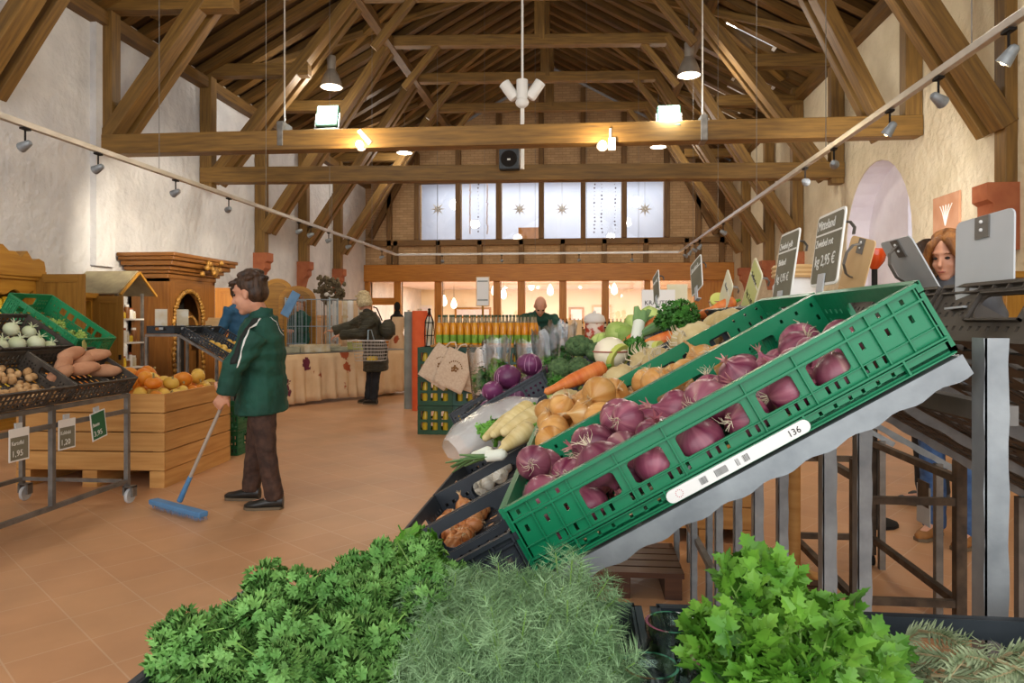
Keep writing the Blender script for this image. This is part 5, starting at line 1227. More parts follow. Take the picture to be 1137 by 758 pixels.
pdoor(m_pineD, Matrix.Translation((wA, 0, .06)) @ Matrix.Rotation(math.radians(-88), 4, 'Z'), .64, 1.84, t)
pdoor(m_pineD, Matrix.Translation((wA - .70, 0, .1)) @ Matrix.Rotation(math.radians(-150), 4, 'Z'), .6, 1.66, t)
m_pack = M('yellow_packet', 'd9b020', 'ecd24a', sc=12, rough=.4, rnd=.1); m_pack2 = M('pale_packet', 'd8d2c2', 'c9b58a', sc=9, rough=.5, rnd=.1)
k = 0
for z, m_ in ((1.38, m_pack), (.95, m_pack2), (.5, m_pack)):
    for i in range(9):
        x = .1 + i * .135
        b = MB(); b.prism([(-.05, 0), (.05, 0), (.052, .17), (.04, .2), (-.04, .2), (-.052, .17)], -.03, .03); b.box(-.04, -.008, .198, .04, .008, .225)
        o = b.build('food_packet', m_); o.matrix_basis = TA @ TRS((x, .16, z), (0, 0, .1 * ((i * 7) % 3 - 1))); tag(o, '%s packet standing on a shelf of the crested pine cupboard' % ('yellow' if m_ is m_pack else 'pale'), 'packet', 'packets in the pine cupboard, %s' % ('yellow' if m_ is m_pack else 'pale'))
# B: small pine cabinet
yB = atX(103, 340, -6.9).y
t = thing('pine_cabinet', 'smaller pine cabinet with one open door between the crested cupboard and the gabled shelf', 'cabinet', mat=wallT(-6.9, yB - .8)); TBm = W[t.name]
case(t, m_pine, .8, .5, 1.62, (.5, .9, 1.25)); MB().box(-.05, -.06, 1.62, .85, .5, 1.7).build('cornice', m_pine, t, False, bevel=.01)
pdoor(m_pineD, Matrix.Translation((.8, 0, .1)) @ Matrix.Rotation(math.radians(-86), 4, 'Z'), .43, 1.56, t)
def jars(Tm, x0, x1, y, zs, n, where_, grp):
    cols = (m_pack2, m_white, m_walnutj, m_pack)
    for q, z in enumerate(zs):
        for i in range(n):
            m_ = cols[(i * 3 + q * 2) % 4]; r = .033 + .006 * ((i + q) % 3); h = .11 + .05 * ((i * 2 + q) % 3)
            b = MB(); b.lathe([(r * .9, 0), (r, .01), (r, h * .75), (r * .75, h * .85)], 12); o = b.build('jar', m_, None, smooth=40); o.matrix_basis = Tm @ TRS((x0 + (x1 - x0) * (i + .5) / n, y, z)); tag(o, 'small %s jar with a lid on %s' % ({0: 'pale', 1: 'white', 2: 'brown', 3: 'yellow'}[cols.index(m_)], where_), 'jar', grp + ', ' + {0: 'pale', 1: 'white', 2: 'brown', 3: 'yellow'}[cols.index(m_)]); W[o.name] = o.matrix_basis.copy()
            l = MB(); l.lathe([(r * .8, h * .84), (r * .8, h)], 12); par(l.build('lid', m_corbel if i % 2 else m_white, smooth=40), o, False)
m_walnutj = M('brown_jar', '7a4a25', '94602f', sc=5, rough=.3)
# C: gabled shelf
pc = atX(150, 410, -6.3); yC = pc.y
Tg = wallT(-6.68, yB + .2)
t = thing('gabled_shelf', 'market shelf with a little grey gable roof, stocked with jars', 'shelf', mat=Tg)
for x in (0, .6):
    for y in (0, .42): MB().box(x - .018, y - .018, 0, x + .018, y + .018, 1.72).build('post', m_steel, t, False)
for z in (.25, .62, .99, 1.34): MB().box(-.02, -.02, z - .025, .62, .44, z).build('shelf', m_white, t, False)
MB().box(-.02, .42, .2, .62, .435, 1.72).build('back_panel', m_walnut, t, False)
m_roofg = M('grey_roof_board', '8b8066', 'a39878', sc=6, rough=.7)
for s in (-1, 1):
    b = MB(); b.bar((.3, -.15, 2.02), (.3 + s * .43, -.15, 1.68), .03, .03, (0, 1, 0)); b.T = None; b.build('verge_board', m_pine, t, False)
    n = V((s * .345, 0, .44)).normalized(); p = V((.3, -.12, 2.03)); q = p + V((s * .44, 0, -.345)); b = MB(); b.add([p, q, q + V((0, .8, 0)), p + V((0, .8, 0)), p + n * .02, q + n * .02, q + n * .02 + V((0, .8, 0)), p + n * .02 + V((0, .8, 0))], [(0, 1, 2, 3), (7, 6, 5, 4), (0, 4, 5, 1), (1, 5, 6, 2), (2, 6, 7, 3), (3, 7, 4, 0)]); b.build('roof_panel', m_roofg, t, False)
jars(Tg, 0.02, .58, .1, (.25, .62, .99, 1.34), 7, 'the gabled market shelf', 'jars on the gabled shelf')
# D: baroque walnut wardrobe
yD = atX(186, 330, -6.72).y; wD = 1.5
t = thing('carved_wardrobe', 'tall walnut wardrobe with a broad cornice and gilded carved arch', 'wardrobe', mat=wallT(-6.72, yD)); TD = W[t.name]
MB().box(0, 0, .12, .06, .66, 2.0).build('side_panel', m_walnut, t, False); MB().box(wD - .06, 0, .12, wD, .66, 2.0).build('side_panel', m_walnut, t, False); MB().box(0, .62, 0, wD, .66, 2.0).build('back_panel', m_walnut, t, False)
MB().box(0, .0, 1.95, wD, .66, 2.0).build('top_panel', m_walnut, t, False); MB().box(-.04, -.05, 0, wD + .04, .66, .14).build('plinth', m_walnut, t, False, bevel=.01)
b = MB()
for i, (e, z0, z1) in enumerate(((.02, 2.0, 2.08), (.07, 2.08, 2.13), (.12, 2.13, 2.2), (.2, 2.2, 2.28), (.27, 2.28, 2.34), (.30, 2.34, 2.4))): b.box(-e, -e, z0, wD + e, .68, z1)
b.build('cornice', m_walnut, t, False, bevel=.012)
# arch panel with carved surround
b = MB(); xa0, xa1 = .2, 1.0; zc = 1.35; R_ = (xa1 - xa0) / 2; cx = (xa0 + xa1) / 2
arc = [(cx - R_ * cos(a), zc + R_ * 1.05 * sin(a)) for a in [pi * i / 14 for i in range(15)]]
for i in range(14): (x0, z0), (x1, z1) = arc[i], arc[i + 1]; b.prism([(x0, z0), (x1, z1), (x1, 1.95), (x0, 1.95)], -.01, .03)
b.box(.06, -.01, .14, xa0, .03, 1.95); b.box(xa1, -.01, .14, wD - .06, .03, 1.95); b.build('front_frame', m_walnut, t, False)
m_gilt = M('gilded_carving', '6e4a1e', 'a87c36', sc=14, rough=.45, metal=.2)
b = MB(); rr = random.Random(9)
for (R0, z_, s_) in ((R_ + .04, zc, .05), (R_ - .14, zc - .25, .035)):
    for i in range(24): a = pi * i / 23; b.ball((cx - R0 * cos(a), -.035, z_ + R0 * 1.05 * sin(a)), (s_, .03, s_ * .8), 7, 5, jit=.4, seed=i)
    b.build('gilt_arch', m_gilt, t, False, smooth=180); b = MB()
for x in (xa0 - .05, xa1 + .05):
    for i in range(12): b.ball((x + .02 * sin(i), -.03, .3 + i * .09), (.045, .03, .05), 7, 5, jit=.4, seed=i)
    b.build('gilt_column', m_gilt, t, False, smooth=180); b = MB()
for i in range(16): b.ball((cx + .3 + rr.gauss(0, .16), -.3 + rr.gauss(0, .02), 2.2 + rr.gauss(0, .07)), (.06, .04, .05), 7, 5, jit=.4, seed=i)
b.build('gilt_crest', m_gilt, t, False, smooth=180)
MB().box(xa0, .3, .14, xa1, .32, 1.9).build('recess_shade_sheet', m_dark, t, False)  # dark sheet stands in for the shade inside the arch
pdoor(m_orange, Matrix.Translation((wD, -.005, .16)) @ Matrix.Rotation(math.radians(-75), 4, 'Z'), .5, 1.75, t)
# E: small display stand with sloping crates
px0 = at(198, 375, 7.7); es = thing('display_stand', 'small grey steel stand with black crates sloping to the aisle, before the walnut wardrobe', 'stand', (px0.x, px0.y, 0))
ex_ = px0.x; ey_ = px0.y; zE = 1.17
for x, zz in ((ex_ - .35, zE), (ex_ + .02, zE), (ex_ + .62, zE - .36)):
    for y in (ey_ - .02, ey_ + .78): MB().box(x - .014, y - .014, 0, x + .014, y + .014, zz - .035).build('leg', m_steel, es)
for y in (ey_ - .02, ey_ + .78):
    MB().box(ex_ - .36, y - .014, zE - .03, ex_ + .03, y + .014, zE - .005).build('top_rail', m_steel, es); MB().bar((ex_ + .02, y, zE - .017), (ex_ + .64, y, zE - .36), .026, .026).build('sloping_rail', m_steel, es)
MB().box(ex_ - .36, ey_, .5, ex_ + .6, ey_ + .76, .52).build('shelf', m_steel, es)
A2 = math.radians(-29)
for k, y in enumerate((ey_, ey_ + .39)):
    T = axes((ex_ + .03, y, zE + .0), (cos(A2), 0, sin(A2)), (0, 1, 0), (-sin(A2), 0, cos(A2))); crate('black crate sloping on the small steel stand, %s the sweeping aisle end' % ('nearer' if k == 0 else 'farther from'), T, .6, .385, .085, m_black, 'lattice', 'crates on the small steel stand')
    for q in range(5): lump('lemon', 'yellow lemon in the %s sloping crate of the small stand' % ('nearer' if k == 0 else 'farther'), 'lemon', .032, T @ TRS((.3 + .05 * q, .12 + .05 * (q % 3), .045)), m_pumpy, 'lemons on the small stand, crate %s' % ('near' if k == 0 else 'far'), q, (1.25, 1, 1), .05)
    T2 = axes((ex_ - .36, y, zE), (1, 0, 0), (0, 1, 0), (0, 0, 1)); crate('flat little black crate on top of the small steel stand, %s' % ('nearer side' if k == 0 else 'farther side'), T2, .31, .385, .085, m_black, 'handle', 'crates on the small steel stand')
for k, (px, py) in enumerate(((172, 358), (196, 360))):
    p = at(px, py, 7.9 + .3 * k); t = thing('price_card', 'greyish price card upright on the small steel stand, %s' % ('nearer the gabled shelf' if k == 0 else 'nearer the carved arch'), 'price card', (p.x, p.y, zE + .07), .25, 'cards on the small stand'); MB().box(0, 0, 0, .13, .005, .2).build('card', m_pack2, t, False); MB().box(.045, -.01, -.03, .085, .01, .02).build('clip', m_grey, t, False)
for q in range(7): lump('squash', 'dark striped squash on the lower shelf of the small stand, %s along' % ords[q], 'squash', .075, TRS((ex_ - .25 + .13 * q, ey_ + .1 + .07 * (q % 3), .59)), m_walnutj if q % 2 else m_pumpy, 'squashes on the lower shelf', q, (1, 1, 1.1), .1)
# ================================================================== FAR HALL
# ---- cloth-skirted sales table
q0, q1 = atZ(300, 457), atZ(449, 437); q1 = V((-3.12, 12.45, 0)); q0 = V((-4.55, 10.25, 0))
dv = (q1 - q0).normalized(); nv = V((-dv.y, dv.x, 0)); LT = (q1 - q0).length; TT = axes(q0, dv, nv, (0, 0, 1))
t = thing('sales_table', 'long sales table with a dark top behind a gathered cream cloth', 'table', mat=TT)
MB().box(-.05, .02, .76, LT + .05, 1.0, .8).build('table_top', m_steel, t, False)
for x in (.1, LT - .1):
    for y in (.15, .9): MB().box(x - .025, y - .025, .06, x + .025, y + .025, .76).build('leg', m_steel, t, False)
m_cloth = M('cream_table_cloth', 'd6b48c', 'e0c29c', sc=4, rough=.9)
nt = m_cloth.node_tree; bs = nt.nodes['Principled BSDF']; tc = nt.nodes.new('ShaderNodeTexCoord'); vo = nt.nodes.new('ShaderNodeTexVoronoi'); vo.inputs['Scale'].default_value = 3.0; mp = nt.nodes.new('ShaderNodeMapping'); mp.inputs['Scale'].default_value = (1, 1, .8)
nz = nt.nodes.new('ShaderNodeTexNoise'); nz.inputs['Scale'].default_value = 14; av = nt.nodes.new('ShaderNodeVectorMath'); av.operation = 'MULTIPLY_ADD'; av.inputs[1].default_value = (.16, .16, .16)
nt.links.new(tc.outputs['Object'], mp.inputs[0]); nt.links.new(mp.outputs[0], nz.inputs[0]); nt.links.new(nz.outputs['Color'], av.inputs[0]); nt.links.new(mp.outputs[0], av.inputs[2]); nt.links.new(av.outputs[0], vo.inputs['Vector'])
rp = nt.nodes.new('ShaderNodeValToRGB'); e = rp.color_ramp.elements; e[0].position = .24; e[0].color = (1, 1, 1, 1); e[1].position = .27; e[1].color = (0, 0, 0, 1); nt.links.new(vo.outputs['Distance'], rp.inputs[0])
cr = nt.nodes.new('ShaderNodeValToRGB'); cr.color_ramp.interpolation = 'CONSTANT'; ce = cr.color_ramp.elements; ce[0].color = lin('a8502c'); ce[1].position = .5; ce[1].color = lin('6a2a3c'); sp = nt.nodes.new('ShaderNodeSeparateColor'); nt.links.new(vo.outputs['Color'], sp.inputs[0]); nt.links.new(sp.outputs[0], cr.inputs[0])
mx = nt.nodes.new('ShaderNodeMix'); mx.data_type = 'RGBA'; old = bs.inputs['Base Color'].links[0].from_socket; nt.links.new(rp.outputs[0], mx.inputs['Factor']); nt.links.new(old, mx.inputs['A']); nt.links.new(cr.outputs[0], mx.inputs['B']); nt.links.new(mx.outputs['Result'], bs.inputs['Base Color'])
def skirt(pts, z0, z1, amp, name, mat, parent, seed=1):
    b = MB(); N = 220; pts = [V(p) for p in pts]; seg = [(pts[i + 1] - pts[i]).length for i in range(len(pts) - 1)]; tot = sum(seg); vs = []; m = 8
    for i in range(N + 1):
        s = tot * i / N; k = 0
        while k < len(seg) - 1 and s > seg[k]: s -= seg[k]; k += 1
        d = (pts[k + 1] - pts[k]).normalized(); p = pts[k] + d * s; n_ = V((d.y, -d.x, 0)); s0 = tot * i / N
        for j in range(m + 1):
            f = j / m; w = amp * f * (sin(s0 * 26 + 1.4 * sin(s0 * 5.3)) + .4 * sin(s0 * 43 + 2)); vs.append(p + n_ * (w + amp * .9 * f) + V((0, 0, z1 + (z0 - z1) * f + .012 * f * sin(s0 * 4))))
    b.add(vs, [(i * (m + 1) + j, (i + 1) * (m + 1) + j, (i + 1) * (m + 1) + j + 1, i * (m + 1) + j + 1) for i in range(N) for j in range(m)])
    o = b.build(name, mat, parent, False, smooth=180); sd = o.modifiers.new('solid', 'SOLIDIFY'); sd.thickness = .004; return o
o = skirt([(-.04, .98, 0), (-.04, .0, 0), (LT + .04, .0, 0), (LT + .04, .98, 0)], .05, .79, .042, 'table_skirt', m_cloth, None); o.matrix_basis = TT; W[o.name] = TT; tag(o, 'gathered cream cloth with red leaf motifs hung around the sales table', 'table cloth')
m_tray = M('pale_tray', '9a9a88', 'b5b39c', sc=8, rough=.5)
for k, (x, y, w, d, h, m_) in enumerate(((.35, .4, .45, .35, .09, m_tray), (.85, .35, .5, .4, .12, m_pack2), (.3, .75, .35, .2, .2, m_lime), (1.35, .4, .35, .3, .07, m_tray), (1.5, .72, .3, .25, .1, m_pack2))):
    b = MB(); b.box(0, 0, 0, w, d, .012); b.box(0, 0, 0, w, .012, h); b.box(0, d - .012, 0, w, d, h); b.box(0, 0, 0, .012, d, h); b.box(w - .012, 0, 0, w, d, h); b.box(-.006, -.006, h - .012, w + .006, .0, h); b.box(-.006, d, h - .012, w + .006, d + .006, h)
    o = b.build('display_tray', m_); o.matrix_basis = TT @ TRS((x - w / 2, y - d / 2, .8)); tag(o, '%s on the sales table, %s from the sweeping man' % (('greyish low tray', 'pale wide tray', 'lime box', 'small low tray', 'small pale box')[k], ords[k]), 'tray', 'trays on the sales table')
TC2 = TT @ TRS((1.9, .35, .8)); crate('green crate of carrots on the sales table in front of the customer', TC2, .5, .38, .13, m_lime, 'lattice')
for k in range(14): carrot('carrot', 'small carrot in the green crate on the sales table', TC2 @ V((.06 + .13 * (k % 3), .04 + .023 * k, .13 + .01 * (k % 2))), TC2 @ V((.2 + .13 * (k % 3), .05 + .023 * k, .14)), .016, m_pump, 'carrots on the sales table', 'carrot')

# ---- roll container (wire cage)
m_blue = M('pale_blue_wire', '8ea5b4', 'a5b8c4', sc=5, rough=.4, metal=.4)
pc = at(340, 380, 12.6)
t = thing('roll_container', 'pale blue wire roll container standing behind the sales table', 'roll container', (pc.x - .38, pc.y, 0), .1)
for x in (0, .78):
    b = MB()
    for q in (0, .6): b.tube([(x, q, .15), (x, q, 1.72)], .014, 6)
    for k in range(7): b.tube([(x, .6 * k / 6, .2), (x, .6 * k / 6, 1.7)], .005, 5)
    for z in (.2, .7, 1.2, 1.7): b.tube([(x, 0, z), (x, .6, z)], .008, 5)
    b.build('side_grille', m_blue, t, False)
b = MB()
for k in range(9): b.tube([(.78 * k / 8, .6, .2), (.78 * k / 8, .6, 1.7)], .005, 5)
for z in (.2, .7, 1.2, 1.7): b.tube([(0, .6, z), (.78, .6, z)], .008, 5)
b.build('back_grille', m_blue, t, False)
b = MB()
for k in range(6): b.tube([(.36 * k / 6, 0, .2), (.36 * k / 6, 0, 1.66)], .006, 5)
for z in (.2, .9, 1.66): b.tube([(0, 0, z), (.36, 0, z)], .008, 5)
b.build('front_grille', m_blue, t, False); MB().box(-.02, -.02, .13, .8, .62, .16).build('base', m_steel, t, False)
for x in (.05, .73):
    for y in (.05, .55): MB().lathe([(.05, -.015), (.05, .015)], 12, Matrix.Translation((x, y, .055)) @ Matrix.Rotation(pi / 2, 4, 'Y')).build('caster', m_dark, t, False)
# ---- arched headboards
for k, (px, top, w) in enumerate(((307, 309, .62), (329, 317, .72))):
    c = at(px, 330, 14.6 - .6 * k); zt = CH + (355 - top) / F * (14.6 - .6 * k)
    t = thing('arched_bedhead', ['taller ochre painted bedhead with an arched top leaning by the white wall', 'lower ochre bedhead with a broad arch beside the blue cage'][k], 'bedhead', (c.x - w / 2, c.y, 0), .15, 'ochre arched bedheads')
    pl = [(0, .1), (w, .1)] + [(w / 2 + w / 2 * cos(a), zt - .28 + .28 * sin(a)) for a in [pi * i / 14 for i in range(15)]]; MB().prism(pl, 0, .04).build('board', m_pine, t, False)
    MB().prism([(w / 2 + (w / 2 - .08) * cos(a), zt - .3 + .22 * sin(a)) for a in [pi * i / 14 for i in range(15)]] + [(.08, .6), (w - .08, .6)], -.012, .0).build('painted_panel', m_pineD, t, False)
    for x in (.0, w - .05): MB().box(x, -.005, 0, x + .05, .05, .7).build('leg', m_pine, t, False)
pb = at(323, 344, 12.2); o = MB().bar((pb.x - .12, pb.y, pb.z - .1), (pb.x + .1, pb.y, pb.z + .3), .16, .03, (0, 1, 0)).build('blue_board', M('blue_board', '5f8fc0', '76a2cd', sc=4, rough=.5), bevel=.01)
tag(o, 'slanting light blue board leaning before the ochre bedheads', 'board')
MB().bar((pb.x - .12, pb.y + .02, 0), (pb.x - .1, pb.y + .02, pb.z), .04, .03).build('prop', m_pine, o)
# ---- wreath and lower wainscot
t = thing('wreath', 'dark dried wreath hanging on the white wall above the clothes rail', 'wreath', at(367, 322, 16))
b = MB(); rr = random.Random(2)
for i in range(120): a = rr.uniform(0, 6.28); q = .2 + rr.gauss(0, .07); b.ball((q * cos(a), rr.gauss(0, .05), q * sin(a)), (.05, .04, .05), 6, 4, jit=.5, seed=i)
b.build('twigs', M('wreath_twigs', '4d4030', '6d6248', sc=20, rough=.9), t, False); MB().ball((.05, -.08, -.1), (.07, .03, .05), 8, 5).ball((-.05, -.08, -.1), (.07, .03, .05), 8, 5).build('bow', m_white, t, False, smooth=180)
MB().tube([(0, 0, .3), (0, .1, 2.2)], .006, 4).build('cord', m_steel, t, False)
# ---- low pine sideboard behind
c = at(392, 352, 17.5); t = thing('pine_sideboard', 'long ochre pine sideboard far along the white wall', 'sideboard', (-7.3, 15.2, 0)); MB().box(0, 0, 0, .6, 4.6, 1.38).build('body', m_pine, t, False); MB().box(-.0, -.04, 1.38, .65, 4.64, 1.44).build('top', m_pine, t, False, bevel=.01)
for k in range(5): MB().box(.6, .08 + k * .9, .15, .62, .88 + k * .9, 1.3).build('door', m_pineD, t, False)
# scarf display
c = at(383, 350, 15.5); t = thing('scarf_rail', 'rail of pale scarves hanging beside the ochre sideboard', 'clothes rail', (c.x, c.y, 0), .1)
for x in (-.45, .45): MB().tube([(x, 0, .03), (x, 0, 1.75)], .015, 6).build('upright', m_steel, t, False); MB().bar((x, -.25, .02), (x, .25, .02), .04, .03).build('foot', m_steel, t, False)
MB().tube([(-.5, 0, 1.75), (.5, 0, 1.75)], .015, 6).build('rail', m_steel, t, False)
for k in range(7):
    o = skirt([(c.x - .4 + .12 * k, c.y - .02, 0), (c.x - .3 + .12 * k, c.y - .02, 0)], .75 + .1 * (k % 3), 1.74, .012, 'scarf', (m_pack2, m_white, m_cloth)[k % 3], None); tag(o, '%s scarf from the wall side on the far rail' % ords[k], 'scarf', 'scarves on the rail')
# ---- dress stands
def dress(px, d, zt, mats, label, top=True):
    c = at(px, 380, d); t = thing('dress_stand', label, 'dress stand', (c.x, c.y, 0), group='dress stands before the gable')
    MB().lathe([(.001, 0), (.3, 0), (.3, .02), (.05, .05), (.001, .05)], 20).build('base', m_dark, t, False); MB().tube([(0, 0, .04), (0, 0, zt - .2)], .02, 8).build('pole', m_dark, t, False)
    MB().lathe([(.05, zt - .42), (.17, zt - .46), (.19, zt - .6), (.15, zt - .85), (.2, zt - 1.05), (.24, zt - 1.35), (.22, zt - 1.4), (.001, zt - 1.38)], 16).build('dress', mats[0], t, False, smooth=60)
    b = MB(); b.lathe([(.13, zt - .5), (.17, zt - .44), (.09, zt - .38), (.06, zt - .3)], 14); b.tube([(-.1, -.1, zt - .45), (-.03, -.17, zt - .9)], [.05, .03], 6); b.build('scarf', mats[1], t, False, smooth=60)
    MB().ball((0, 0, zt - .2), (.08, .09, .12), 10, 7).lathe([(.035, zt - .4), (.035, zt - .25)], 8).build('head_form', mats[2], t, False, smooth=180)
dress(441, 17.6, 1.85, (m_cloth, m_dark, m_dark), 'dress stand with a pale dress and black scarf before the gable openings')
# ---- cloth rolls
m_oro = M('orange_cloth', 'd8572b', 'e2693a', sc=5, rough=.8); m_gro = M('grey_cloth', '79807a', '8c938c', sc=5, rough=.8)
for k, (px, w, m_, top, d) in enumerate(((454, .07, m_gro, 346, 10.6), (466, .11, m_oro, 345, 10.4), (474, .06, m_oro, 347, 10.7))):
    c = at(px, 380, d); h = CH + (355 - top) / F * d; t = thing('cloth_roll', ['grey roll of cloth standing beside the orange roll', 'thick orange roll of cloth standing behind the bottle crates', 'thin orange roll of cloth half behind the thick one'][k], 'cloth roll', (c.x, c.y, 0), group='upright cloth rolls')
    MB().lathe([(w, 0), (w * 1.03, h * .5), (w, h)], 18).build('cloth', m_, t, False, smooth=40); MB().lathe([(w * .3, h - .02), (w * .3, h + .03)], 10).build('core_tube', m_pack2, t, False)
# ---- juice crates and bottles
m_bc = M('bottle_crate_green', '173f26', '215233', sc=5, rough=.4); m_bc2 = M('bottle_crate_blue_green', '234c40', '2f5f52', sc=5, rough=.4)
c0_ = atZ(468, 482); bx, by = c0_.x - .04, c0_.y
def bottle_crate(T, label, mat):
    key = 'bc' + mat.name
    if key in PROTO: o = dup(PROTO[key], T, label); W[o.name] = T; return o
    t = thing('bottle_crate', label, 'crate', mat=T, group='stacked bottle crates'); w, d, h = .4, .32, .33
    hol = [(.03 + i * .12, .05, .03 + i * .12 + .08, .14, .015) for i in range(3)] + [(.03 + i * .12, .17, .03 + i * .12 + .08, .27, .015) for i in range(3)]
    hol2 = [(.03 + i * .1, a, .03 + i * .1 + .065, c_, .015) for i in range(3) for a, c_ in ((.05, .14), (.17, .27))]
    for (L_, T_, hh) in ((w, axes((0, 0, 0), (1, 0, 0), (0, 1, 0), (0, 0, 1)), hol), (w, axes((w, d, 0), (-1, 0, 0), (0, -1, 0), (0, 0, 1)), hol), (d, axes((0, d, 0), (0, -1, 0), (1, 0, 0), (0, 0, 1)), hol2), (d, axes((w, 0, 0), (0, 1, 0), (-1, 0, 0), (0, 0, 1)), hol2)):
        b = MB(); b.panel(L_, h, .012, hh, T_); b.T = T_; b.box(0, -.008, h - .035, L_, .0, h); b.box(0, -.006, 0, L_, 0, .025); b.box(0, -.007, 0, .02, 0, h); b.box(L_ - .02, -.007, 0, L_, 0, h); b.build('side_wall', mat, t, False)
    MB().box(.012, .012, .0, w - .012, d - .012, .012).build('base', mat, t, False)
    PROTO[key] = t; return t
cn = ['nearest the aisle', 'second from the aisle', 'third from the aisle']; rn = ['on the floor', 'in the middle layer', 'in the top layer']
m_lemon = M('yellow_bottle', 'c9a51e', 'd9bb3a', sc=5, rough=.25); m_capd = M('dark_cap', '2d4a2a', rough=.4)
bproto = None
for i in range(3):
    for j in range(3):
        T = axes((bx + .412 * i, by + .0, .336 * j), (1, 0, 0), (0, 1, 0), (0, 0, 1)); bottle_crate(T, 'green bottle crate %s, %s' % (rn[j], cn[i]), m_bc if i == 0 else m_bc2)
        for q in range(3):
            Tq = T @ TRS((.075 + .12 * q, .065, .014)); lb_ = 'yellow bottle inside the green crate %s, %s' % (rn[j], cn[i])
            if bproto is None:
                bproto = MB().lathe([(.035, 0), (.038, .01), (.038, .17), (.03, .22), (.016, .26), (.016, .285)], 14).build('lemonade_bottle', m_lemon, None, smooth=50); W[bproto.name] = Matrix.Identity(4); par(MB().lathe([(.018, .28), (.018, .3)], 10).build('cap', m_capd), bproto, False); tag(bproto, lb_, 'bottle'); bproto.matrix_basis = Tq; o = bproto
            else: o = dup(bproto, Tq, lb_)
            o['group'] = 'bottles in crate %s %s' % (rn[j], cn[i])
ztop = .336 * 3
o = MB().box(bx + .15, by - .02, ztop, bx + 1.42, by + .36, ztop + .025).build('bottle_board', m_binwood, bevel=.003); tag(o, 'plank board lying on the bottle crates under the juice bottles', 'board')
MB().box(bx + .15, by - .024, ztop + .002, bx + 1.42, by - .02, ztop + .022).build('edge_strip', m_pine, o)
m_juice = M('orange_juice', 'd98a14', 'eaa52a', sc=6, rough=.12, rnd=.05, coat=.6); m_lbl = M('green_label', '6f9a2e', '8cb648', sc=20, rough=.6, rnd=.05); m_bneck = M('bottle_neck_glass', 'c9c3a4', rough=.1, trans=.6)
jb = None
for r in range(2):
    for i in range(14):
        T = TRS((bx + .235 + .083 * i + .03 * r, by + .07 + .11 * r, ztop + .025), (0, 0, .4 * i)); lb_ = 'orange juice bottle with a green label, %s from the aisle in the %s row' % (ords[i], 'front' if r == 0 else 'rear')
        if jb is None:
            jb = MB().lathe([(.034, 0), (.038, .008), (.038, .19), (.034, .22), (.022, .255)], 16).build('juice_bottle', m_juice, None, smooth=50); W[jb.name] = Matrix.Identity(4); tag(jb, lb_, 'bottle', 'juice bottles on the board'); jb.matrix_basis = T
            par(MB().lathe([(.022, .255), (.016, .285), (.0155, .325)], 12).build('neck', m_bneck, smooth=50), jb, False); par(MB().lathe([(.018, .32), (.018, .345)], 12).build('cap', m_capd), jb, False); par(MB().lathe([(.0387, .02), (.0387, .115)], 16, closed=False).build('label', m_lbl, smooth=40), jb, False)
        else: dup(jb, T, lb_)
# lantern-like bottle holder
p = V((bx + .1, by + .15, ztop)); t = thing('openwork_lantern', 'tall black openwork lantern with pale filling beside the juice bottles', 'lantern', p)
b = MB()
for k in range(6): a = k * pi / 3; b.tube([(.05 * cos(a), .05 * sin(a), 0), (.055 * cos(a + .3), .055 * sin(a + .3), .16), (.05 * cos(a + .6), .05 * sin(a + .6), .3), (.015 * cos(a + .7), .015 * sin(a + .7), .38)], .006, 5)
for z in (.005, .13, .28): n = 14; b.tube([(.054 * cos(2 * pi * k / n), .054 * sin(2 * pi * k / n), z) for k in range(n + 1)], .006, 5)
b.lathe([(.02, .37), (.014, .42), (.02, .44), (.001, .45)], 10); b.build('openwork', m_dark, t, False, smooth=60)
MB().lathe([(.001, .0), (.042, .005), (.044, .28), (.03, .34), (.001, .36)], 14).build('filling', m_pack2, t, False, smooth=60)
# poster sign behind the bottles
p = at(536, 330, 8.9); t = thing('poster_stand', 'white notice in a slim frame on a stick above the juice bottles', 'notice', (p.x, p.y, 0)); zc = CH + (355 - 307) / F * 8.9
MB().box(-.085, 0, zc - .37, .085, .012, zc).build('frame', m_tan, t, False); MB().box(-.075, -.004, zc - .36, .075, .0, zc - .01).build('sheet', m_white, t, False); MB().box(-.065, -.006, zc - .065, .065, -.003, zc - .05).box(-.065, -.006, zc - .3, .065, -.003, zc - .285).build('printed_bar', m_gro, t, False)
MB().tube([(0, .01, 0), (0, .01, zc - .3)], .014, 8).build('stick', m_pine, t, False); MB().lathe([(.001, 0), (.16, 0), (.16, .02), (.001, .03)], 16).build('base', m_dark, t, False)
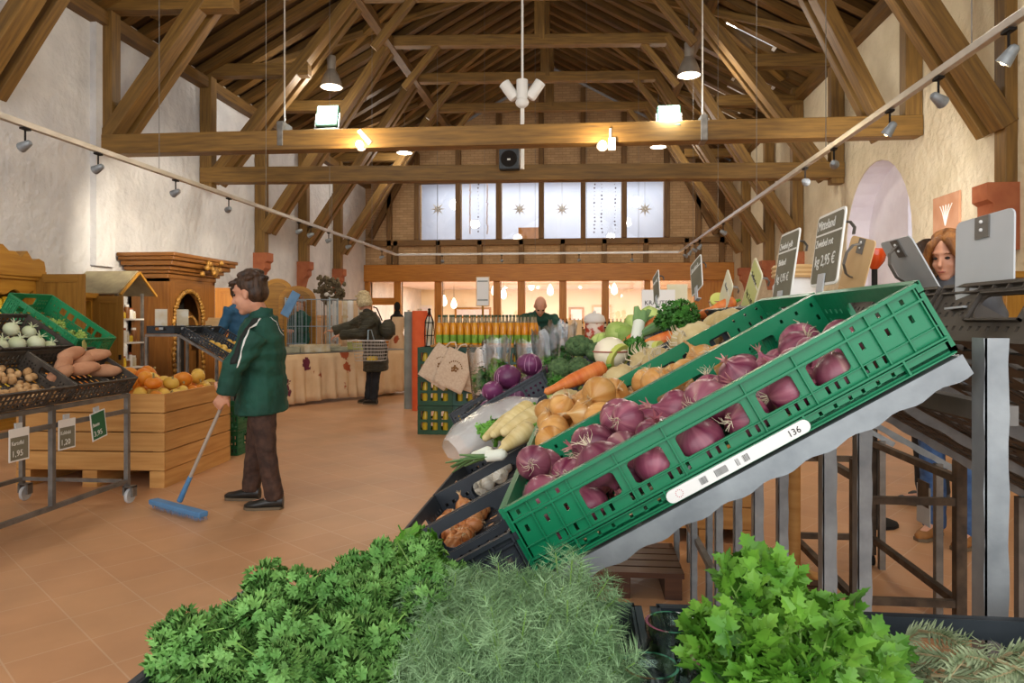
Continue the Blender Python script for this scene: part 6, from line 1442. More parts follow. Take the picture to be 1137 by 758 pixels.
# cotton bags
m_cot = M('raw_cotton', 'd6bda2', 'e3cfb6', sc=50, rough=.95, bump=.2, bsc=120); m_prt = M('brown_print', '8a6238', rough=.9)
for k, (px, py, rz, d) in enumerate(((513, 391, .42, 7.96), (500, 388, .55, 8.02), (544, 392, .40, 8.0), (533, 394, .30, 8.06))):
    p = at(px, py, d); t = thing('cotton_bag', ['front cotton tote bag with a brown round print, hanging from the bottle crates', 'cotton tote bag behind the front one, on its aisle side', 'cotton tote bag with print, next to the cellophane herbs', 'rearmost cotton tote bag, half hidden'][k], 'tote bag', mat=Matrix.Translation(p) @ Matrix.Rotation(-rz * .15, 4, 'Z') @ Matrix.Rotation(rz, 4, 'Y'), group='cotton tote bags')
    n = 10; vs = []; fs = []
    for s in (0, 1):
        for i in range(n + 1):
            for j in range(n + 1):
                u, v = i / n, j / n; w = .19 * (1 - .12 * (1 - v) ** 3); th = .022 * sin(pi * u) * sin(pi * min(1, .15 + v * .85)) + .006 * noise.noise(V((u * 4, v * 4, k))); vs.append(((u - .5) * 2 * w * .95, -th if s == 0 else th + .003, -v * .44))
    q = (n + 1) ** 2
    for i in range(n):
        for j in range(n): a = i * (n + 1) + j; fs += [(a, a + n + 1, a + n + 2, a + 1), (q + a, q + a + 1, q + a + n + 2, q + a + n + 1)]
    for i in range(n): a = i * (n + 1) + n; fs.append((a, a + n + 1, q + a + n + 1, q + a)); a = i; fs.append((a, a + 1, q + a + 1, q + a)); a = n * (n + 1) + i; fs.append((a + 1, a, q + a, q + a + 1))
    b = MB(); b.add(vs, fs); b.build('cloth', m_cot, t, False, smooth=180)
    for x in (-.07, .07): MB().tube([(x, -.004, -.02), (x * .6, -.01, .07), (0, .02, .1)], .008, 6, flat=.4).build('strap', m_cot, t, False)
    b = MB()
    for i in range(9): a = i * 2.4; rr_ = .012 * sqrt(i) * 1.1; b.ball((rr_ * cos(a), -.026, -.2 + rr_ * sin(a)), (.013, .002, .013), 8, 4)
    b.build('round_print', m_prt, t, False); b = MB()
    for i in range(9): a = pi * (.15 + .7 * i / 8); b.box(.085 * cos(a) - .006, -.021, -.2 + .085 * sin(a) - .008, .085 * cos(a) + .006, -.018, -.2 + .085 * sin(a) + .008)
    b.build('arc_lettering', m_prt, t, False)
# jar figure and side table
p = at(660, 372, 7.4); t = thing('side_table', 'low plank side table behind the broccoli', 'table', (p.x, p.y, 0)); MB().box(-.35, -.25, 1.08, .35, .25, 1.12).build('table_top', m_binwood, t, False)
for x in (-.3, .3):
    for y in (-.2, .2): MB().box(x - .02, y - .02, 0, x + .02, y + .02, 1.08).build('leg', m_binwood, t, False)
t = thing('storage_jar', 'red and white pot with a domed white lid behind the broccoli', 'pot', (p.x, p.y, 1.12)); MB().lathe([(.08, 0), (.1, .03), (.1, .14), (.085, .17)], 18).build('body', M('red_white_glaze', 'b5452f', 'e4d5c5', sc=14, rough=.3, con=(.45, .55)), t, False, smooth=50); MB().lathe([(.1, .165), (.115, .19), (.1, .24), (.05, .27), (.001, .275)], 18).build('lid', m_white, t, False, smooth=60); MB().ball((0, 0, .28), .018, 8, 6).build('knob', m_white, t, False, smooth=180)
o = MB().box(-.07, -.05, 0, .07, .05, .2).box(-.072, -.052, .16, .072, .052, .2).build('cardboard_box', m_tan); o.location = (p.x - .2, p.y, 1.12); tag(o, 'small tan cardboard box beside the red and white pot', 'box')
# white notices behind the crates
p = at(731, 335, 5.2); t = thing('notice_board', 'white notice with dark lettering standing behind the soup vegetables', 'notice', (p.x, p.y, 0)); MB().box(-.12, 0, 1.24, .12, .01, 1.54).build('board', m_white, t, False); MB().box(-.02, .01, 0, .02, .03, 1.5).build('post', m_binwood, t, False); MB().box(-.1, -.08, 0, .1, .1, .02).build('base', m_binwood, t, False)
o = text('KR\u00c4UTER', .045, m_darktxt, Matrix.Identity(4), t, ext=.0004); o.matrix_parent_inverse = Matrix.Identity(4); o.data.transform(axes((-.1, -.002, 1.43), (1, 0, 0), (0, 0, 1), (0, -1, 0)))
p = at(752, 322, 5.6); t = thing('notice_board', 'second smaller pale notice beside the lettered one', 'notice', (p.x, p.y, 0)); MB().box(-.08, 0, 1.36, .08, .01, 1.6).build('board', m_cream, t, False, bevel=.003); MB().box(-.015, .01, 0, .015, .03, 1.5).build('post', m_binwood, t, False); MB().box(-.1, -.08, 0, .1, .1, .02).build('base', m_binwood, t, False)
# drum jar, goblet, picture, cabinet on the cream wall side
p = at(882, 300, 3.6); t = thing('lidded_crock', 'pale crock with a wide straw-coloured ribbed lid behind the chalkboards', 'crock', (p.x, p.y, 0)); zt = p.z
MB().lathe([(.07, zt - .32), (.1, zt - .28), (.105, zt - .08), (.08, zt - .04)], 18).build('body', m_white, t, False, smooth=50); MB().lathe([(.105, zt - .04), (.112, zt - .03), (.105, zt - .02), (.112, zt - .01), (.105, zt), (.112, zt + .012), (.1, zt + .024), (.001, zt + .028)], 20).build('lid', m_tan, t, False, smooth=40); MB().lathe([(.16, 0), (.16, .02), (.03, .05), (.03, zt - .34), (.1, zt - .32), (.001, zt - .318)], 14).build('stand', m_binwood, t, False, smooth=40)
p = at(971, 285, 4.6); t = thing('goblet_lamp', 'orange-red glass goblet on a slim dark stand near the arched recess', 'goblet', (p.x, p.y, 0)); MB().lathe([(.02, p.z - .08), (.06, p.z - .03), (.075, p.z + .04), (.07, p.z + .05), (.05, p.z - .02)], 16, closed=False).build('cup', M('red_glass', 'c4481c', rough=.15, coat=.5), t, False, smooth=60); MB().lathe([(.14, 0), (.14, .02), (.018, .06), (.018, p.z - .08), (.001, p.z - .078)], 12).build('stand', m_dark, t, False, smooth=40)
a, c = atX(1051, 218, XR - .13), atX(1080, 250, XR - .13)
t = thing('wall_picture', 'square pink-brown panel with a pale plant drawing on the cream wall', 'picture', (XR, 0, 0)); a0, a1 = sorted((a.y, c.y)); z0 = 2.5; z1 = 3.02
MB().box(-.03, 9.85, z0, 0, 10.55, z1).build('panel', M('pink_panel', 'c08a66', 'cc9a78', sc=4, rough=.8), t, False, bevel=.005)
b = MB()
for s in (-.9, -.5, -.1, .3, .7): b.tube([(-.033, 10.2, z0 + .1), (-.033, 10.2 + s * .1, z0 + .28), (-.033, 10.2 + s * .2, z0 + .38)], .008, 4)
b.build('drawing', m_chalk, t, False)
p = atX(1130, 345, XR - .2); t = thing('wall_cabinet', 'ochre wooden cabinet with dark plates for shaded openings against the cream wall', 'cabinet', (XR - .6, p.y - .5, 0)); MB().box(0, 0, 0, .45, 1.3, 1.75).build('body', m_pine, t, False, bevel=.01); MB().box(-.04, -.04, 1.75, .47, 1.34, 1.82).build('cornice', m_pine, t, False, bevel=.01); MB().box(-.006, .15, 1.15, .0, .6, 1.6).box(-.006, .7, 1.15, .0, 1.15, 1.6).build('opening_shade_plate', m_dark, t, False)  # flat dark plates on the body imitate shaded openings
# ---- window stars and garlands
m_star = M('paper_star', 'd6cfc2', rough=.8)
for k, px in enumerate((486, 577, 624, 716)):
    c = atY(px, 232, 24.35); t = thing('paper_star', ['paper star in the gable window nearest the white wall', 'paper star in the third gable window', 'paper star in the fourth gable window', 'paper star in the gable window nearest the cream wall'][k], 'star', c, group='paper stars in the gable windows'); pl = [((.26 if i % 2 == 0 else .09) * cos(pi / 2 + i * pi / 8), (.26 if i % 2 == 0 else .09) * sin(pi / 2 + i * pi / 8)) for i in range(16)]; b = MB(); n = 16
    b.add([(x, 0, z) for x, z in pl] + [(0, -.05, 0), (0, .05, 0)], [(i, (i + 1) % n, n) for i in range(n)] + [((i + 1) % n, i, n + 1) for i in range(n)]); b.build('star', m_star, t, False); MB().tube([(0, 0, .1), (0, 0, 1.1)], .004, 4).build('thread', m_dark, t, False)
m_bead = M('pink_bead', 'e8d5cf', rough=.3); m_beadd = M('dark_bead', '5b4a55', rough=.5)
for px, m_, kind in ((522, m_bead, 0), (541, m_bead, 0), (531, m_beadd, 1), (660, m_beadd, 1), (668, m_beadd, 1), (683, m_beadd, 1)):
    c = atY(px, 203, 24.33); b = MB(); n = 26 if kind == 0 else 14; rr = random.Random(px)
    for i in range(n): b.ball((rr.gauss(0, .01), 0, -1.75 * i / n - .05), .035 if kind == 0 else rr.choice((.015, .03)), 7, 5)
    o = b.build('bead_garland', m_, None, smooth=180); o.location = c; tag(o, {522: 'pale bead garland in the second gable window, on its white wall side', 541: 'pale bead garland in the second gable window, on its cream wall side', 531: 'dark thin garland between the two pale ones', 660: 'dark garland at the edge of the fifth gable window', 668: 'dark garland in the middle of the fifth gable window', 683: 'dark garland at the far edge of the fifth gable window'}[px], 'garland', 'garlands in the gable windows', 'thing')
# ---- back room
m_shade = Memit('glass_shade_glow', 'fff0d2', 6)
for k, (px, py, d) in enumerate(((493, 334, 26.5), (504, 337, 28), (549, 322, 25.5), (559, 326, 26.2), (611, 322, 25.6), (682, 321, 25.6), (590, 317, 29))):
    c = at(px, py, d); t = thing('drop_pendant', 'glowing drop-shaped pendant lamp in the back room, %s from the white wall side' % ords[k], 'lamp', c, group='drop pendants in the back room'); MB().lathe([(.001, -.2), (.09, -.15), (.12, -.05), (.09, .08), (.04, .18), (.02, .22)], 14).build('shade', m_shade, t, False, smooth=60); MB().tube([(0, 0, .2), (0, 0, max(.25, 2.7 - c.z))], .006, 4).build('cord', m_dark, t, False)
c = at(668, 360, 23.0); t = thing('wine_counter', 'long ochre counter in front of the gable carrying wine bottles', 'counter', (c.x - 1.6, c.y, 0)); MB().box(0, 0, 0, 3.4, .6, .98).build('body', m_pine, t, False); MB().box(-.05, -.05, .98, 3.45, .65, 1.04).build('counter_top', m_pineD, t, False)
m_wine = M('wine_bottle_glass', '2c2016', '3b2a1c', sc=4, rough=.2); m_wl = M('wine_label', 'e6dcc6', rough=.7); wb = None
for i in range(26):
    T = TRS((c.x - 1.5 + i * .125, c.y + .15 + .1 * (i % 2), 1.04)); lb_ = 'wine bottle with a pale label, %s on the far counter' % (ords[i] + ' from the white wall side')
    if wb is None:
        wb = MB().lathe([(.036, 0), (.038, .18), (.03, .22), (.014, .25), (.014, .32)], 10).build('wine_bottle', m_wine, None, smooth=50); W[wb.name] = Matrix.Identity(4); tag(wb, lb_, 'bottle', 'wine bottles on the far counter'); wb.matrix_basis = T; par(MB().lathe([(.0395, .05), (.0395, .15)], 10, closed=False).build('label', m_wl), wb, False)
    else: dup(wb, T, lb_)
def chair(px, d, rz, label):
    c = at(px, 390, d); t = thing('wooden_chair', label, 'chair', (c.x, c.y, 0), rz, 'bentwood chairs before the gable'); b = MB()
    for x in (-.2, .2):
        for y in (-.2, .2): MB().bar((x * 1.05, y * 1.05, 0), (x * .95, y * .95, .45), .035, .035).build('leg', m_pineD, t, False)
    MB().box(-.22, -.22, .45, .22, .22, .49).build('seat', m_pineD, t, False, bevel=.01); n = 10
    MB().tube([(.23 * cos(pi * i / n), .2 + .02, .49 + .42 * sin(pi * i / n) ** .6) for i in range(n + 1)], .018, 6).build('back_bow', m_pineD, t, False, smooth=60); MB().box(-.2, .2, .72, .2, .22, .84).build('backrest', m_pineD, t, False, bevel=.008)
chair(628, 18.5, 2.9, 'bentwood chair nearest the wine counter'); chair(645, 19.2, -2.6, 'bentwood chair beside the counter, behind the broccoli'); chair(612, 19.6, .4, 'bentwood chair facing the gable openings')
# furniture and frames on the back room wall
for k, (px, py, w, h, m_) in enumerate(((668, 345, .9, 2.0, m_tan), (525, 338, 1.7, .5, m_pine), (640, 335, .7, 1.9, m_pine), (468, 345, 1.0, 2.0, m_white))):
    c = atY(px, py, 32.52); t = thing('framed_panel', ['tall tan door-like panel at the back room wall, behind the fourth opening', 'long low ochre frame on the back room wall behind the juice bottles', 'tall ochre framed panel on the back room wall', 'white door-like panel on the back room wall by the dress stand'][k], 'panel', (c.x, 32.5, 0)); z0 = 0 if h > 1 else 1.4; MB().box(-w / 2, 0, z0, w / 2, .06, z0 + h).build('frame', m_, t, False); MB().box(-w / 2 + .1, -.02, z0 + .1, w / 2 - .1, .0, z0 + h - .1).build('field', m_plW, t, False)
# ================================================================== PEOPLE
m_skin = M('skin', 'c98f72', 'd8a285', sc=9, rough=.55, sss=.1); m_hairD = M('dark_brown_hair', '2a1c13', '4a3322', sc=40, st=(1, 1, .3), rough=.5, bump=.8, bsc=60); m_hairG = M('grey_blond_hair', 'a3916c', 'cdbd98', sc=40, rough=.6, bump=.6, bsc=60); m_hairB = M('light_brown_hair', '6b3f1c', 'a06a33', sc=30, st=(1, 1, .15), rough=.45, bump=.8, bsc=50, bst=(3, 3, .3))
m_eye = M('eye', '1d1712', rough=.2); m_lip = M('lips', 'a8604f', rough=.5)
m_jgreen = M('green_jacket_cloth', '123f33', '1c5344', sc=4, rough=.75, bump=1, bsc=9, bdist=.02); m_jdark = M('black_panel_cloth', '1d211f', rough=.8); m_trbrown = M('dark_brown_trousers', '35241d', '523a2e', sc=14, rough=.85, bump=1, bsc=12, bdist=.02); m_shoe = M('black_shoe_leather', '1c1a17', '2c2925', sc=8, rough=.35); m_sole = M('shoe_sole', '6e5f4a', rough=.8)
m_coat = M('olive_quilted_coat', '2b2a1f', '3f3c2c', sc=5, rough=.55, bump=1, bsc=16, bst=(.4, .4, 2.5), bdist=.03); m_trblk = M('black_trousers', '1a1a1c', '29292b', sc=8, rough=.85); m_vest = M('blue_vest', '24506f', '2f6486', sc=6, rough=.7); m_jean = M('blue_jeans', '34507a', '4b6a96', sc=20, rough=.85); m_boot = M('tan_boot', '8a5a2c', 'a8743d', sc=10, rough=.7); m_gcoat = M('grey_coat', '4a4c50', '5d6064', sc=8, rough=.8)
def lerp(a, c, f): return V(a) * (1 - f) + V(c) * f
def ell(mb, c, ax, r):
    """ellipsoid at c with axes ax (3 vectors) and radii r"""
    T = Matrix((ax[0], ax[1], ax[2])).transposed().to_4x4(); mb.ball(c, r, 16, 10, T=T)
def loft(mb, rings, n=16):
    vs = []; fs = []
    for c, u, w, a, b_ in rings:
        for k in range(n): t = 2 * pi * k / n; vs.append(V(c) + u * cos(t) * a + w * sin(t) * b_)
    for i in range(len(rings) - 1):
        for k in range(n): fs.append((i * n + k, i * n + (k + 1) % n, (i + 1) * n + (k + 1) % n, (i + 1) * n + k))
    fs.append(tuple(range(n - 1, -1, -1))); fs.append(tuple((len(rings) - 1) * n + k for k in range(n))); mb.add(vs, fs)
def hand(mb, w, d, nrm, side, curl=.5, s=1.0):
    d = V(d).normalized(); n = (V(nrm) - d * V(nrm).dot(d)).normalized(); lat = d.cross(n) * side; w = V(w)
    ell(mb, w + d * .045 * s, (d, lat, n), (.052 * s, .042 * s, .017 * s)); mb.tube([w - d * .03 * s, w + d * .02 * s], [.027 * s, .03 * s], 8)
    for i in range(4):
        p = w + d * .082 * s + lat * (.031 - .0205 * i) * s; a = .15; L = (.043, .047, .045, .034)[i] * s; pts = [p - d * .02 * s, p]
        for q, k in ((1, .55), (.72, .9), (.55, .7)): a += curl * k; p = p + (d * cos(a) + n * sin(a)) * L * q; pts.append(p)
        mb.tube(pts, [.0095 * s, .0095 * s, .0088 * s, .0078 * s, .006 * s], 7)
    b0 = w + d * .02 * s + lat * .03 * s; t = (d * .65 + lat * .6 + n * .45).normalized(); mb.tube([b0, b0 + t * .04 * s, b0 + (t + n * curl * .5 + d * .2).normalized() * .075 * s], [.013 * s, .011 * s, .007 * s], 7)
def rumple(o, amp, c):
    me = o.data; n = len(me.vertices); co = np.empty(n * 3); me.vertices.foreach_get('co', co); no = np.empty(n * 3); me.vertex_normals.foreach_get('vector', no)
    co = co.reshape(-1, 3); no = no.reshape(-1, 3); k = np.empty(n)
    for i in range(n):
        p = V(co[i]) - c; k[i] = noise.noise(V((p.x * 5, p.y * 5, p.z * 11 + 2 * noise.noise(p * 3)))) + .5 * noise.noise(V((p.x * 13, p.y * 13, p.z * 19)))
    co += no * (amp * k)[:, None]; me.vertices.foreach_set('co', co.ravel()); me.update()
def human(label, J, cfg, vox=.008, group=None, name='person'):
    g = lambda k: V(J[k]); up = V((0, 0, 1)); S = cfg.get('scale', 1.0)
    t = thing(name, label, 'person', (J['ankR'].x, J['ankR'].y, 0), group=group)
    hf = V(cfg['face']).normalized(); hl = up.cross(hf).normalized(); hu = hf.cross(hl).normalized(); hc = g('head'); hs = cfg.get('head', 1.05)
    def H(x, y, z): return hc + (hf * x + hl * y + hu * z) * hs
    ax = (hf, hl, hu)
    shL, shR, hip, nk = g('shL'), g('shR'), g('hip'), g('neck'); mid = (shL + shR) / 2; side = (shL - shR).normalized(); fwd = V(cfg.get('fwd', hf)); fwd = (fwd - side * fwd.dot(side)).normalized()
    hw = (shL - shR).length / 2
    def torso(mb, k, top=True, low=0.0, flare=1.0):
        r = []; sp = [(hip - up * low, .16 * S * flare, .125 * S * flare), (hip + up * .04, .165 * S * flare, .125 * S), (lerp(hip, mid, .35), .145 * S, .11 * S), (lerp(hip, mid, .7), .17 * S, .125 * S), (lerp(hip, mid, .93), hw * .98, .11 * S), (mid + up * .035, hw * .72, .085 * S), (lerp(mid, nk, .75) + up * .02, .07 * S, .065 * S)]
        for c, a, b_ in sp: r.append((c, side, fwd, a + k, b_ + k))
        loft(mb, r)
    def limbs(mb, k, arms=True, legs=True, wr=1.0):
        if arms:
            for s in 'LR': mb.tube([g('sh' + s) - up * .01, lerp(g('sh' + s), g('el' + s), .5), g('el' + s), lerp(g('el' + s), g('wr' + s), .4), lerp(g('el' + s), g('wr' + s), wr)], [(.058 + k) * S, (.05 + k) * S, (.042 + k) * S, (.041 + k) * S, (.03 + k) * S], 12)
        if legs:
            for s in 'LR':
                h = hip + side * (.085 * S if s == 'L' else -.085 * S) - up * .02; mb.tube([h + up * .05, lerp(h, g('kn' + s), .45), g('kn' + s), lerp(g('kn' + s), g('ank' + s), .35), lerp(g('kn' + s), g('ank' + s), 1.0 if arms else 1.08)], [(.088 + k) * S, (.078 + k) * S, (.055 + k) * S, (.055 + k) * S, (.036 + k + (0 if arms else .018)) * S], 12)
    # body: one continuous skin
    b = MB()
    ell(b, H(-.012, 0, .03), ax, (.1 * hs, .078 * hs, .1 * hs)); ell(b, H(.025, 0, -.03), ax, (.073 * hs, .064 * hs, .092 * hs)); ell(b, H(.062, 0, -.1), ax, (.03 * hs, .03 * hs, .024 * hs)); b.tube([H(.088, 0, .03), H(.1, 0, 0), H(.118, 0, -.03), H(.095, 0, -.042)], [.009 * hs, .011 * hs, .0145 * hs, .009 * hs], 8)
    ell(b, H(.088, 0, -.068), ax, (.014 * hs, .026 * hs, .014 * hs)); ell(b, H(.08, 0, .038), ax, (.018 * hs, .05 * hs, .013 * hs))
    for s in (-1, 1): ell(b, H(-.008, s * .078, -.008), ax, (.02 * hs, .012 * hs, .034 * hs)); ell(b, H(.066, s * .034, -.03), ax, (.026 * hs, .024 * hs, .024 * hs))
    b.tube([lerp(mid, nk, .2), nk, H(-.025, 0, -.05)], [.062 * S, .055 * S, .056 * S], 12); torso(b, -.012); limbs(b, -.01)
    for s in 'LR':
        hd = cfg['hands'][s]; hand(b, g('wr' + s), hd[0], hd[1], 1 if s == 'L' else -1, hd[2], S)
        tf = V(cfg.get('toe' + s, cfg.get('fwd', hf))); tf.z = 0; tf.normalize(); b.tube([g('ank' + s), g('ank' + s) + tf * .05 - up * .045, g('ank' + s) + tf * .15 - up * .06], [.036, .04, .03], 8)
    body = remesh(b, 'body', m_skin, vox, t)
    for s in (-1, 1):
        e = MB(); ell(e, H(.083, s * .031, .008), ax, (.011 * hs, .014 * hs, .008 * hs)); par(e.build('eye', m_eye, smooth=180), body)
        e = MB(); e.tube([H(.088, s * .016, .03), H(.09, s * .034, .036), H(.078, s * .052, .03)], .0045 * hs, 5, flat=.6); par(e.build('eyebrow', cfg['hair'], smooth=180), body)
    e = MB(); ell(e, H(.098, 0, -.066), ax, (.006 * hs, .021 * hs, .006 * hs)); par(e.build('mouth', m_lip, smooth=180), body)
    # hair
    b = MB(); st = cfg.get('hairstyle', 'short'); rr = random.Random(len(label))
    ell(b, H(-.03, 0, .05), ax, (.098 * hs, .089 * hs, .092 * hs)); ell(b, H(-.05, 0, .0), ax, (.075 * hs, .08 * hs, .075 * hs))
    for i in range(40):
        a = rr.uniform(0, 6.28); f = rr.uniform(0, 1.35); q = V((sin(f) * cos(a), sin(f) * sin(a), cos(f)))
        if q.x > .55 and q.z < .55: continue
        ell(b, H(-.028 + q.x * .093, q.y * .085, .05 + q.z * .088), ax, (.03 * hs, .024 * hs, .02 * hs))
    if st != 'long':
        for i in range(9): ell(b, H(.05 + .02 * rr.random(), -.055 + .014 * i, .08 + .016 * rr.random()), ax, (.028 * hs, .013 * hs, .016 * hs))
    else:
        for s in (-1, 1):
            for i in range(11):
                f = i / 10; x0 = .075 - .15 * f; b.tube([H(.03 - .05 * f, s * .01, .118), H(x0, s * (.05 + .03 * f), .085 - .02 * f), H(x0 - .005, s * .092, .0), H(x0 * .9 + .005, s * (.1 + .01 * f), -.12), H(x0 * .8 + .03, s * .1, -.26), H(x0 * .7 + .03, s * .085, -.36)], [.018 * hs, .024 * hs, .024 * hs, .026 * hs, .022 * hs, .008 * hs], 8)
    if st == 'bob':
        for i in range(13): a = -2.0 + 4.0 * i / 12; x, y = -cos(a) * .085 - .015, sin(a) * .088; b.tube([H(x, y, .04), H(x * 1.1, y * 1.1, -.05), H(x * .95, y * 1.0, -.1)], [.03 * hs, .03 * hs, .014 * hs], 8)
    if st != 'bald': par(remesh(b, 'hair', cfg['hair'], vox * .9, None, smooth_it=2), t)
    # jacket, trousers, shoes
    b = MB(); torso(b, .018 * S + cfg.get('bulk', 0), low=cfg.get('hem', .06), flare=cfg.get('flare', 1.06)); limbs(b, .016 + cfg.get('bulk', 0) * .6, legs=False, wr=.97)
    b.tube([lerp(mid, nk, .35), lerp(mid, nk, .9) + up * .01, nk + up * cfg.get('collar', .03) - fwd * .012], [.088 * S, .082 * S, .076 * S], 14)
    if 'quilt' in cfg:
        pass
    jk = remesh(b, cfg.get('top_name', 'jacket'), cfg['top'], vox, t); rumple(jk, cfg.get('rumple', .014), hip)
    b = MB(); limbs(b, .012, arms=False); ell(b, hip + up * .0, (side, fwd, up), (.17 * S, .13 * S, .13 * S)); rumple(remesh(b, 'trousers', cfg['legs'], vox, t), .008, hip)
    for s in 'LR':
        tf = V(cfg.get('toe' + s, cfg.get('fwd', hf))); tf.z = 0; tf.normalize(); ls = up.cross(tf); a = g('ank' + s).copy(); a.z = 0
        b = MB(); r = [(a - tf * .065 + up * .05, ls, up, .032, .046), (a - tf * .03 + up * .055, ls, up, .04, .05), (a + tf * .05 + up * .045, ls, up, .043, .04), (a + tf * .12 + up * .035, ls, up, .047, .03), (a + tf * .175 + up * .03, ls, up, .036, .024), (a + tf * .2 + up * .026, ls, up, .012, .012)]
        loft(b, r, 14); b.tube([g('ank' + s) + up * .05, g('ank' + s) - up * .03], [.046, .05], 12); sh = b.build('shoe', cfg['shoe'], t, smooth=60)
        b = MB(); pts = [(-.07, .0), (-.05, .036), (.04, .044), (.12, .05), (.18, .04), (.205, 0)]; pl = [(x, y) for x, y in pts] + [(x, -y) for x, y in pts[-2:0:-1]]
        T = axes(a, tf, ls, up); vs = [T @ V((x, y, z)) for z in (0.002, .02) for x, y in pl]; n = len(pl); b.add(vs, [tuple(range(n - 1, -1, -1)), tuple(range(n, 2 * n))] + [(i, (i + 1) % n, (i + 1) % n + n, i + n) for i in range(n)]); par(b.build('sole', m_sole), sh)
    return t, jk
# ---- the sweeping man
lf = -RT; J = dict(head=at(277, 326, 5.02), neck=at(290, 350, 5.06), shL=at(285, 371, 4.88), shR=at(293, 367, 5.22), hip=at(291, 440, 5.1), elL=at(259, 408, 4.78), wrL=at(251, 438, 4.78), elR=at(262, 408, 5.2), wrR=at(256, 424, 4.98),
         knL=at(296, 502, 4.96), knR=at(283, 500, 5.2), ankL=at(304, 553, 4.97), ankR=at(279, 542, 5.22))
J['ankL'].z = .09; J['ankR'].z = .09
bp, bq = at(203, 548, 4.93), at(254, 433, 4.80); bd = (bq - bp).normalized()
cfg = dict(face=lf * .97 + FW * .12 + V((0, 0, -.22)), fwd=lf * .8 + FW * .6, hair=m_hairD, top=m_jgreen, legs=m_trbrown, shoe=m_shoe, bulk=.03, hem=.1, flare=1.1, head=1.12, collar=.065,
           hands=dict(L=(-bd * .3 + lf * .55 + V((0, 0, -.5)), FW, .95), R=(lf * .6 - FW * .6 + V((0, 0, -.3)), -FW, .95)), toeL=lf * .97 - FW * .1, toeR=lf * .98 + FW * .08)
man, jk = human('man in a dark green jacket with white piping sweeping the tiled floor with a broom', J, cfg, .0075)
def strip(pts, r, nm, m_, off=.0): b = MB(); b.tube([at(*p) for p in pts], r, 6, flat=.6); o = b.build(nm, m_, None, smooth=180); par(o, jk); return o
sw_ = jk.modifiers
def onto(o, dist=.003):
    m_ = o.modifiers.new('wrap', 'SHRINKWRAP'); m_.target = jk; m_.wrap_method = 'NEAREST_SURFACEPOINT'; m_.wrap_mode = 'ABOVE_SURFACE'; m_.offset = dist
def ribbon(pts, w, nm, m_, n=26):
    """flat band of width w along image points, laid onto the jacket"""
    P = [at(*p) for p in pts]; b = MB(); q = []
    for i in range(n + 1):
        f = i / n * (len(P) - 1); k = min(int(f), len(P) - 2); q.append(lerp(P[k], P[k + 1], f - k))
    vs = []
    for i, p in enumerate(q):
        d = (q[min(i + 1, n)] - q[max(i - 1, 0)]).normalized(); s = d.cross(FW).normalized() * w / 2
        for j in range(4): vs.append(p + s * (j / 1.5 - 1))
    b.add(vs, [(i * 4 + j, i * 4 + j + 1, i * 4 + j + 5, i * 4 + j + 4) for i in range(n) for j in range(3)]); o = b.build(nm, m_, None, smooth=180); par(o, jk); onto(o); sd = o.modifiers.new('s', 'SOLIDIFY'); sd.thickness = .003; sd.offset = 1; return o
ribbon([(289, 346, 4.9), (275, 364, 4.78), (268, 382, 4.72), (265, 408, 4.68)], .012, 'white_piping', m_white); ribbon([(283, 345, 4.9), (268, 362, 4.78), (260, 380, 4.72), (259, 404, 4.7)], .055, 'dark_panel', m_jdark)
ribbon([(303, 345, 4.95), (313, 356, 5.0), (319, 370, 5.05)], .012, 'white_piping', m_white)
t = thing('broom', 'blue broom with a pale metal stick held by the sweeping man', 'broom', (bp.x, bp.y, 0)); MB().tube([bp + bd * .08, bq + bd * .12], .0125, 10).build('stick', m_alu, t, smooth=40); m_bblue = M('broom_blue', '4d7fae', '5f92c0', sc=6, rough=.5)
MB().tube([bp - bd * .06, bp + bd * .14], [.02, .016], 10).build('socket', m_bblue, t, smooth=40); h0, h1 = atZ(170, 556, .05), atZ(226, 571, .05); MB().bar(h0, h1, .07, .035, (0, 0, 1)).build('head', m_bblue, t, bevel=.008)
b = MB(); rr = random.Random(4); dd = h1 - h0; ns = V((-dd.y, dd.x, 0)).normalized()
for i in range(420): p = lerp(h0, h1, rr.random()) + ns * rr.uniform(-.03, .03); p.z = .04; e = p + ns * rr.gauss(0, .012); e.z = .002; b.add([p - V((.0015, 0, 0)), p + V((.0015, 0, 0)), e], [(0, 1, 2)])
b.build('bristles', m_bblue, t)
# ---- customer at the sales table
J = dict(head=at(403, 334, 11.2), neck=at(408, 346, 11.2), shL=at(413, 354, 11.0), shR=at(406, 353, 11.4), hip=at(417, 392, 11.2), elL=at(401, 370, 10.92), wrL=at(378, 372, 11.0), elR=at(390, 362, 11.5), wrR=at(370, 367, 11.5), knL=at(417, 420, 11.15), knR=at(411, 420, 11.3), ankL=at(415, 443, 11.1), ankR=at(409, 442, 11.25))
J['ankL'].z = .09; J['ankR'].z = .09
cfg = dict(face=lf * .9 + FW * .35 + V((0, 0, -.25)), fwd=lf * .9 + FW * .4, hair=m_hairG, hairstyle='bob', top=m_coat, top_name='coat', legs=m_trblk, shoe=m_shoe, bulk=.05, hem=.27, flare=1.05, hands=dict(L=(lf + V((0, 0, -.2)), V((0, 0, -1)), .4), R=(lf, V((0, 0, -1)), .4)))
human('woman with grey-blond hair in a dark quilted coat leaning over the sales table', J, cfg, .01)
p = at(412, 378, 10.75); t = thing('shopping_basket', 'wire shopping basket hanging from the arm of the woman in the quilted coat', 'basket', p)
b = MB(); w0, w1, d0, d1, hb = .2, .24, .13, .16, .3
def rect(w, d, z): return [(-w, -d, z), (w, -d, z), (w, d, z), (-w, d, z), (-w, -d, z)]
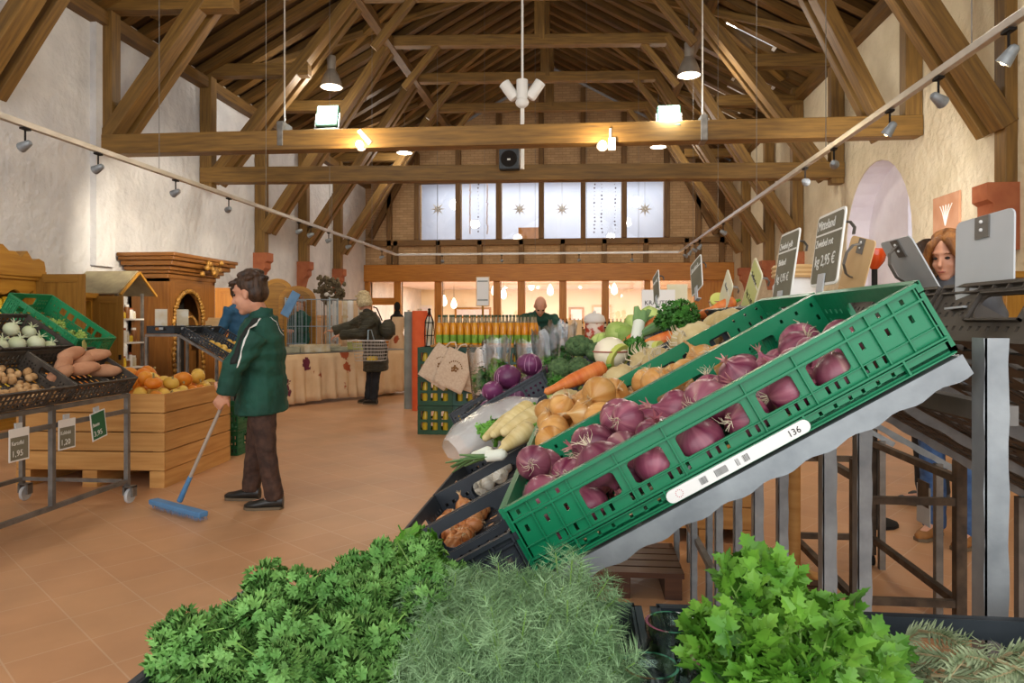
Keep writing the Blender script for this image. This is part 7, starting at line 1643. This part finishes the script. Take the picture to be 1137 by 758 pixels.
for k in range(7): f = k / 6; b.tube(rect(w0 + (w1 - w0) * f, d0 + (d1 - d0) * f, -hb + hb * f), .004 if k < 6 else .007, 5)
for k in range(9): x = -1 + 2 * k / 8; b.tube([(x * w1, -d1, 0), (x * w0, -d0, -hb), (x * w0, d0, -hb), (x * w1, d1, 0)], .003, 4)
b.build('wire_body', m_alu, t, False); MB().tube([(.0, -d1, 0), (-.02, -.08, .16), (-.02, .08, .16), (0, d1, 0)], .008, 6).build('handle', m_blue, t, False)
o = MB().box(-.07, -.05, 0, .07, .05, .05).box(-.06, -.04, .05, .06, .04, .056).build('cheese_pack', m_pack); o.location = p + V((.02, 0, -hb + .006)); tag(o, 'small yellow pack lying in the wire shopping basket', 'packet')
p = at(430, 362, 11.05); t = thing('handbag', 'dark olive handbag on the back of the woman in the quilted coat', 'handbag', p); b = MB(); b.ball((0, 0, -.05), (.13, .1, .16), 12, 8, jit=.15, seed=3); b.build('bag', m_coat, t, False, smooth=180); MB().tube([(-.08, 0, .08), (-.16, -.02, .28), (-.22, 0, .3)], .012, 6).build('strap', m_dark, t, False)
# ---- helper behind the cage
def stand(label, px, top, d, cfgx, face, vox=.011, h=None, bend=0.0, armpose='down'):
    c = at(px, 355, d); zt = CH + (355 - top) / F * d; k = zt / 1.75; f = V(face); f.z = 0; f.normalize(); l = V((-f.y, f.x, 0)); B = lambda x, y, z: V((c.x, c.y, 0)) + f * x * k + l * y * k + V((0, 0, z * k))
    J = dict(head=B(.04 + bend, 0, 1.63 - bend * .3), neck=B(.0 + bend * .7, 0, 1.48 - bend * .15), shL=B(bend * .6, .19, 1.41 - bend * .1), shR=B(bend * .6, -.19, 1.41 - bend * .1), hip=B(0, 0, .93), knL=B(.03, .09, .5), knR=B(.03, -.09, .5), ankL=B(0, .1, .09), ankR=B(-.02, -.1, .09))
    if armpose == 'down': J.update(elL=B(bend * .6, .25, 1.12), wrL=B(.12 + bend, .24, .88), elR=B(bend * .6, -.25, 1.12), wrR=B(.12 + bend, -.24, .88)); hd = dict(L=(f * .4 + V((0, 0, -1)), -l, .35), R=(f * .4 + V((0, 0, -1)), l, .35))
    else: J.update(elL=B(.1 + bend, .24, 1.12), wrL=B(.32 + bend, .14, 1.12), elR=B(.1 + bend, -.24, 1.12), wrR=B(.32 + bend, -.14, 1.12)); hd = dict(L=(f, l * -1, .7), R=(f, l, .7))
    cf = dict(face=V(face), fwd=f, hands=hd, scale=k, head=1.02 * k); cf.update(cfgx); human(label, J, cf, vox); return J
stand('helper in a dark green jacket working behind the blue wire cage', 334, 331, 13.7, dict(hair=m_hairB, top=m_jgreen, legs=m_trblk, shoe=m_shoe), -FW * .8 - RT * .5 + V((0, 0, -.3)), armpose='front')
Jb = stand('person in a blue vest standing behind the sweeping man, holding a brown paper bag', 268, 312, 9.3, dict(hair=m_hairD, hairstyle='bob', top=m_vest, top_name='vest', legs=m_trblk, shoe=m_shoe), -RT * .8 + FW * .3 + V((0, 0, -.25)), armpose='front')
p = (Jb['wrL'] + Jb['wrR']) / 2 - RT * .08; t = thing('paper_bag', 'brown paper bag held by the person in the blue vest', 'paper bag', (p.x, p.y, p.z - .12)); MB().box(-.1, -.07, -.02, .1, .07, .26).build('bag', m_tan, t, False, bevel=.01); MB().prism([(-.1, .26), (.1, .26), (.09, .3), (-.09, .3)], -.012, .012).build('fold', m_tan, t, False)
stand('person in a dark green jacket bending forward behind the juice bottles', 597, 322, 9.9, dict(hair=m_skin, hairstyle='bald', top=m_jgreen, legs=m_trblk, shoe=m_shoe, bulk=.03), -FW + RT * .05 + V((0, 0, -1.1)), bend=.38, armpose='front')
stand('woman with long light brown hair beyond the racks, in jeans and tan boots', 1056, 262, 4.25, dict(hair=m_hairB, hairstyle='long', top=m_gcoat, top_name='coat', legs=m_jean, shoe=m_boot), -RT * .75 - FW * .55 + V((0, 0, -.25)), .0085, armpose='down')
stand('person with dark brown hair half hidden behind the long-haired woman', 1034, 272, 5.1, dict(hair=m_hairD, hairstyle='bob', top=m_jdark, top_name='coat', legs=m_trblk, shoe=m_gcoat), -RT * .6 + FW * .6 + V((0, 0, -.2)), .01, armpose='down')
# ------------------------------------------------------------------ output look
SC.view_settings.view_transform = 'Standard'; SC.view_settings.look = 'None'; SC.view_settings.gamma = 1; SC.view_settings.use_curve_mapping = False
SC.view_settings.exposure = 0.0
SC.cycles.use_denoising = True; SC.cycles.max_bounces = 6; SC.cycles.diffuse_bounces = 4; SC.cycles.transparent_max_bounces = 24; SC.cycles.sample_clamp_indirect = 6
SC.cycles.use_adaptive_sampling = True
